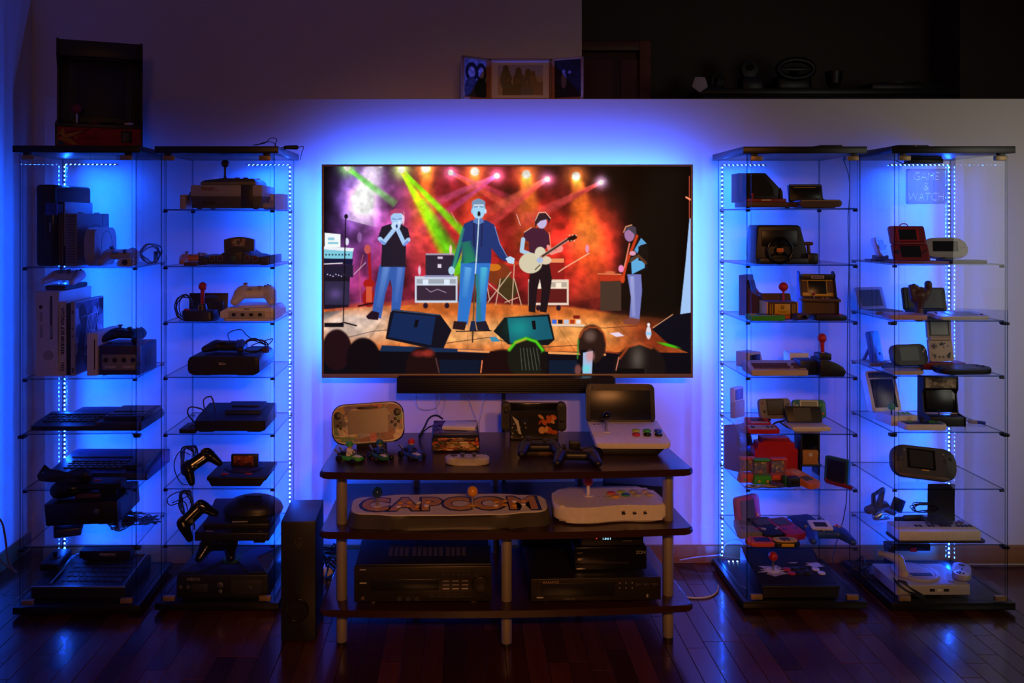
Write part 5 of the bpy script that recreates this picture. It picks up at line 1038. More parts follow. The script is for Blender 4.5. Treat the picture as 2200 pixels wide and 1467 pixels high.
# ---- fifth shelf
t = handheld('large dark rounded handheld tilted upright alone on the fifth shelf', 1980, 2.975, d5 + .004, .212, .112, .034, CHAR, 68, -12, (-.04, .60, .36, .52), SCREEN, .040, ((-.40, .58, .12, BLACK),), ((.34, .62, .032, BLACK), (.42, .70, .032, BLACK), (.30, .82, .018, GREY), (-.30, .84, .018, GREY)), stand=BLACK, roll=4, name='large_handheld', bezel=BLACKG); bx('colour_badge', t, YELLOW, (-.008, .016), (.028, .032), (.0336, .0346), .0003)
bx('front_lip', t, BROWN, (-.085, .08), (.004, .012), (.033, .0345), .0008)
# ---- sixth shelf
t = thing('white_keyboard_console', 'white keyboard-like console with black key caps on a dark tray', 'game console', 2026, 2.895, d6)
pr('tray', t, BLACK, rrect(.315, .10, .02, 5, 0, .05), 'z', 0, .006, .002); bx('body', t, WHITE, (-.150, .138), (.006, .095), (.006, .040), .003); u = bx('top_panel', t, LGREY, (-.15, .138), (.030, .092), (.039, .0445), .002)
for i in range(14):
    if i in (2, 5, 9): continue
    bx('black_key', t, BLACK, (-.075 + i * .0148, -.066 + i * .0148), (.036, .050), (.0440, .0475), .0008)
for i in range(8): btn(t, CHAR, -.02 + i * .018, .068, .0443, .004, .003)
cyl('dial', t, GREY, (.108, .075, .044), (.108, .075, .052), .010); cyl('smoked_disc', t, SMOKE, (.03, .085, .050), (.03, .085, .053), .050, seg=36)
t = thing('curved_black_sheet', 'curved black plastic cover standing behind the white keyboard console', 'cover', 2031, 3.04, d6)
bm = bmesh.new(); pts = [(-.052 + .006 * math.sin(i / 12 * 3.0), .02 + .012 * math.sin(i / 12 * 3.1), .155 * i / 12) for i in range(13)]
for i in range(12):
    for (xa, xb) in (((0, .098)),) if False else ((0, .098),): pass
lo = [bm.verts.new((x, y, z)) for x, y, z in pts]; hi = [bm.verts.new((x + .100, y, z)) for x, y, z in pts]; lo2 = [bm.verts.new((x, y + .003, z)) for x, y, z in pts]; hi2 = [bm.verts.new((x + .100, y + .003, z)) for x, y, z in pts]
for i in range(12):
    bm.faces.new((lo[i], hi[i], hi[i + 1], lo[i + 1])); bm.faces.new((lo2[i], lo2[i + 1], hi2[i + 1], hi2[i])); bm.faces.new((lo[i], lo[i + 1], lo2[i + 1], lo2[i])); bm.faces.new((hi[i], hi2[i], hi2[i + 1], hi[i + 1]))
bm.faces.new((lo[0], lo2[0], hi2[0], hi[0])); bm.faces.new((lo[12], hi[12], hi2[12], lo2[12])); done('sheet', bm, BLACK, t); bx('foot', t, BLACK, (-.055, .05), (.0, .05), (0, .006), .002)
t = thing('light_gun', 'black and silver light gun lying against the side glass of the sixth shelf', 'light gun', 1901, 3.09, d6, 12)
capsules('body', t, BLACK, [((-.055, .02, .045), (.03, .04, .050), .016, .018), ((.02, .04, .050), (.075, .05, .020), .018, .016), ((.0, .03, .060), (.025, .04, .110), .012, .010), ((-.030, .02, .055), (-.034, .02, .100), .010, .008), ((-.034, .02, .100), (.020, .035, .114), .007, .008)], .0038); capsules('silver_barrel', t, SILVER, [((-.03, .01, .022), (.03, .02, .012), .014, .010), ((-.03, .01, .022), (-.015, .01, .030), .015, .014)], .0034); bx('side_plate', t, NAVY, (.022, .075), (.02, .03), (.055, .105), .004, rot=(0, R(24), 0))
t = thing('music_player', 'dark flat player with a small navy panel behind the white keyboard console', 'player', 1981, 3.01, d6); slab('body', t, BLACK, .135, .07, .026, .006, .003); bx('panel', t, NAVY, (-.03, .045), (-.0008, .002), (.009, .020), .001); capsules('dark_pouch', t, CHAR, [((-.045, .03, .036), (.025, .04, .036), .011, .009)], .003)  # front panel is plain navy plastic
t = thing('looped_cable', 'thin black cable wound into loops on the dark flat player', 'cable', 1989, 3.05, d6 + .046); coil('cable', t, CABLE, (0, .012, .020), .042, .03, .017, 5, .0016, seed=17)
# ---- cabinet floor
t = thing('disc_console', 'grey console with a round disc lid on the far right cabinet floor', 'game console', 2006, 2.90, d7)
pr('body', t, LGREY, [(-.130, .008), (.130, .008), (.130, .045), (-.130, .045)], 'y', 0, .185, .006, seg=3); cyl('disc_lid', t, LGREY, (-.012, .098, .044), (-.012, .098, .054), .078, seg=44, bev=.003); pr('lid_window', t, NAVY, [(-.030, -.045), (.040, -.045), (.046, -.020), (-.036, -.020)], 'z', .0538, .0548, loc=(-.012, .098, 0)); torus('lid_ring', t, GREY, (-.012, .098, .0535), .066, .0014)
for s in (-1, 1): bx('port', t, BLACK, (s * .025 + .020 - .009, s * .025 + .020 + .009), (-.001, .004), (.022, .032), .001)
bx('port_label', t, WHITE, (.012, .028), (-.0008, .001), (.023, .031), 0); btn(t, GREY, .08, .030, .0448, .010, .003); btn(t, DGREY, -.105, .028, .0448, .008, .003); bx('foot', t, GREY, (-.10, .10), (.02, .17), (0, .009), .002)
t = thing('round_gamepad', 'grey oval gamepad with four dark buttons resting on the disc console', 'controller', 2066, 2.985, d7 + .047, 58, tilt=0); pr('body', t, LGREY, ell(.072, .030, 36, 0, 0, 2.6), 'z', 0, .018, .006, seg=3); pr('button_dish', t, WHITE, ell(.024, .024, 28, -.042, 0), 'z', .0176, .0190, .0003); dpad(t, DGREY, .042, 0, .0176, .020)
for x, y in ((-.05, .006), (-.042, .012), (-.042, -.006), (-.034, .004)): btn(t, NAVY, x, y, .0186, .0042, .003)
for q in (-.006, .006): btn(t, DGREY, q, 0, .0176, .003, .002)
t = thing('light_gun', 'pale grey light gun standing on its grip on the disc console', 'light gun', 1940, 2.95, d7 + .048); capsules('body', t, LGREY, [((.008, .02, .016), (.0, .03, .055), .017, .019), ((.0, .03, .055), (-.045, .05, .066), .018, .012)], .0036); cyl('muzzle', t, LGREY, (-.045, .05, .066), (-.062, .056, .068), .011); cyl('grip_base', t, BEIGE, (.010, .018, .002), (.008, .02, .02), .019)
t = thing('light_gun', 'dark red-tipped light gun lying behind the grey disc console', 'light gun', 1972, 3.11, d7); bx('body', t, BLACK, (-.115, .05), (.0, .035), (.078, .108), .006); bx('red_tip', t, RED, (-.030, -.006), (-.004, .0), (.078, .094), .003); bx('grip', t, BLACK, (-.115, -.085), (.0, .03), (0, .09), .005)
t = thing('tangled_cables', 'tangle of thin black cables by the side glass of the cabinet floor', 'cable', 1868, 3.0, d7); heap('cable', t, CABLE, .11, .12, .075, 30, .0019, 23)
t = thing('looped_cable', 'black controller cable looped over the front of the disc console', 'cable', 1957, 2.876, d7); 
for i in range(3): tube('cable', t, CABLE, [(-.03, .03, .060), (-.015 + i * .004, .018, .052 + i * .003), (.0, .012, .044), (.03 + i * .006, .010, .020), (.055, .008, .006), (.03, .006, .012 + i * .004), (-.005, .008, .030), (-.03 - i * .004, .014, .050), (-.04, .04, .062)], .0022, 4, 6)
# =================================================================== TELEVISION STAND
ST = thing('television_stand', 'three-tier dark wooden stand on grey tubular legs below the television', 'stand', 1093, 2.56, 0, 1.6)
SX0 = ST.location.x
def board(z, name='shelf'):
    w2, dp, bow = .592, .51, .022
    pts = [(-w2 + .012, .036)] + [(-w2 + .03 + (2 * w2 - .06) * i / 24, .030 - bow * (1 - ((i / 24 - .5) * 2) ** 2) + .005) for i in range(25)] + [(w2 - .012, .036), (w2, .05), (w2 - .02, dp), (-w2 + .02, dp), (-w2, .05)]
    return pr(name, ST, DWOOD, pts, 'z', z - .022, z, .007, seg=3)
ZT, ZM, ZB = .577, .390, .146
for z in (ZT, ZM, ZB): board(z)
def leg(x, y, segs, name='leg', r=.0175):
    for a, b in segs: cyl(name, ST, LEGM, (x, y, a), (x, y, b), r, seg=24, bev=.0015)
for s in (-1, 1):
    leg(s * .530, .112, ((.010, ZB - .019), (ZB - .001, ZM - .019), (ZM - .001, ZT - .019))); cyl('foot', ST, BLACK, (s * .530, .112, 0), (s * .530, .112, .012), .0165)
leg(0, .088, ((.010, ZB - .019), (ZB - .001, ZM - .019))); cyl('foot', ST, BLACK, (0, .088, 0), (0, .088, .012), .0165)
for x in (-.30, -.01, .30):
    leg(x, .47, ((.010, ZB - .019), (ZB - .001, ZM - .019), (ZM - .001, ZT - .019)), r=.015); cyl('foot', ST, BLACK, (x, .47, 0), (x, .47, .012), .0145)

# ---- on the top tier
rk = [(200, 60, 60), (60, 120, 60), (210, 190, 160), (90, 70, 110), (190, 150, 60), (40, 40, 50), (150, 160, 170), (120, 40, 40)]
t = thing('tablet_gamepad', 'white-rimmed tablet gamepad with a colourful printed skin on a black stand', 'game console', 793, 2.875, ZT + .009, 4, tilt=74, roll=-3)
gw, gh = .252, .138
pr('body', t, BLACK, rrect(gw, gh, .042, 7, 0, gh / 2), 'z', 0, .020, .006, seg=3); pr('rim', t, WHITE, rrect(gw - .008, gh - .008, .038, 7, 0, gh / 2), 'z', .019, .0215, .001)
sheet('printed_skin', t, art(71, rk, (120, 105, 95), 70, 110, .54), gw - .012, gh - .012, (0, gh / 2, .0222), (0, 0, 0), PRINTG, round_to=5)
slab('screen', t, mat('brown_grey_screen', (.16, .12, .10), .3), .140, .080, .0012, .001, .0002, .0222, .0, .034); bx('sensor_bar', t, BLACK, (-.036, .036), (gh - .020, gh - .013), (.0215, .0235), .002)
for s in (-1, 1): cyl('thumb_stick', t, BLACK, (s * .103, .100, .021), (s * .103, .100, .031), .0125, seg=22, bev=.001)
dpad(t, BLACK, -.095, .066, .022, .026)
for x, y in ((.095, .078), (.107, .068), (.083, .068), (.095, .057)): btn(t, BLACK, x, y, .022, .0055, .003)
btn(t, GREY, 0, .012, .0222, .004, .0015, 'home_button'); text('lettering', t, LGREY, 'Wii', .013, (-.058, .010, .0230), (0, 0, 0), bold=.0002)
t = thing('gamepad_stand', 'black wedge stand under the tablet gamepad', 'stand', 797, 2.858, ZT); pr('body', t, BLACK, [(0, 0), (.06, 0), (.06, .022), (.026, .008), (0, .012)], 'x', -.05, .05, .002)
# toy karts, each with a plain round-helmeted driver
def kart(label, px, d, yaw, hull, trim_, helmet, suit):
    t = thing('toy_kart', label, 'toy car', px, d, ZT, yaw, 'toy karts on the stand')
    pr('hull', t, hull, [(-.016, -.038), (-.009, -.046), (.009, -.046), (.016, -.038), (.022, -.012), (.024, .020), (.016, .036), (-.016, .036), (-.024, .020), (-.022, -.012)], 'z', .006, .018, .004, seg=3)
    pr('nose_stripe', t, trim_, [(-.005, -.042), (.005, -.042), (.009, -.014), (-.009, -.014)], 'z', .0175, .0205, .001); bx('seat', t, BLACK, (-.013, .013), (.010, .030), (.016, .032), .004); bx('engine', t, CHAR, (-.015, .015), (.030, .044), (.010, .026), .003)
    for s in (-1, 1):
        for y, r in ((-.028, .009), (.026, .011)): cyl('wheel', t, BLACK, (s * .022, y, r), (s * .033, y, r), r, seg=18, bev=.002)
        cyl('exhaust', t, SILVER, (s * .011, .036, .022), (s * .014, .054, .034), .003, .0042, seg=10)
    capsules('driver_body', t, suit, [((0, .008, .020), (0, .006, .036), .011, .009), ((-.008, .004, .034), (-.010, -.012, .027), .0045, .004), ((.008, .004, .034), (.010, -.012, .027), .0045, .004)], .0022)
    sph('driver_head', t, BEIGE, (0, .002, .050), .0095, 18); lathe('driver_helmet', t, helmet, [(.0118, 0), (.0122, .004), (.0105, .010), (.006, .0135), (0, .0148)], 20, loc=(0, .004, .0495)); torus('steering_wheel', t, BLACK, (0, -.014, .028), .008, .0014, 'y')
kart('green and white toy kart under the tablet gamepad', 753, 2.70, 62, GREEN, WHITE, GREEN, WHITE)
kart('green toy kart with a green-helmeted driver between the other two karts', 817, 2.72, 30, DGREEN, WHITE, DGREEN, BLUE)
kart('blue toy kart with a red-helmeted driver', 885, 2.735, 38, BLUE, WHITE, RED, BLUE)
# console with printed skin, drive on top
t = thing('printed_console', 'small console wrapped in a comic-coloured printed skin', 'game console', 979, 2.80, ZT, 1)
bx('body', t, BLACK, (-.082, .082), (0, .19), (.004, .050), .005, seg=3); bx('upper_tray', t, NAVY, (-.078, .078), (.004, .188), (.049, .062), .003)
sheet('front_print', t, art(72, [(220, 170, 80), (190, 60, 40), (240, 220, 170), (40, 30, 25), (150, 110, 60), (90, 120, 60)], (170, 130, 70), 60, 110, .24), .158, .030, (0, -.0006, .021), (R(90), 0, 0), PRINTG); sheet('front_print', t, art(73, [(220, 120, 60), (30, 20, 20), (200, 180, 150), (150, 60, 40)], (40, 30, 28), 40, 100, .1), .150, .011, (0, -.0007, .0435), (R(90), 0, 0), PRINTG); sheet('top_print', t, art(74, [(60, 70, 120), (110, 90, 140), (170, 170, 190), (40, 40, 80), (150, 80, 90)], (60, 60, 100), 30, 80, 1.1), .150, .175, (0, .096, .0626), (0, 0, 0), PRINTG)
bx('front_flap', t, BLACK, (-.078, .078), (-.001, .002), (.036, .0375), 0)
for s in (-1, 1):
    for q in (.02, .17): cyl('foot', t, BLACK, (s * .06, q, 0), (s * .06, q, .005), .008)
t = thing('portable_drive', 'white portable hard drive lying on the printed console', 'hard drive', 985, 2.84, ZT + .0636, -8); bx('body', t, WHITE, (-.058, .058), (.0, .085), (0, .013), .003); 
t = thing('usb_cable', 'dark blue cable curving off the back of the printed console', 'cable', 918, 2.98, ZT); tube('cable', t, NAVY, [(.055, .04, .060), (.03, .03, .075), (.005, .02, .066), (-.01, .0, .040), (-.028, -.01, .012), (-.03, .03, .004), (-.02, .10, .004)], .0035); tube('cable', t, CABLE, [(.04, .05, .030), (.01, .03, .034), (-.02, .0, .018), (-.03, .02, .003)], .0026)
# small pale gamepad
t = thing('dogbone_gamepad', 'small pale grey gamepad lying at the front of the stand top', 'controller', 1004, 2.642, ZT, -1)
pts = [(-.035 + .0 * i, 0) for i in range(0)]
for i in range(15): a = math.pi / 2 + math.pi * i / 14; pts.append((-.045 + .027 * math.cos(a), .030 + .027 * math.sin(a)))
pts += [(-.020, .009), (.020, .009)]
for i in range(15): a = -math.pi / 2 + math.pi * i / 14; pts.append((.045 + .027 * math.cos(a), .030 + .027 * math.sin(a)))
pts += [(.020, .054), (-.020, .054)]
pr('body', t, LGREY, pts, 'z', 0, .024, .006, seg=3); dpad(t, CHAR, -.044, .032, .0236, .022)
for x, y in ((-.016, .024), (.022, .026)): cyl('thumb_stick', t, CHAR, (x, y, .0235), (x, y, .031), .005); cyl('stick_cap', t, DGREY, (x, y, .031), (x, y, .035), .009, seg=20, bev=.001)
for x, y, m in ((.046, .040, BLUE), (.036, .031, GREEN), (.056, .031, RED), (.046, .022, YELLOW)): btn(t, LGREY, x, y, .0236, .0045, .003)
for q in (-.006, .004): bx('menu_button', t, DGREY, (q - .003, q + .003), (.036, .039), (.0236, .0255), .0006)
for q in range(4): bx('front_light', t, GREY, (-.009 + q * .005, -.0075 + q * .005), (.0028 + .006, .0036 + .006), (.010, .0115), 0)
# docked hybrid console
t = thing('docked_console', 'black handheld console in its dock with an orange abstract print', 'game console', 1148, 2.955, ZT)
bx('dock', t, BLACK, (-.087, .087), (0, .05), (0, .104), .004); bx('tablet', t, BLACKG, (-.088, .088), (.018, .032), (.028, .128), .003)
for s in (-1, 1):
    pr('side_controller', t, CHAR, rrect(.034, .104, .014, 6, s * .100, .078), 'y', .014, .042, .004); fbtn(t, BLACK, s * .100, .014, .100 if s < 0 else .068, .0075, .006, 'thumb_stick')
    for ax, ay in ((0, .009), (.008, 0), (-.008, 0), (0, -.009)): fbtn(t, BLACK, s * .100 + ax, .014, (.070 if s < 0 else .100) + ay, .0032, .002)
c = Canvas(0, 0, 1, .6, 120, (9, 9, 12)); rg = random.Random(5)
[c.ell(.60 + .33 * rg.random(), .12 + .38 * rg.random(), .03 + .05 * rg.random(), .02 + .06 * rg.random(), col_, rot=3 * rg.random()) for col_ in ((190, 85, 25), (205, 95, 30), (225, 165, 95)) * 5]
c.poly([(.02, .10), (.16, .20), (.20, .40), (.23, .50), (.16, .48), (.12, .30)], (205, 205, 190)); c.ell(.30, .22, .07, .06, (22, 30, 70))
for i in range(9): c.ell(rg.random() * .35, .25 + rg.random() * .3, .012, .018, (200, 195, 185), rot=rg.random() * 3)
sheet('dock_print', t, c, .168, .100, (0, -.0006, .053), (R(90), 0, 0), PRINTG)
gamepad('black gamepad lying just in front of the docked console', 1158, 2.72, ZT, BLACK, .150, 0, 4, stick=CHAR, name='gamepad')
t = gamepad('black gamepad with a small dongle on it at the front of the stand top', 1237, 2.615, ZT, BLACK, .152, -3, 4, stick=CHAR, name='gamepad')
bx('dongle', t, BLACK, (-.022, .016), (.0, .022), (.034, .056), .003)
# arcade console with flip-up screen
t = thing('desktop_arcade', 'white desktop arcade console with coloured buttons and a tall dark screen', 'arcade machine', 1361, 2.745, ZT, -1)
pr('foot_block', t, BLACK, [(-.095, 0), (.085, 0), (.118, .030), (-.112, .030)], 'y', .02, .22, .003)
pr('deck', t, WHITE, rrect(.250, .235, .016, 6, .0, .1175), 'z', .028, .046, .005, seg=3, loc=(0, 0, 0), rot=(R(6), 0, 0))
u = pr('screen_frame', t, mat('brown_black_plastic', (.035, .028, .024), .45), rrect(.245, .138, .018, 6, 0, .069), 'y', 0, .018, .003, loc=(-.006, .20, .062), rot=(R(-9), 0, 0)); bx('screen', u, SCREEN, (-.108, .108), (-.0012, .002), (.012, .116), .001)
for q in (-.10, 0, .10): fbtn(u, CHAR, q, 0, .127, .004, .001, 'screw')
zt = lambda y: .0465 + y * .105
joy(t, BLACKG, -.074, .100, zt(.10), .056, .0165, SILVER, .0042, dust=WHITE)
for i, (m1, m2) in enumerate(((YELLOW, RED), (GREEN, BLACKG), (BLUE, BLACKG))):
    m1 = mat('lime_plastic', (.45, .60, .03), .35) if i == 0 else m1
    btn(t, m1, .028 + i * .038, .100, zt(.10), .0135, .009); btn(t, m2, .022 + i * .038, .066, zt(.066), .0135, .009)
for q in (-.105, -.092): bx('menu_button', t, DGREY, (q - .005, q + .005), (.170, .174), (zt(.17) - .002, zt(.17) + .002), .001)

# ---- on the middle tier
t = thing('lettered_arcade_stick', 'wide two-player arcade stick shaped around big yellow letters', 'arcade stick', 967, 2.60, ZM, 2)
def cloud(w, h, n=96):
    out = []
    for i in range(n):
        a = 2 * math.pi * i / n; c_, s_ = math.cos(a), math.sin(a)
        x = w / 2 * math.copysign(abs(c_) ** .35, c_); y = h / 2 * math.copysign(abs(s_) ** .55, s_)
        y *= 1 + .07 * math.cos(x / w * 2 * math.pi * 4); out.append((x, y + h / 2))
    return out
pr('base', t, mat('dark_olive_base', (.045, .042, .036), .5), cloud(.665, .205), 'z', 0, .043, .010, seg=3, taper=.965); pr('white_plate', t, WHITE, [(x, y * .94 + .006) for x, y in cloud(.635, .195)], 'z', .0430, .0465, .001)
cp = [(x, y * .97 + .003) for x, y in cloud(.645, .200)]
pr('clear_lip', t, CLEAR, cp, 'z', .0422, .0448, .0008)
LN, LY = mat('logo_navy', (.010, .022, .10), .35), mat('logo_yellow', (.72, .36, .03), .35)
def fit(o, w, h):
    xs = [v.co.x for v in o.data.vertices]; ys = [v.co.y for v in o.data.vertices]
    o.data.transform(Matrix.Diagonal((w / (max(xs) - min(xs)), h / (max(ys) - min(ys)), 1, 1)) @ Matrix.Translation((-(max(xs) + min(xs)) / 2, -(max(ys) + min(ys)) / 2, 0)))
fit(text('letter_outline', t, LN, 'CAPCOM', .150, (0, .100, .0468), (0, 0, 0), bold=.013, ext=.0004, space=1.10), .592, .142); fit(text('lettering', t, LY, 'CAPCOM', .150, (0, .100, .0476), (0, 0, 0), bold=.0065, ext=.0004, space=1.16), .570, .118)
joy(t, mat('stick_blue', (.010, .05, .16), .18), -.235, .085, .0474, .044, .0175, SILVER, .0042, dust=WHITE); joy(t, mat('stick_amber', (.75, .34, .04), .18), .075, .085, .0474, .044, .0175, SILVER, .0042, dust=YELLOW)
CB = mat('clear_yellow_button', (.72, .34, .04), .2)
for bx0 in (-.165, .150):
    for i in range(4):
        for j in range(2): btn(t, CB if (i + j) % 3 else WHITE, bx0 + i * .030 + j * .004, .070 + j * .036 + .006 * (i % 2), .0478, .0085, .005)
t = thing('white_arcade_stick', 'white curvy arcade stick with a red ball joystick on the middle shelf', 'arcade stick', 1314, 2.64, ZM, 3)
out = [(-.180, .06), (-.165, .022), (-.12, .002), (-.06, .002), (.0, .014), (.06, .020), (.12, .014), (.170, .016), (.186, .036), (.186, .12), (.165, .185), (.11, .205), (-.10, .205), (-.16, .17)]
o2 = [tuple(v)[:2] for v in smooth_pts([(x, y, 0) for x, y in out], 4, True)]
pr('body', t, WHITE, o2, 'z', .006, .056, .018, seg=5); pr('under_tray', t, WHITE, [(x * .9, .1 + (y - .1) * .88) for x, y in o2], 'z', 0, .010, .002)
joy(t, RED, -.052, .115, .056, .050, .0175, WHITE, .0055, dust=WHITE)
for x, y, m in ((.030, .130, CORAL), (.068, .142, mat('lime_plastic', (.45, .60, .03), .35)), (.036, .098, YELLOW), (.074, .110, TEAL), (.112, .142, LGREY), (.152, .142, BEIGE), (.116, .110, LGREY), (.156, .110, BEIGE)): btn(t, m, x, y, .0555, .0145, .006)
for q in (.042, .078, .112): bx('front_port', t, BLACK, (q - .005, q + .005), (.006, .022), (.030, .0335), .0005)
for q in (.042, .112): bx('port_caption', t, GREY, (q - .005, q + .005), (.0105, .0222), (.0365, .0375), 0)
for q in (-.02, .0, .015): bx('face_mark', t, DGREY, (q - .004, q + .004), (.10, .1015), (.0555, .0564), 0)
t = thing('dark_tablet_case', 'dark speckled case lying at the back of the middle shelf', 'case', 1362, 2.90, ZM, -14); slab('body', t, mat('speckled_navy_cover', (.012, .016, .032), .5, var=.9, scale=400), .22, .15, .045, .012, .003); 
t = thing('plug_socket_plate', 'dark cable outlet on the wall behind the middle shelf', 'socket', 1125, 3.272, .45); bx('plate', t, CHAR, (-.04, .04), (0, .017), (-.03, .06), .003); bx('plug', t, BLACK, (-.02, .02), (-.03, .0), (.0, .035), .004)

# ---- on the bottom tier
AMP = mat('gold_black_front', (.030, .025, .018), .35, .4, .1)
t = thing('stereo_receiver', 'wide black stereo receiver with rows of small buttons on the bottom shelf', 'receiver', 909, 2.61, ZB, 1)
bx('body', t, BLACK, (-.215, .215), (.004, .30), (.014, .165), .002); bx('front_panel', t, AMP, (-.218, .218), (-.006, .006), (.014, .160), .003); bx('display_window', t, SCREEN, (-.165, .050), (-.0075, -.005), (.062, .108), .001); bx('name_plate', t, LGREY, (-.20, -.180), (-.0068, -.005), (.147, .1505), 0); bx('seam', t, BLACK, (-.21, .21), (-.0066, -.005), (.050, .0515), 0)
for j in range(3):
    for i in range(3): bx('key', t, LGREY if j == 0 else GREY, (.062 + i * .030, .083 + i * .030), (-.009, -.005), (.066 + j * .016, .070 + j * .016), .0006)
for j in range(2):
    for i in range(6): bx('key', t, CHAR, (.058 + i * .016, .069 + i * .016), (-.009, -.005), (.122 + j * .014, .128 + j * .014), .0006)
cyl('volume_knob', t, AMP, (.180, -.004, .095), (.180, -.022, .095), .025, seg=36, bev=.002); bx('power_button', t, LGREY, (-.200, -.178), (-.010, -.005), (.092, .0965), .001); cyl('headphone_jack', t, BRASSY, (-.190, -.005, .036), (-.190, -.009, .036), .005); cyl('jack_hole', t, BLACK, (-.190, -.0088, .036), (-.190, -.0094, .036), .003)
for i in range(3): cyl('small_knob', t, CHAR, (-.075 + i * .028, -.005, .036), (-.075 + i * .028, -.014, .036), .008)
for i in range(6): bx('key', t, CHAR, (.018 + i * .024, .036 + i * .024), (-.008, -.005), (.033, .037), .0005)
for grp in ((-.115, 4), (-.038, 6), (.072, 4)):
    for j in range(2):
        for i in range(grp[1]): bx('vent_slot', t, DGREY, (grp[0] + i * .0175, grp[0] + .0125 + i * .0175), (.07 + j * .075, .135 + j * .075), (.1648, .1662), 0)
for s in (-1, 1):
    for q in (.03, .26): cyl('foot', t, CHAR, (s * .16, q, 0), (s * .16, q, .015), .016); cyl('foot_ring', t, BRASSY, (s * .16, q, .004), (s * .16, q, .007), .0168)
for o in t.children:                                                     # a low casing: knobs keep their round shape
    zz = [v.co.z for v in o.data.vertices]; cz = (max(zz) + min(zz)) / 2
    if 'knob' in o.name or 'jack' in o.name or 'foot' in o.name: o.data.transform(Matrix.Translation((0, 0, cz * (-.24 if 'foot' not in o.name else 0))))
    else: o.data.transform(Matrix.Translation((0, 0, .0034)) @ Matrix.Diagonal((1, 1, .76, 1)))
t = thing('disc_player', 'slim black disc player with gold lettering on the bottom shelf', 'disc player', 1280, 2.62, ZB, 2)
bx('body', t, BLACK, (-.205, .205), (.004, .27), (.012, .082), .002); bx('front_panel', t, AMP, (-.208, .208), (-.006, .006), (.012, .084), .003); bx('display_window', t, SCREEN, (-.175, .06), (-.0072, -.005), (.026, .070), .001); text('lettering', t, BRASSY, 'MARANTZ', .0095, (-.17, -.0066, .073), align='LEFT', bold=.0003, space=1.2); text('lettering', t, GREY, 'Compact Disc', .0065, (-.085, -.0066, .020), shear=.3)
for j in range(2):
    for i in range(3): fbtn(t, LGREY, .075 + i * .020, -.006, .052 + j * .016, .0018, .003)
for i in range(3): bx('key', t, CHAR, (.125 + i * .026, .145 + i * .026), (-.009, -.005), (.058, .066), .001); 
fbtn(t, SILVER, .165, -.006, .026, .0055, .002, 'headphone_jack'); bx('power_button', t, LGREY, (-.19, -.168), (-.009, -.005), (.024, .028), .001)
for s in (-1, 1):
    for q in (.03, .24): cyl('foot', t, CHAR, (s * .155, q, 0), (s * .155, q, .013), .013); cyl('foot_ring', t, BRASSY, (s * .155, q, .003), (s * .155, q, .006), .0138)
t = thing('set_top_box', 'black set-top box with pale lettering on the disc player', 'set-top box', 1312, 2.665, ZB + .084, 2); bx('body', t, BLACKG, (-.118, .118), (0, .20), (.004, .078), .004); text('lettering', t, GREY, 'ZON', .014, (.098, -.0006, .060), bold=.0003); bx('silver_key', t, SILVER, (-.108, -.088), (-.001, .002), (.036, .043), .001); bx('silver_key', t, SILVER, (-.112, -.082), (-.001, .002), (.006, .012), .001); bx('front_slot', t, BLACK, (-.09, .06), (-.0008, .001), (.022, .030), .0005); text('lettering', t, GREY, 'HDTV', .007, (-.10, -.0006, .060))
for s in (-1, 1): bx('foot', t, BLACK, (s * .09 - .01, s * .09 + .01), (.02, .18), (0, .005), .001)
t = thing('digital_clock_box', 'small black box with a lit clock reading 1501 under the middle shelf', 'set-top box', 1318, 2.672, ZB + .1625, 2); bx('body', t, BLACK, (-.105, .098), (0, .16), (.002, .046), .002); 
CLK = mat('lit_clock_digits', (.3, .5, .6), .4, emit=(.35, .75, 1.0), es=1.2); text('digits', t, CLK, '1501', .014, (-.022, -.0007, .026), bold=.0003, space=1.15); fbtn(t, mat('lit_red_dot', (.5, .02, .02), .4, emit=(1, .05, .03), es=1.0), -.055, 0, .026, .002, .001, 'standby_light'); bx('caption', t, DGREY, (.02, .07), (-.0006, .001), (.030, .0315), 0); bx('caption', t, GREY, (.03, .06), (-.0006, .001), (.016, .0175), 0); bx('foot', t, BLACK, (-.08, .08), (.02, .14), (0, .003), 0)
t = thing('black_media_box', 'plain black box standing behind the disc player on the bottom shelf', 'media box', 1180, 2.98, ZB, 2); bx('body', t, BLACK, (-.10, .09), (0, .16), (.0, .20), .004); bx('front_panel', t, NAVY, (-.09, .08), (-.001, .002), (.01, .19), .002)

# =================================================================== SUBWOOFER AND FLOOR THINGS
t = thing('subwoofer', 'narrow black subwoofer tower with a round port near its foot', 'subwoofer', 641, 2.665, 0, 2.5)
bx('body', t, BLACK, (-.056, .056), (0, .205), (.004, .392), .003); bx('front_panel', t, BLACK, (-.055, .055), (-.0015, .002), (.006, .390), .002); torus('port_ring', t, BLACKG, (-.003, -.002, .105), .0355, .0026, 'y', n=48); cyl('port_hole', t, mat('deep_black', (.002, .002, .002), .9), (-.003, .002, .105), (-.003, -.0018, .105), .034, seg=40)
for s in (-1, 1): bx('foot', t, BLACK, (s * .04 - .01, s * .04 + .01), (.01, .19), (0, .005), .001)
LOGO = mat('faint_gold_logo', (.09, .075, .055), .4)
pts = [(-.010 + .0, 0, .335), (-.010, 0, .318)] + [(.0 + .0095 * math.cos(a) * -1, 0, .318 + .0095 * math.sin(a)) for a in np.linspace(0, -math.pi * 1.5, 12)]
tube('logo_curl', t, LOGO, [(-.008, -.002, .338), (-.008, -.002, .322), (-.004, -.002, .314), (.003, -.002, .315), (.005, -.002, .322), (.0, -.002, .327)], .0014, 5, 6); tube('logo_arc', t, LOGO, [(-.001, -.002, .338), (.008, -.002, .335), (.0125, -.002, .324), (.009, -.002, .312), (-.001, -.002, .306)], .0014, 5, 6)
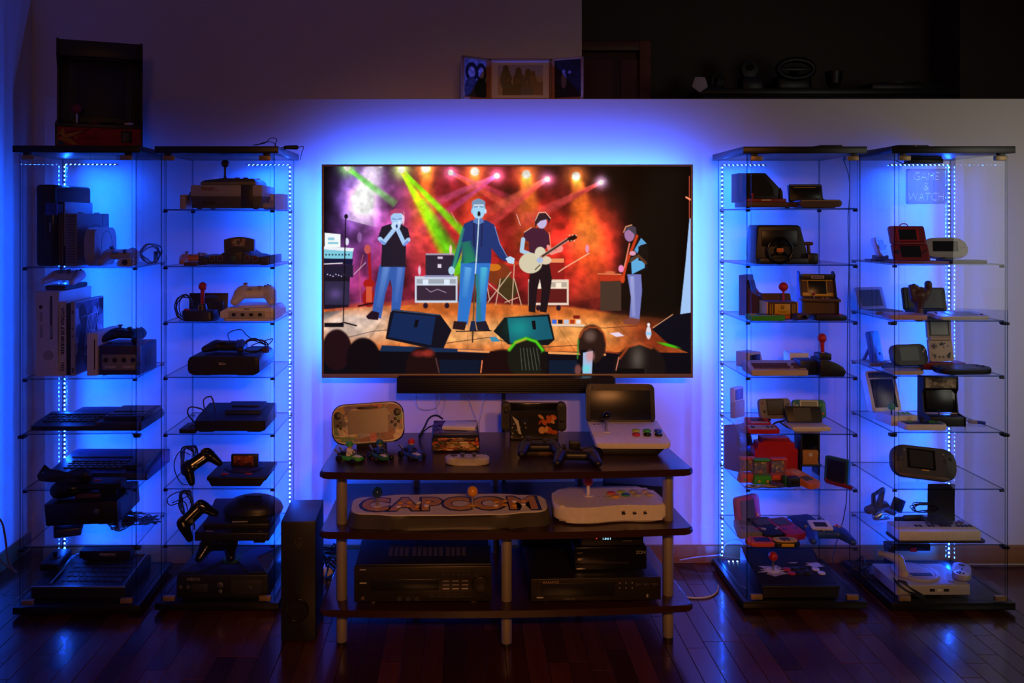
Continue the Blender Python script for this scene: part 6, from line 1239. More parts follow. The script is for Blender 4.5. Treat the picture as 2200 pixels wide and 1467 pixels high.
t = thing('tangled_cables', 'dark cable tangle on the floor between the subwoofer and the stand', 'cable', 706, 3.06, 0); heap('cable', t, CABLE, .10, .16, .16, 26, .0034, 41)
t = thing('extension_block', 'white extension block on the floor behind the subwoofer', 'power strip', 704, 3.15, 0); bx('body', t, WHITE, (-.02, .02), (0, .10), (0, .035), .004); bx('socket_face', t, LGREY, (-.015, .015), (.01, .09), (.0345, .036), .001)
t = thing('wall_cable', 'thin dark cable hanging at the edge of the far left wall', 'cable', 18, 2.88, 0); tube('cable', t, mat('grey_brown_cable', (.18, .13, .11), .5), [(WX(x, 2.88) - WX(18, 2.88), 0, WZ(y, 2.88)) for x, y in ((-14, 1105), (4, 1122), (12, 1160), (18, 1205), (33, 1230))] , .0034); tube('cable', t, mat('grey_brown_cable', (.18, .13, .11), .5), [(WX(x, 2.88) - WX(18, 2.88), .01, WZ(y, 2.88)) for x, y in ((-12, 1190), (0, 1208), (16, 1222), (33, 1232))], .0034)
t = thing('hanging_cables', 'pale cables looping on the wall under the soundbar', 'cable', 935, 3.275, WZ(905, 3.275)); z0 = t.location.z
def wl(pts): return [(WX(x, 3.275) - WX(935, 3.275), 0, WZ(y, 3.275) - z0) for x, y in pts]
tube('cable', t, CABLEW, wl(((895, 838), (896, 872), (915, 880), (940, 872), (948, 838))), .0030); tube('cable', t, CABLEW, wl(((935, 838), (938, 880), (945, 893), (955, 870), (957, 838))), .0018); tube('cable', t, CABLEW, wl(((1002, 838), (1012, 870), (1024, 905), (1030, 930))), .0022); tube('cable', t, CABLEW, wl(((1046, 838), (1038, 870), (1030, 905), (1030, 930))), .0022)

# =================================================================== ON TOP OF THE FAR LEFT CABINET
t = thing('bartop_arcade', 'black bartop arcade machine with a red ball joystick on the far left cabinet', 'arcade machine', 214, 2.905, 1.6225, 21)
prof = [(0, 0), (.22, 0), (.22, .385), (.045, .385), (.040, .33), (.075, .285), (.070, .10), (.0, .082), (-.004, .07)]
for s in (-1, 1): pr('side_panel', t, BLACK, prof, 'x', s * .138 - .004, s * .138 + .004, .001)
bx('cabinet_back', t, BLACK, (-.134, .134), (.09, .218), (.004, .382), .001); bx('front_box', t, BLACK, (-.134, .134), (.002, .10), (.0, .070), .001); bx('header', t, BLACK, (-.134, .134), (.047, .10), (.325, .382), .002)
q = bx('front_panel', t, DRED, (-.136, .136), (-.002, .004), (.002, .068), .001)
c = Canvas(0, 0, 4, 1, 150, (165, 20, 14)); c.poly([(0, 1), (.0, .7), (.42, 1)], (30, 90, 100)); c.poly([(.0, .40), (.28, .02), (.34, .38), (1.55, .05), (.55, .58), (1.0, 1), (.75, 1), (.0, .68), (.22, .55)], (200, 130, 20)); c.line([(.34, .38), (1.5, .08), (.5, .62), (2.1, .60)], .035, (70, 10, 8)); c.ell(.12, .47, .06, .06, (15, 12, 10)); c.ell(.85, .58, .05, .05, (190, 150, 30)); c.noise(12, .25, 4)
sheet('panel_art', q, c, .266, .062, (0, -.0026, .036), (R(90), 0, 0), PRINT)
bx('coin_plate', q, BLACK, (.070, .106), (-.005, -.002), (.018, .060), .001); bx('coin_slot', q, GREY, (.078, .080), (-.0056, -.0045), (.026, .052), 0); bx('coin_caption', q, DGREY, (.084, .094), (-.0056, -.0045), (.038, .052), 0)
pr('control_deck', t, BLACK, [(-.006, .069), (.078, .086), (.078, .094), (-.006, .079)], 'x', -.142, .142, .002)
u = bx('screen_bezel', t, BLACK, (-.132, .132), (0, .006), (0, .235), .001, loc=(0, .076, .094), rot=(R(-3), 0, 0)); bx('screen', u, mat('unlit_screen', (.006, .006, .014), .5), (-.082, .082), (-.001, .002), (.018, .205), .001)
bm = bmesh.new(); _tube(bm, [Vector((x, -.0006, z)) for x, z in rrect(.196, .228, .012, 5, 0, .117)], .0007, 6, True); done('bezel_line', bm, mat('tan_line', (.24, .19, .13), .5), u)
joy(t, DRED, -.075, .035, .083, .052, .0175, SILVER, .0045); 
for x, y, m in ((-.014, .035, DRED), (-.020, .022, DRED), (.098, .038, WHITE), (.092, .024, WHITE), (.02, .03, BLACKG), (.045, .03, BLACKG)): btn(t, m, x, y, .078 + y * .2, .0135, .008)

# =================================================================== ON THE LEDGE AND IN THE ROOM BEHIND
fd = 3.345; fk = fd / FOC
t = thing('folding_photo_frame', 'three-panel wooden photo frame standing on the wall ledge', 'photo frame', 1118, fd, LEDGE, 0)
FW = woodmat('frame_wood', (.30, .10, .035), (.46, .18, .07), .5, along='x')
def photo_a():
    c = Canvas(0, 0, .6, 1, 50, (150, 140, 160)); c.noise(10, .3, 2)
    for x, s in ((.2, 1), (.46, .85)): c.ell(x, .34, .17 * s, .26, (28, 22, 34)); c.ell(x, .34, .095 * s, .15, (170, 150, 165)); c.ell(x, .78, .2 * s, .30, (70 if s == 1 else 25, 65 if s == 1 else 22, 80 if s == 1 else 30))
    c.noise(5, .5, 7); return c
def photo_b():
    c = Canvas(0, 0, 1.5, 1, 110, (205, 195, 215)); c.rect(.16, .10, 1.34, .92, (150, 150, 200)); c.rect(.16, .40, 1.34, .92, (165, 140, 130)); c.rect(1.15, .55, 1.34, .92, (120, 85, 75))
    for x, y, r, col in ((.37, .20, .075, (28, 22, 26)), (.70, .26, .075, (34, 24, 26)), (.95, .30, .075, (60, 35, 28)), (1.08, .34, .06, (90, 60, 45))): c.ell(x, y + .30, r * 1.9, .30, tuple(v + 22 for v in col)); c.ell(x, y, r, r * 1.25, col)
    for x, y, col, sh in ((.44, .48, (80, 40, 32), (18, 14, 18)), (.68, .52, (95, 50, 40), (14, 12, 16)), (.92, .56, (105, 70, 55), (60, 62, 88))): c.ell(x, .86, .16, .30, sh); c.ell(x, y, .085, .12, (30, 18, 18)); c.ell(x, y + .02, .055, .08, col)
    c.rect(0, .92, 1.5, 1, (205, 195, 215)); c.rect(0, 0, .15, 1, (205, 195, 215)); c.rect(1.35, 0, 1.5, 1, (205, 195, 215)); return c
def photo_c():
    c = Canvas(0, 0, .58, 1, 50, (26, 22, 30)); c.noise(6, .9, 3)
    for x, y, col in ((.20, .30, (130, 115, 125)), (.33, .34, (110, 95, 105))): c.ell(x, y, .035, .05, (150, 130, 140)); c.ell(x, y + .24, .06, .22, col if x < .3 else (20, 18, 24))
    return c
def panel(name, w, h, cv, x, yaw, ox):
    p_ = pr(name, t, FW, [(ox, 0), (ox + w, 0), (ox + w, h), (ox, h)], 'y', 0, .012, .001, loc=(x, 0, 0), rot=(0, 0, R(yaw))); b = .008
    sheet('photograph', p_, cv, w - 2 * b - .004, h - 2 * b - .004, (ox + w / 2, -.0006, h / 2), (R(90), 0, 0), PRINTG)
    for zz, xx in ((0, (0, w)), (h - b, (0, w))): bx('moulding', p_, FW, (ox + xx[0], ox + xx[1]), (-.006, .0), (zz, zz + b), .001)
    for xx in (0, w - b): bx('moulding', p_, FW, (ox + xx, ox + xx + b), (-.006, .0), (0, h), .001)
cw = 134 * fk; hh = 90 * fk
panel('middle_frame', cw, hh, photo_b(), 0, 0, -cw / 2); panel('side_frame', .125, hh, photo_a(), -cw / 2 - .004, 32, -.125); panel('side_frame', .128, hh, photo_c(), cw / 2 + .004, -24, 0)
for s in (-1, 1):
    for zz in (.02, hh - .035): bx('hinge', t, BLACK, (s * (cw / 2 + .002) - .004, s * (cw / 2 + .002) + .004), (-.004, .010), (zz, zz + .016), .001)
# dark sideboard with things on it in the unlit room behind
bd = 4.55; top_z = WZ(190, bd)
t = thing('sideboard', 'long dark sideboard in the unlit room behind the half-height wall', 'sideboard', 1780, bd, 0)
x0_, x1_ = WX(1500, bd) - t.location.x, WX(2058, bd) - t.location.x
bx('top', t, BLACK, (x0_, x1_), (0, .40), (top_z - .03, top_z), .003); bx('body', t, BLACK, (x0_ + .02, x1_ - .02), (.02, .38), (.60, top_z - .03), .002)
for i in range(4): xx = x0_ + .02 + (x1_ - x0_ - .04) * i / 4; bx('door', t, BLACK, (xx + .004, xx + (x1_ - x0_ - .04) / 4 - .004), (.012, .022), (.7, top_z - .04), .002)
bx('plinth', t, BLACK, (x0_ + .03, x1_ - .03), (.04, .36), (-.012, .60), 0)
def dark(name, label, cat, px, dd=bd + .10): return thing(name, label, cat, px, dd, top_z)
k_ = (bd + .1) / FOC
t = thing('paper_star', 'pale lilac crumpled paper ornament at the end of the dark sideboard', 'ornament', 1504, bd - .03, WZ(196, bd - .03)); rg = random.Random(3)
pr('body', t, mat('lilac_paper', (.62, .50, .62), .7), [(.038 * (1 + .25 * (i % 2)) * math.cos(2 * math.pi * i / 10 + .3), .040 + .038 * (1 + .25 * (i % 2)) * math.sin(2 * math.pi * i / 10 + .3)) for i in range(10)], 'y', 0, .025, .006); cyl('stem', t, BLACK, (0, .012, -.06), (0, .012, .01), .002, seg=8); bx('clip', t, BLACK, (-.006, .006), (.0, .03), (-.07, -.055), .001)
t = dark('desk_ornament', 'dark curved desk ornament beside the pale paper ornament', 'ornament', 1545); capsules('body', t, BLACK, [((-.05, .05, .02), (.12, .05, .008), .022, .010), ((-.03, .05, .03), (-.02, .05, .095), .012, .012), ((.0, .05, .03), (.022, .05, .10), .014, .012), ((.02, .05, .03), (.045, .05, .08), .010, .009)], .006)
t = dark('rounded_device', 'dark rounded device on a square base on the sideboard', 'device', 1620); bx('base', t, BLACK, (-.065, .062), (0, .10), (0, .085), .02); pr('head', t, CHAR, rrect(.09, .11, .04, 6, -.012, .13), 'y', .03, .08, .006); cyl('lens', t, BLACKG, (-.012, .03, .14), (-.012, .022, .14), .022)
t = dark('racing_wheel', 'dark racing wheel controller standing on the sideboard', 'controller', 1711); bx('base', t, BLACK, (-.105, .105), (.02, .14), (0, .10), .03, seg=3); torus('wheel_rim', t, BLACK, (0, .01, .128), .095, .017, 'y', sx=1.05, sy=.55); cyl('column', t, BLACK, (0, .10, .07), (0, .01, .125), .025); bx('spoke', t, BLACK, (-.09, .09), (.004, .016), (.118, .136), .004)
t = dark('goblet', 'dark flared cup standing on the sideboard', 'cup', 1800); lathe('body', t, BLACK, [(.0, 0), (.030, 0), (.030, .008), (.020, .02), (.024, .035), (.040, .05), (.046, .10), (.050, .118), (.046, .118), (.040, .06), (0, .055)], 28, loc=(0, .05, 0))
t = dark('turntable', 'low dark record player lying on the sideboard', 'record player', 1950); bx('body', t, BLACK, (-.20, .22), (0, .25), (.012, .048), .006); cyl('platter', t, CHAR, (-.03, .12, .047), (-.03, .12, .060), .115, seg=40); capsules('tone_arm', t, BLACK, [((.15, .2, .07), (.10, .06, .070), .006, .005), ((.15, .2, .05), (.15, .2, .075), .014, .012)], .004)
for s in (-1, 1):
    for q in (.03, .22): cyl('foot', t, BLACK, (s * .17, q, 0), (s * .17, q, .013), .015)
# =================================================================== THE PICTURE ON THE TELEVISION (drawn in photo pixel units)
def tv_picture():
    c = Canvas(695, 359, 1485, 803, 640, (14, 8, 16)); X, Y = c.X, c.Y
    # smoke and stage haze
    c.glow(760, 560, 190, 150, (120, 40, 90), .55); c.glow(740, 470, 110, 130, (70, 70, 190), .8); c.glow(795, 420, 60, 90, (120, 100, 160), .6, rot=.45)
    c.glow(960, 500, 200, 140, (150, 22, 14), .8); c.glow(1250, 560, 140, 140, (150, 26, 12), .85); c.glow(1130, 500, 130, 120, (130, 20, 12), .7)
    c.glow(1010, 600, 300, 60, (150, 20, 30), .5); c.glow(1290, 640, 90, 60, (80, 40, 25), .5)
    c.noise(70, 1.1, 3); c.noise(24, .35, 5)
    c.im *= np.clip(1 - np.clip((X - 1290 - (Y - 400) * .18) / 70, 0, 1) * .93, 0, 1)[..., None]
    c.im *= np.clip((X - 690) / 60, .12, 1)[..., None]
    # broad warm shafts
    c.beam(917, 355, 905, 600, 20, 100, (240, 110, 40), .9, .0); c.beam(1020, 365, 1012, 580, 18, 90, (240, 90, 40), .8, 0)
    c.beam(1131, 375, 1146, 580, 20, 105, (252, 135, 45), .9, 0); c.beam(1238, 380, 1282, 640, 20, 120, (252, 115, 40), .95, .1)
    c.glow(1275, 500, 45, 70, (120, 60, 15), .8)
    c.beam(805, 350, 772, 480, 40, 70, (235, 220, 245), .95, .55); c.glow(778, 430, 30, 40, (150, 140, 130), .9)
    # pink crossing beams
    for a in ((968, 372, 1190, 500, 7, 30, (235, 90, 70)), (1068, 378, 860, 470, 7, 26, (225, 90, 150)), (1068, 378, 900, 500, 6, 22, (190, 70, 150)), (968, 372, 1130, 440, 6, 16, (215, 70, 110)),
              (1176, 385, 1010, 480, 8, 30, (250, 110, 80)), (1176, 385, 980, 540, 7, 28, (235, 80, 80)), (1292, 393, 1110, 480, 7, 24, (235, 90, 90)), (1292, 393, 1060, 520, 6, 24, (190, 60, 60))):
        c.beam(*a, .9, .15)
    # green beams
    c.beam(745, 362, 850, 440, 9, 18, (110, 220, 90), .95, .45); c.beam(862, 366, 985, 590, 9, 40, (160, 230, 20), .95, .75)
    c.beam(862, 366, 1000, 505, 8, 20, (120, 225, 20), .95, .8); c.beam(905, 430, 1010, 610, 18, 44, (70, 205, 25), .5, .7); c.glow(905, 440, 22, 40, (110, 90, 10), .8, rot=-.5)
    for x, y, r, h in ((745, 362, 9, (120, 230, 60)), (862, 366, 10, (170, 250, 80)), (914, 363, 13, (255, 150, 60)), (968, 372, 8, (255, 130, 190)), (1020, 370, 12, (255, 140, 60)), (1068, 379, 8, (255, 130, 190)),
                       (1131, 376, 12, (255, 150, 60)), (1176, 386, 8, (255, 150, 220)), (1238, 380, 12, (255, 150, 60)), (1292, 393, 7, (230, 200, 255))):
        c.glow(x, y, r * 1.9, r * 1.9, h, .9); c.ell(x, y, r * .75, r * .75, (255, 250, 240), soft=.5)
    c.poly([(812, 359), (822, 359), (816, 362)], (255, 255, 255))
    # stage floor
    c.poly([(695, 690), (760, 655), (900, 645), (1120, 655), (1230, 660), (1330, 675), (1485, 690), (1485, 770), (1300, 762), (690, 755)], (205, 105, 45), 1, 6)
    c.ell(760, 700, 100, 35, (225, 205, 195), soft=1.0, alpha=.9); c.ell(1000, 715, 160, 30, (240, 175, 110), soft=1.0, alpha=.85); c.ell(1240, 715, 110, 30, (240, 165, 90), soft=1.0, alpha=.85)
    c.ell(1420, 720, 80, 45, (120, 40, 20), soft=1.0, alpha=.8)
    c.beam(690, 668, 790, 655, 8, 14, (230, 90, 30), .8, .2); c.beam(690, 660, 900, 650, 10, 10, (150, 40, 60), .6, .6); c.noise(12, .3, 9)
    for k in range(9): c.line([(820 + k * 62, 690), (770 + k * 78, 760)], 1, (110, 50, 30), .5)
    c.line([(735, 728), (800, 712), (880, 705)], 1, (40, 30, 40)); c.line([(940, 740), (1050, 725), (1140, 748), (1300, 738)], 1.2, (40, 25, 25)); c.line([(1180, 700), (1300, 705), (1370, 700)], 1, (60, 30, 20))
    # dark wing, screen on the far right
    c.poly([(1400, 359), (1478, 359), (1462, 690), (1310, 680), (1330, 560)], (14, 11, 9), .9, 40)
    c.poly([(1482, 470), (1485, 470), (1485, 672), (1462, 676), (1474, 560)], (165, 200, 245)); c.line([(1482, 380), (1482, 470)], 2, (200, 80, 60)); c.line([(1475, 425), (1484, 430)], 4, (255, 150, 110))
    # amplifiers, laptop and racks at left
    c.poly([(695, 580), (752, 582), (748, 660), (695, 665)], (28, 22, 40)); c.rect(697, 570, 758, 596, (35, 30, 55))
    c.poly([(695, 537), (758, 540), (756, 557), (695, 556)], (130, 205, 225)); c.poly([(695, 530), (760, 534), (758, 541), (695, 537)], (235, 240, 250))
    c.poly([(697, 501), (731, 504), (731, 532), (697, 532)], (245, 250, 250)); c.rect(704, 511, 718, 517, (150, 205, 225)); c.rect(704, 521, 726, 525, (130, 200, 220))
    for k in range(8): c.ell(700 + k * 7, 548, 1.8, 1.8, (30, 60, 80))
    c.poly([(695, 556), (758, 557), (756, 570), (695, 568)], (22, 25, 60)); c.line([(695, 568), (735, 566)], 2, (255, 240, 245))
    c.rect(697, 605, 750, 655, (50, 45, 75)); c.glow(720, 632, 14, 12, (90, 60, 120), .5)
    for k in range(7): c.ell(703 + k * 6, 590 + (k % 3) * 2, 1.3, 1.3, (220, 210, 240))
    c.ell(745, 520, 4, 8, (230, 225, 250)); c.ell(772, 511, 5, 11, (180, 130, 200), alpha=.6)
    c.line([(742, 470), (740, 560), (737, 690)], 2.2, (14, 12, 20)); c.ell(743, 466, 4, 5, (20, 20, 35)); c.line([(715, 700), (738, 693), (765, 700)], 3, (20, 14, 20)); c.rect(696, 694, 738, 703, (22, 16, 24))
    # guitar on its stand
    c.line([(792, 540), (795, 600)], 6, (170, 25, 30)); c.ell(789, 536, 7, 10, (200, 90, 90)); c.ell(792, 640, 14, 20, (160, 25, 25)); c.ell(792, 610, 12, 10, (170, 30, 25)); c.rect(786, 616, 799, 650, (215, 90, 60))
    c.line([(780, 548), (772, 580), (774, 655)], 1.5, (190, 90, 110)); c.line([(760, 590), (785, 565)], 1.5, (220, 190, 220)); c.line([(770, 658), (800, 652)], 4, (60, 15, 25))
    # flight cases and amp
    def case(x0, y0, x1, y1, rim, face):
        c.rect(x0, y0, x1, y1, rim); c.rect(x0 + 4, y0 + 6, x1 - 4, y0 + 16, tuple(v * .8 for v in rim)); c.rect(x0 + 4, y0 + 20, x1 - 4, y1 - 5, face)
        for q in (.25, .75): xx = x0 + (x1 - x0) * q; c.rect(xx - 6, y0 + 7, xx + 6, y0 + 19, tuple(min(255, v * 1.1) for v in rim)); c.ell(xx, y1 + 6, 5, 6, (40, 20, 40))
    case(891, 594, 983, 651, (205, 215, 230), (58, 42, 62)); c.line([(915, 620), (925, 628), (940, 622), (958, 629)], 1.6, (170, 150, 175))
    c.rect(914, 546, 975, 595, (45, 38, 58)); c.rect(914, 545, 975, 549, (170, 150, 170)); c.rect(940, 552, 951, 557, (210, 200, 220)); c.rect(940, 568, 948, 576, (225, 215, 230)); c.rect(912, 592, 976, 596, (150, 150, 190))
    c.ell(901, 582, 3, 10, (225, 195, 215)); c.ell(968, 537, 3, 10, (255, 205, 195))
    case(1135, 601, 1222, 656, (235, 215, 195), (100, 28, 28)); c.rect(1180, 555, 1213, 601, (150, 30, 30)); c.rect(1184, 556, 1212, 565, (240, 150, 100))
    c.rect(1289, 590, 1335, 604, (190, 55, 30)); c.rect(1290, 605, 1335, 668, (75, 55, 45)); c.line([(1285, 589), (1335, 590)], 2, (240, 150, 100)); c.ell(1311, 586, 11, 3, (220, 110, 70))
    # drum kit
    for x, y, rx, ry, col in ((1072, 590, 26, 24, (120, 60, 25)), (1060, 575, 16, 8, (225, 130, 30)), (1090, 620, 22, 24, (60, 60, 30)), (1062, 560, 10, 8, (190, 40, 35)), (1100, 566, 16, 5, (210, 70, 40))): c.ell(x, y, rx, ry, col, alpha=.85)
    for a in ((1048, 650, 1098, 585), (1065, 655, 1075, 600), (1100, 655, 1105, 570), (1085, 650, 1112, 640), (1050, 610, 1095, 650), (1040, 580, 1052, 645), (1105, 600, 1120, 655)): c.line([a[:2], a[2:]], 2, (215, 180, 150))
    c.line([(970, 458), (982, 480)], 1.2, (230, 170, 150)); c.line([(1110, 462), (1118, 485)], 1.4, (240, 200, 190))
    c.line([(1266, 545), (1215, 575), (1200, 585)], 2.2, (250, 190, 150)); c.ell(1262, 535, 4, 9, (240, 150, 180))
    # --- harmonica player
    sk, skd = (170, 205, 245), (95, 130, 200)
    c.poly([(815, 570), (871, 572), (865, 625), (858, 680), (840, 676), (842, 620), (838, 600), (828, 630), (818, 685), (798, 680), (806, 620)], (55, 95, 175)); c.beam(830, 572, 812, 660, 16, 10, (140, 180, 240), .55, .1); c.beam(860, 575, 850, 650, 14, 8, (130, 160, 230), .5, .1)
    c.poly([(798, 668), (814, 672), (812, 688), (790, 686), (786, 680)], (35, 18, 35)); c.poly([(842, 668), (856, 668), (852, 686), (840, 684)], (40, 20, 35))
    c.poly([(820, 488), (838, 482), (862, 483), (876, 492), (880, 510), (872, 515), (871, 568), (874, 574), (818, 574), (821, 515), (812, 510)], (32, 27, 46), 1, 2)
    c.line([(816, 514), (824, 522), (848, 492)], 9, sk); c.line([(877, 516), (868, 524), (854, 494)], 9, sk); c.line([(818, 519), (826, 524)], 5, (120, 155, 225)); c.line([(875, 520), (868, 527)], 5, (125, 150, 225))
    c.ell(853, 469, 14, 18, sk); c.ell(866, 470, 3, 14, (250, 215, 235), alpha=.8); c.poly([(837, 466), (839, 454), (850, 449), (864, 452), (869, 466), (862, 459), (846, 459)], (180, 70, 110)); c.line([(842, 471), (850, 472)], 2, skd); c.line([(855, 472), (862, 471)], 2, skd)
    c.ell(850, 486, 10, 8, (200, 225, 250)); c.ell(852, 487, 2.2, 4, (30, 60, 130)); c.ell(858, 478, 3, 4, (215, 235, 255))
    # --- singer
    jn = (45, 120, 205)
    c.poly([(990, 562), (1054, 565), (1046, 630), (1042, 695), (1022, 695), (1024, 630), (1020, 600), (1014, 640), (1004, 698), (982, 694), (986, 640)], jn); c.beam(1006, 575, 998, 640, 16, 12, (130, 205, 245), .6, .1); c.beam(1040, 575, 1034, 650, 16, 12, (90, 215, 220), .7, .1)
    c.beam(1024, 590, 1030, 690, 10, 10, (40, 130, 80), .5, .5); c.poly([(975, 690), (1003, 692), (998, 710), (972, 707)], (40, 25, 32)); c.poly([(1022, 692), (1044, 690), (1053, 711), (1026, 710)], (32, 28, 45))
    nv = (22, 55, 120)
    c.poly([(997, 482), (1014, 474), (1044, 474), (1062, 484), (1072, 520), (1086, 548), (1094, 556), (1088, 563), (1074, 556), (1056, 534), (1055, 566), (991, 566), (994, 534), (984, 562), (976, 580), (968, 576), (978, 545), (988, 510)], nv, 1, 2)
    c.beam(995, 490, 975, 575, 8, 8, (60, 190, 120), .55, .75); c.beam(1000, 520, 1010, 565, 22, 34, (30, 165, 90), .55, .75); c.line([(1063, 488), (1074, 525), (1090, 553)], 1.5, (120, 160, 220)); c.line([(1018, 482), (1018, 530)], 3, (12, 25, 60), .8); c.line([(1036, 480), (1034, 530)], 3, (14, 30, 70), .8)
    c.ell(970, 582, 7, 9, (175, 215, 235)); c.poly([(1086, 556), (1096, 551), (1106, 556), (1104, 568), (1092, 566)], (195, 220, 245))
    c.ell(1028, 452, 14, 20, (165, 215, 245)); c.ell(1028, 438, 14, 9, (195, 215, 230)); c.poly([(1014, 452), (1014, 434), (1028, 427), (1042, 434), (1043, 452), (1039, 440), (1018, 440)], (120, 150, 185)); c.line([(1019, 446), (1026, 445)], 1.8, (70, 120, 175)); c.line([(1031, 445), (1038, 446)], 1.8, (70, 120, 175)); c.ell(1014, 455, 2, 5, (150, 200, 240)); c.ell(1043, 455, 2.4, 5, (200, 225, 250))
    c.poly([(1020, 470), (1036, 470), (1040, 478), (1028, 484), (1016, 478)], (90, 130, 190)); c.ell(1029, 461, 3.2, 6, (15, 20, 40))
    c.line([(1029, 466), (1026, 520), (1021, 590)], 2.6, (205, 225, 235)); c.line([(1021, 590), (1016, 700)], 2.6, (70, 75, 60)); c.poly([(1012, 690), (1020, 690), (1024, 712), (1008, 712)], (25, 40, 75)); c.line([(980, 712), (1055, 711)], 2, (20, 18, 20)); c.line([(1016, 710), (1015, 735)], 3, (60, 40, 30))
    # --- guitarist
    c.poly([(1140, 575), (1180, 565), (1186, 600), (1180, 640), (1174, 672), (1160, 670), (1164, 625), (1160, 600), (1154, 625), (1150, 672), (1136, 670), (1136, 610)], (26, 16, 26))
    c.poly([(1126, 500), (1142, 490), (1168, 492), (1180, 505), (1182, 530), (1172, 534), (1170, 562), (1138, 560), (1136, 520), (1124, 516)], (70, 28, 55), 1, 2); c.line([(1126, 500), (1142, 490)], 1.5, (255, 200, 170)); c.line([(1180, 500), (1184, 535)], 1.5, (255, 160, 120))
    c.ell(1164, 478, 11, 14, (200, 185, 225)); c.poly([(1150, 490), (1149, 472), (1158, 459), (1174, 459), (1183, 470), (1180, 482), (1176, 472), (1162, 475), (1154, 482)], (48, 28, 42)); c.line([(1150, 475), (1158, 458), (1172, 457), (1183, 470)], 1.6, (255, 200, 170))
    c.line([(1124, 515), (1121, 540), (1160, 556)], 9, (175, 205, 230)); c.line([(1178, 530), (1184, 545), (1200, 540)], 7, (240, 150, 140)); c.ell(1203, 535, 7, 8, (245, 150, 140))
    c.ell(1140, 566, 25, 22, (215, 205, 175)); c.ell(1161, 545, 12, 14, (220, 210, 185)); c.ell(1172, 560, 13, 9, (225, 205, 180)); c.line([(1163, 553), (1222, 514)], 7, (185, 150, 130)); c.line([(1166, 551), (1222, 514)], 3.5, (60, 25, 30)); c.poly([(1219, 512), (1236, 504), (1241, 512), (1225, 521)], (30, 12, 12))
    for k in range(5): c.ell(1224 + k * 3.4, 506 + (k % 2) * 12, 1.2, 1.2, (250, 220, 200))
    c.ell(1160, 560, 7, 6, (170, 190, 220)); c.line([(1150, 580), (1160, 570)], 2, (50, 40, 35))
    # --- bass player
    c.poly([(1348, 590), (1378, 590), (1380, 625), (1374, 690), (1352, 690), (1356, 640)], (120, 125, 190)); c.beam(1358, 595, 1362, 680, 10, 8, (190, 195, 240), .6, .3); c.poly([(1338, 690), (1352, 682), (1374, 686), (1372, 697), (1342, 696)], (130, 70, 60))
    c.poly([(1352, 530), (1370, 512), (1386, 520), (1394, 535), (1393, 580), (1374, 585), (1356, 590), (1348, 560)], (18, 14, 18)); c.poly([(1356, 556), (1372, 548), (1386, 560), (1386, 576), (1358, 590)], (100, 175, 225)); c.poly([(1363, 538), (1378, 512), (1390, 524), (1376, 528), (1370, 545)], (95, 165, 215)); c.poly([(1372, 530), (1392, 530), (1393, 565), (1372, 560)], (22, 18, 16)); c.line([(1354, 562), (1372, 550), (1388, 566)], 6, (90, 55, 35))
    c.ell(1353, 505, 11, 15, (165, 120, 165)); c.poly([(1340, 500), (1344, 489), (1356, 484), (1367, 490), (1368, 508), (1361, 502), (1352, 494)], (75, 65, 80)); c.line([(1340, 500), (1345, 488), (1358, 484)], 1.8, (255, 170, 120)); c.line([(1369, 508), (1345, 570), (1338, 604)], 6, (200, 60, 25)); c.ell(1338, 600, 5, 9, (210, 70, 30)); c.ell(1335, 578, 6, 8, (240, 140, 190)); c.ell(1360, 545, 7, 5, (225, 160, 185)); c.line([(1353, 524), (1342, 575)], 3, (240, 130, 100))
    # monitors, pedals, bottle, sheets
    c.poly([(838, 672), (846, 665), (945, 676), (970, 710), (953, 748), (930, 750), (828, 728)], (12, 16, 32)); c.poly([(846, 672), (936, 680), (926, 742), (834, 724)], (14, 42, 88)); c.poly([(892, 688), (900, 687), (896, 703), (889, 704)], (5, 8, 16)); c.line([(846, 667), (944, 677)], 1.4, (110, 150, 200), .7)
    c.poly([(1084, 682), (1180, 674), (1192, 730), (1178, 742), (1092, 740), (1060, 712)], (10, 20, 26)); c.poly([(1090, 684), (1176, 680), (1188, 728), (1096, 738)], (16, 92, 112)); c.glow(1115, 705, 30, 25, (5, 70, 40), .7); c.poly([(1142, 690), (1150, 689), (1152, 708), (1145, 708)], (5, 10, 16)); c.line([(1084, 682), (1180, 675)], 1.4, (190, 130, 90), .7)
    c.poly([(1402, 708), (1420, 690), (1446, 678), (1485, 672), (1485, 760), (1440, 742)], (10, 12, 26)); c.line([(1404, 704), (1446, 676)], 1.5, (255, 180, 130)); c.ell(1438, 742, 22, 3, (70, 190, 20), soft=.8, rot=.25)
    c.poly([(1184, 696), (1258, 697), (1254, 702), (1186, 701)], (235, 205, 180)); c.rect(1232, 678, 1246, 685, (130, 30, 20))
    for k, col in enumerate(((60, 110, 220), (60, 20, 20), (190, 200, 220), (180, 60, 30), (240, 230, 220))): c.rect(1186 + k * 13, 687, 1196 + k * 13, 696, col)
    c.ell(1394, 715, 5.5, 14, (225, 215, 225)); c.rect(1388, 714, 1400, 720, (150, 200, 240)); c.ell(1394, 698, 3, 4, (245, 240, 250))
    c.poly([(1310, 716), (1330, 714), (1342, 722), (1324, 724)], (235, 215, 235)); c.poly([(1052, 724), (1066, 724), (1074, 734), (1056, 734)], (60, 140, 180))
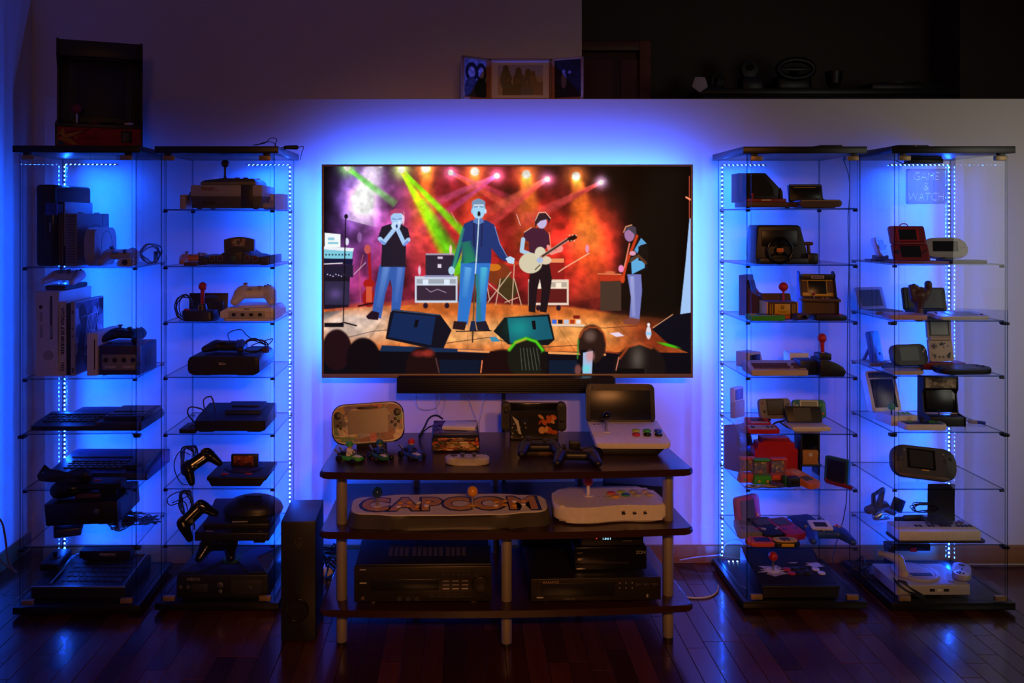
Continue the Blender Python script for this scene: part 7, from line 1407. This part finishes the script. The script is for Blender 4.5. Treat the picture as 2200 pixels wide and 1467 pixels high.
    # stage front and the audience
    c.poly([(690, 752), (1485, 758), (1485, 803), (690, 803)], (8, 9, 20)); c.poly([(930, 772), (1040, 774), (1040, 803), (930, 803)], (6, 22, 45)); c.poly([(1180, 774), (1240, 774), (1240, 803), (1180, 803)], (8, 28, 50)); c.poly([(820, 742), (1040, 752), (1040, 758), (815, 755)], (20, 45, 80)); c.line([(985, 753), (1050, 756)], 5, (235, 150, 90)); c.line([(1180, 758), (1300, 762)], 5, (245, 160, 90)); c.line([(1300, 756), (1420, 768)], 3, (150, 60, 40))
    for x, y, rx, ry, col in ((723, 752, 32, 44, (34, 14, 22)), (780, 770, 36, 44, (12, 8, 16)), (908, 790, 37, 44, (30, 12, 16)), (1080, 797, 50, 46, (26, 8, 12)), (1375, 790, 56, 50, (24, 18, 18)), (1272, 740, 30, 42, (46, 26, 22))): c.ell(x, y, rx, ry, col, soft=.12)
    c.ell(900, 760, 14, 7, (150, 45, 40), soft=.9, alpha=.7); c.ell(920, 759, 12, 8, (190, 60, 45), soft=.9, alpha=.7); c.line([(936, 770), (943, 800)], 3, (110, 80, 80), .6); c.line([(1036, 775), (1033, 800)], 2.5, (240, 130, 80))
    c.line([(1246, 725), (1252, 712), (1266, 703), (1284, 704), (1298, 716), (1302, 735)], 3.5, (200, 85, 40), .8, 3); c.ell(1268, 722, 12, 12, (130, 105, 95), soft=1.0, alpha=.7); c.line([(1243, 730), (1241, 770)], 3, (60, 170, 60), .8, 3); c.line([(1332, 770), (1350, 745), (1375, 738), (1400, 748)], 5, (190, 75, 30), .8, 4); c.glow(1370, 770, 16, 30, (80, 75, 65), .8); c.line([(1330, 768), (1324, 795)], 2, (230, 140, 120))
    c.ell(1132, 770, 42, 44, (22, 26, 20), soft=.12); c.line([(1094, 752), (1108, 735), (1130, 727), (1152, 734), (1166, 752), (1172, 785)], 6, (90, 230, 30), .9, 4); c.line([(1108, 737), (1130, 729)], 4, (230, 170, 60), .7, 3)
    for k in range(6): c.line([(1118 + k * 7, 748), (1122 + k * 8, 795)], 1.4, (130, 140, 120), .6)
    c.ell(1168, 780, 8, 25, (16, 14, 16)); c.poly([(1247, 752), (1276, 749), (1276, 803), (1247, 803)], (10, 10, 14)); c.poly([(1253, 758), (1274, 754), (1272, 803), (1252, 803)], (165, 190, 225)); c.ell(1268, 765, 9, 12, (220, 150, 150), soft=.8, alpha=.8); c.ell(1260, 792, 8, 8, (120, 215, 225), soft=.8); c.ell(1242, 795, 7, 12, (120, 70, 70), soft=.6)
    c.rect(1325, 792, 1385, 803, (8, 8, 10))
    c.im = np.clip(255 * (c.im / 255) ** 1.05, 0, 255)
    return c
sheet('screen', tv, tv_picture(), SWD, SHT, (0, .0015, 9 * sx + SHT / 2), (R(90), 0, 0), SCREENP)
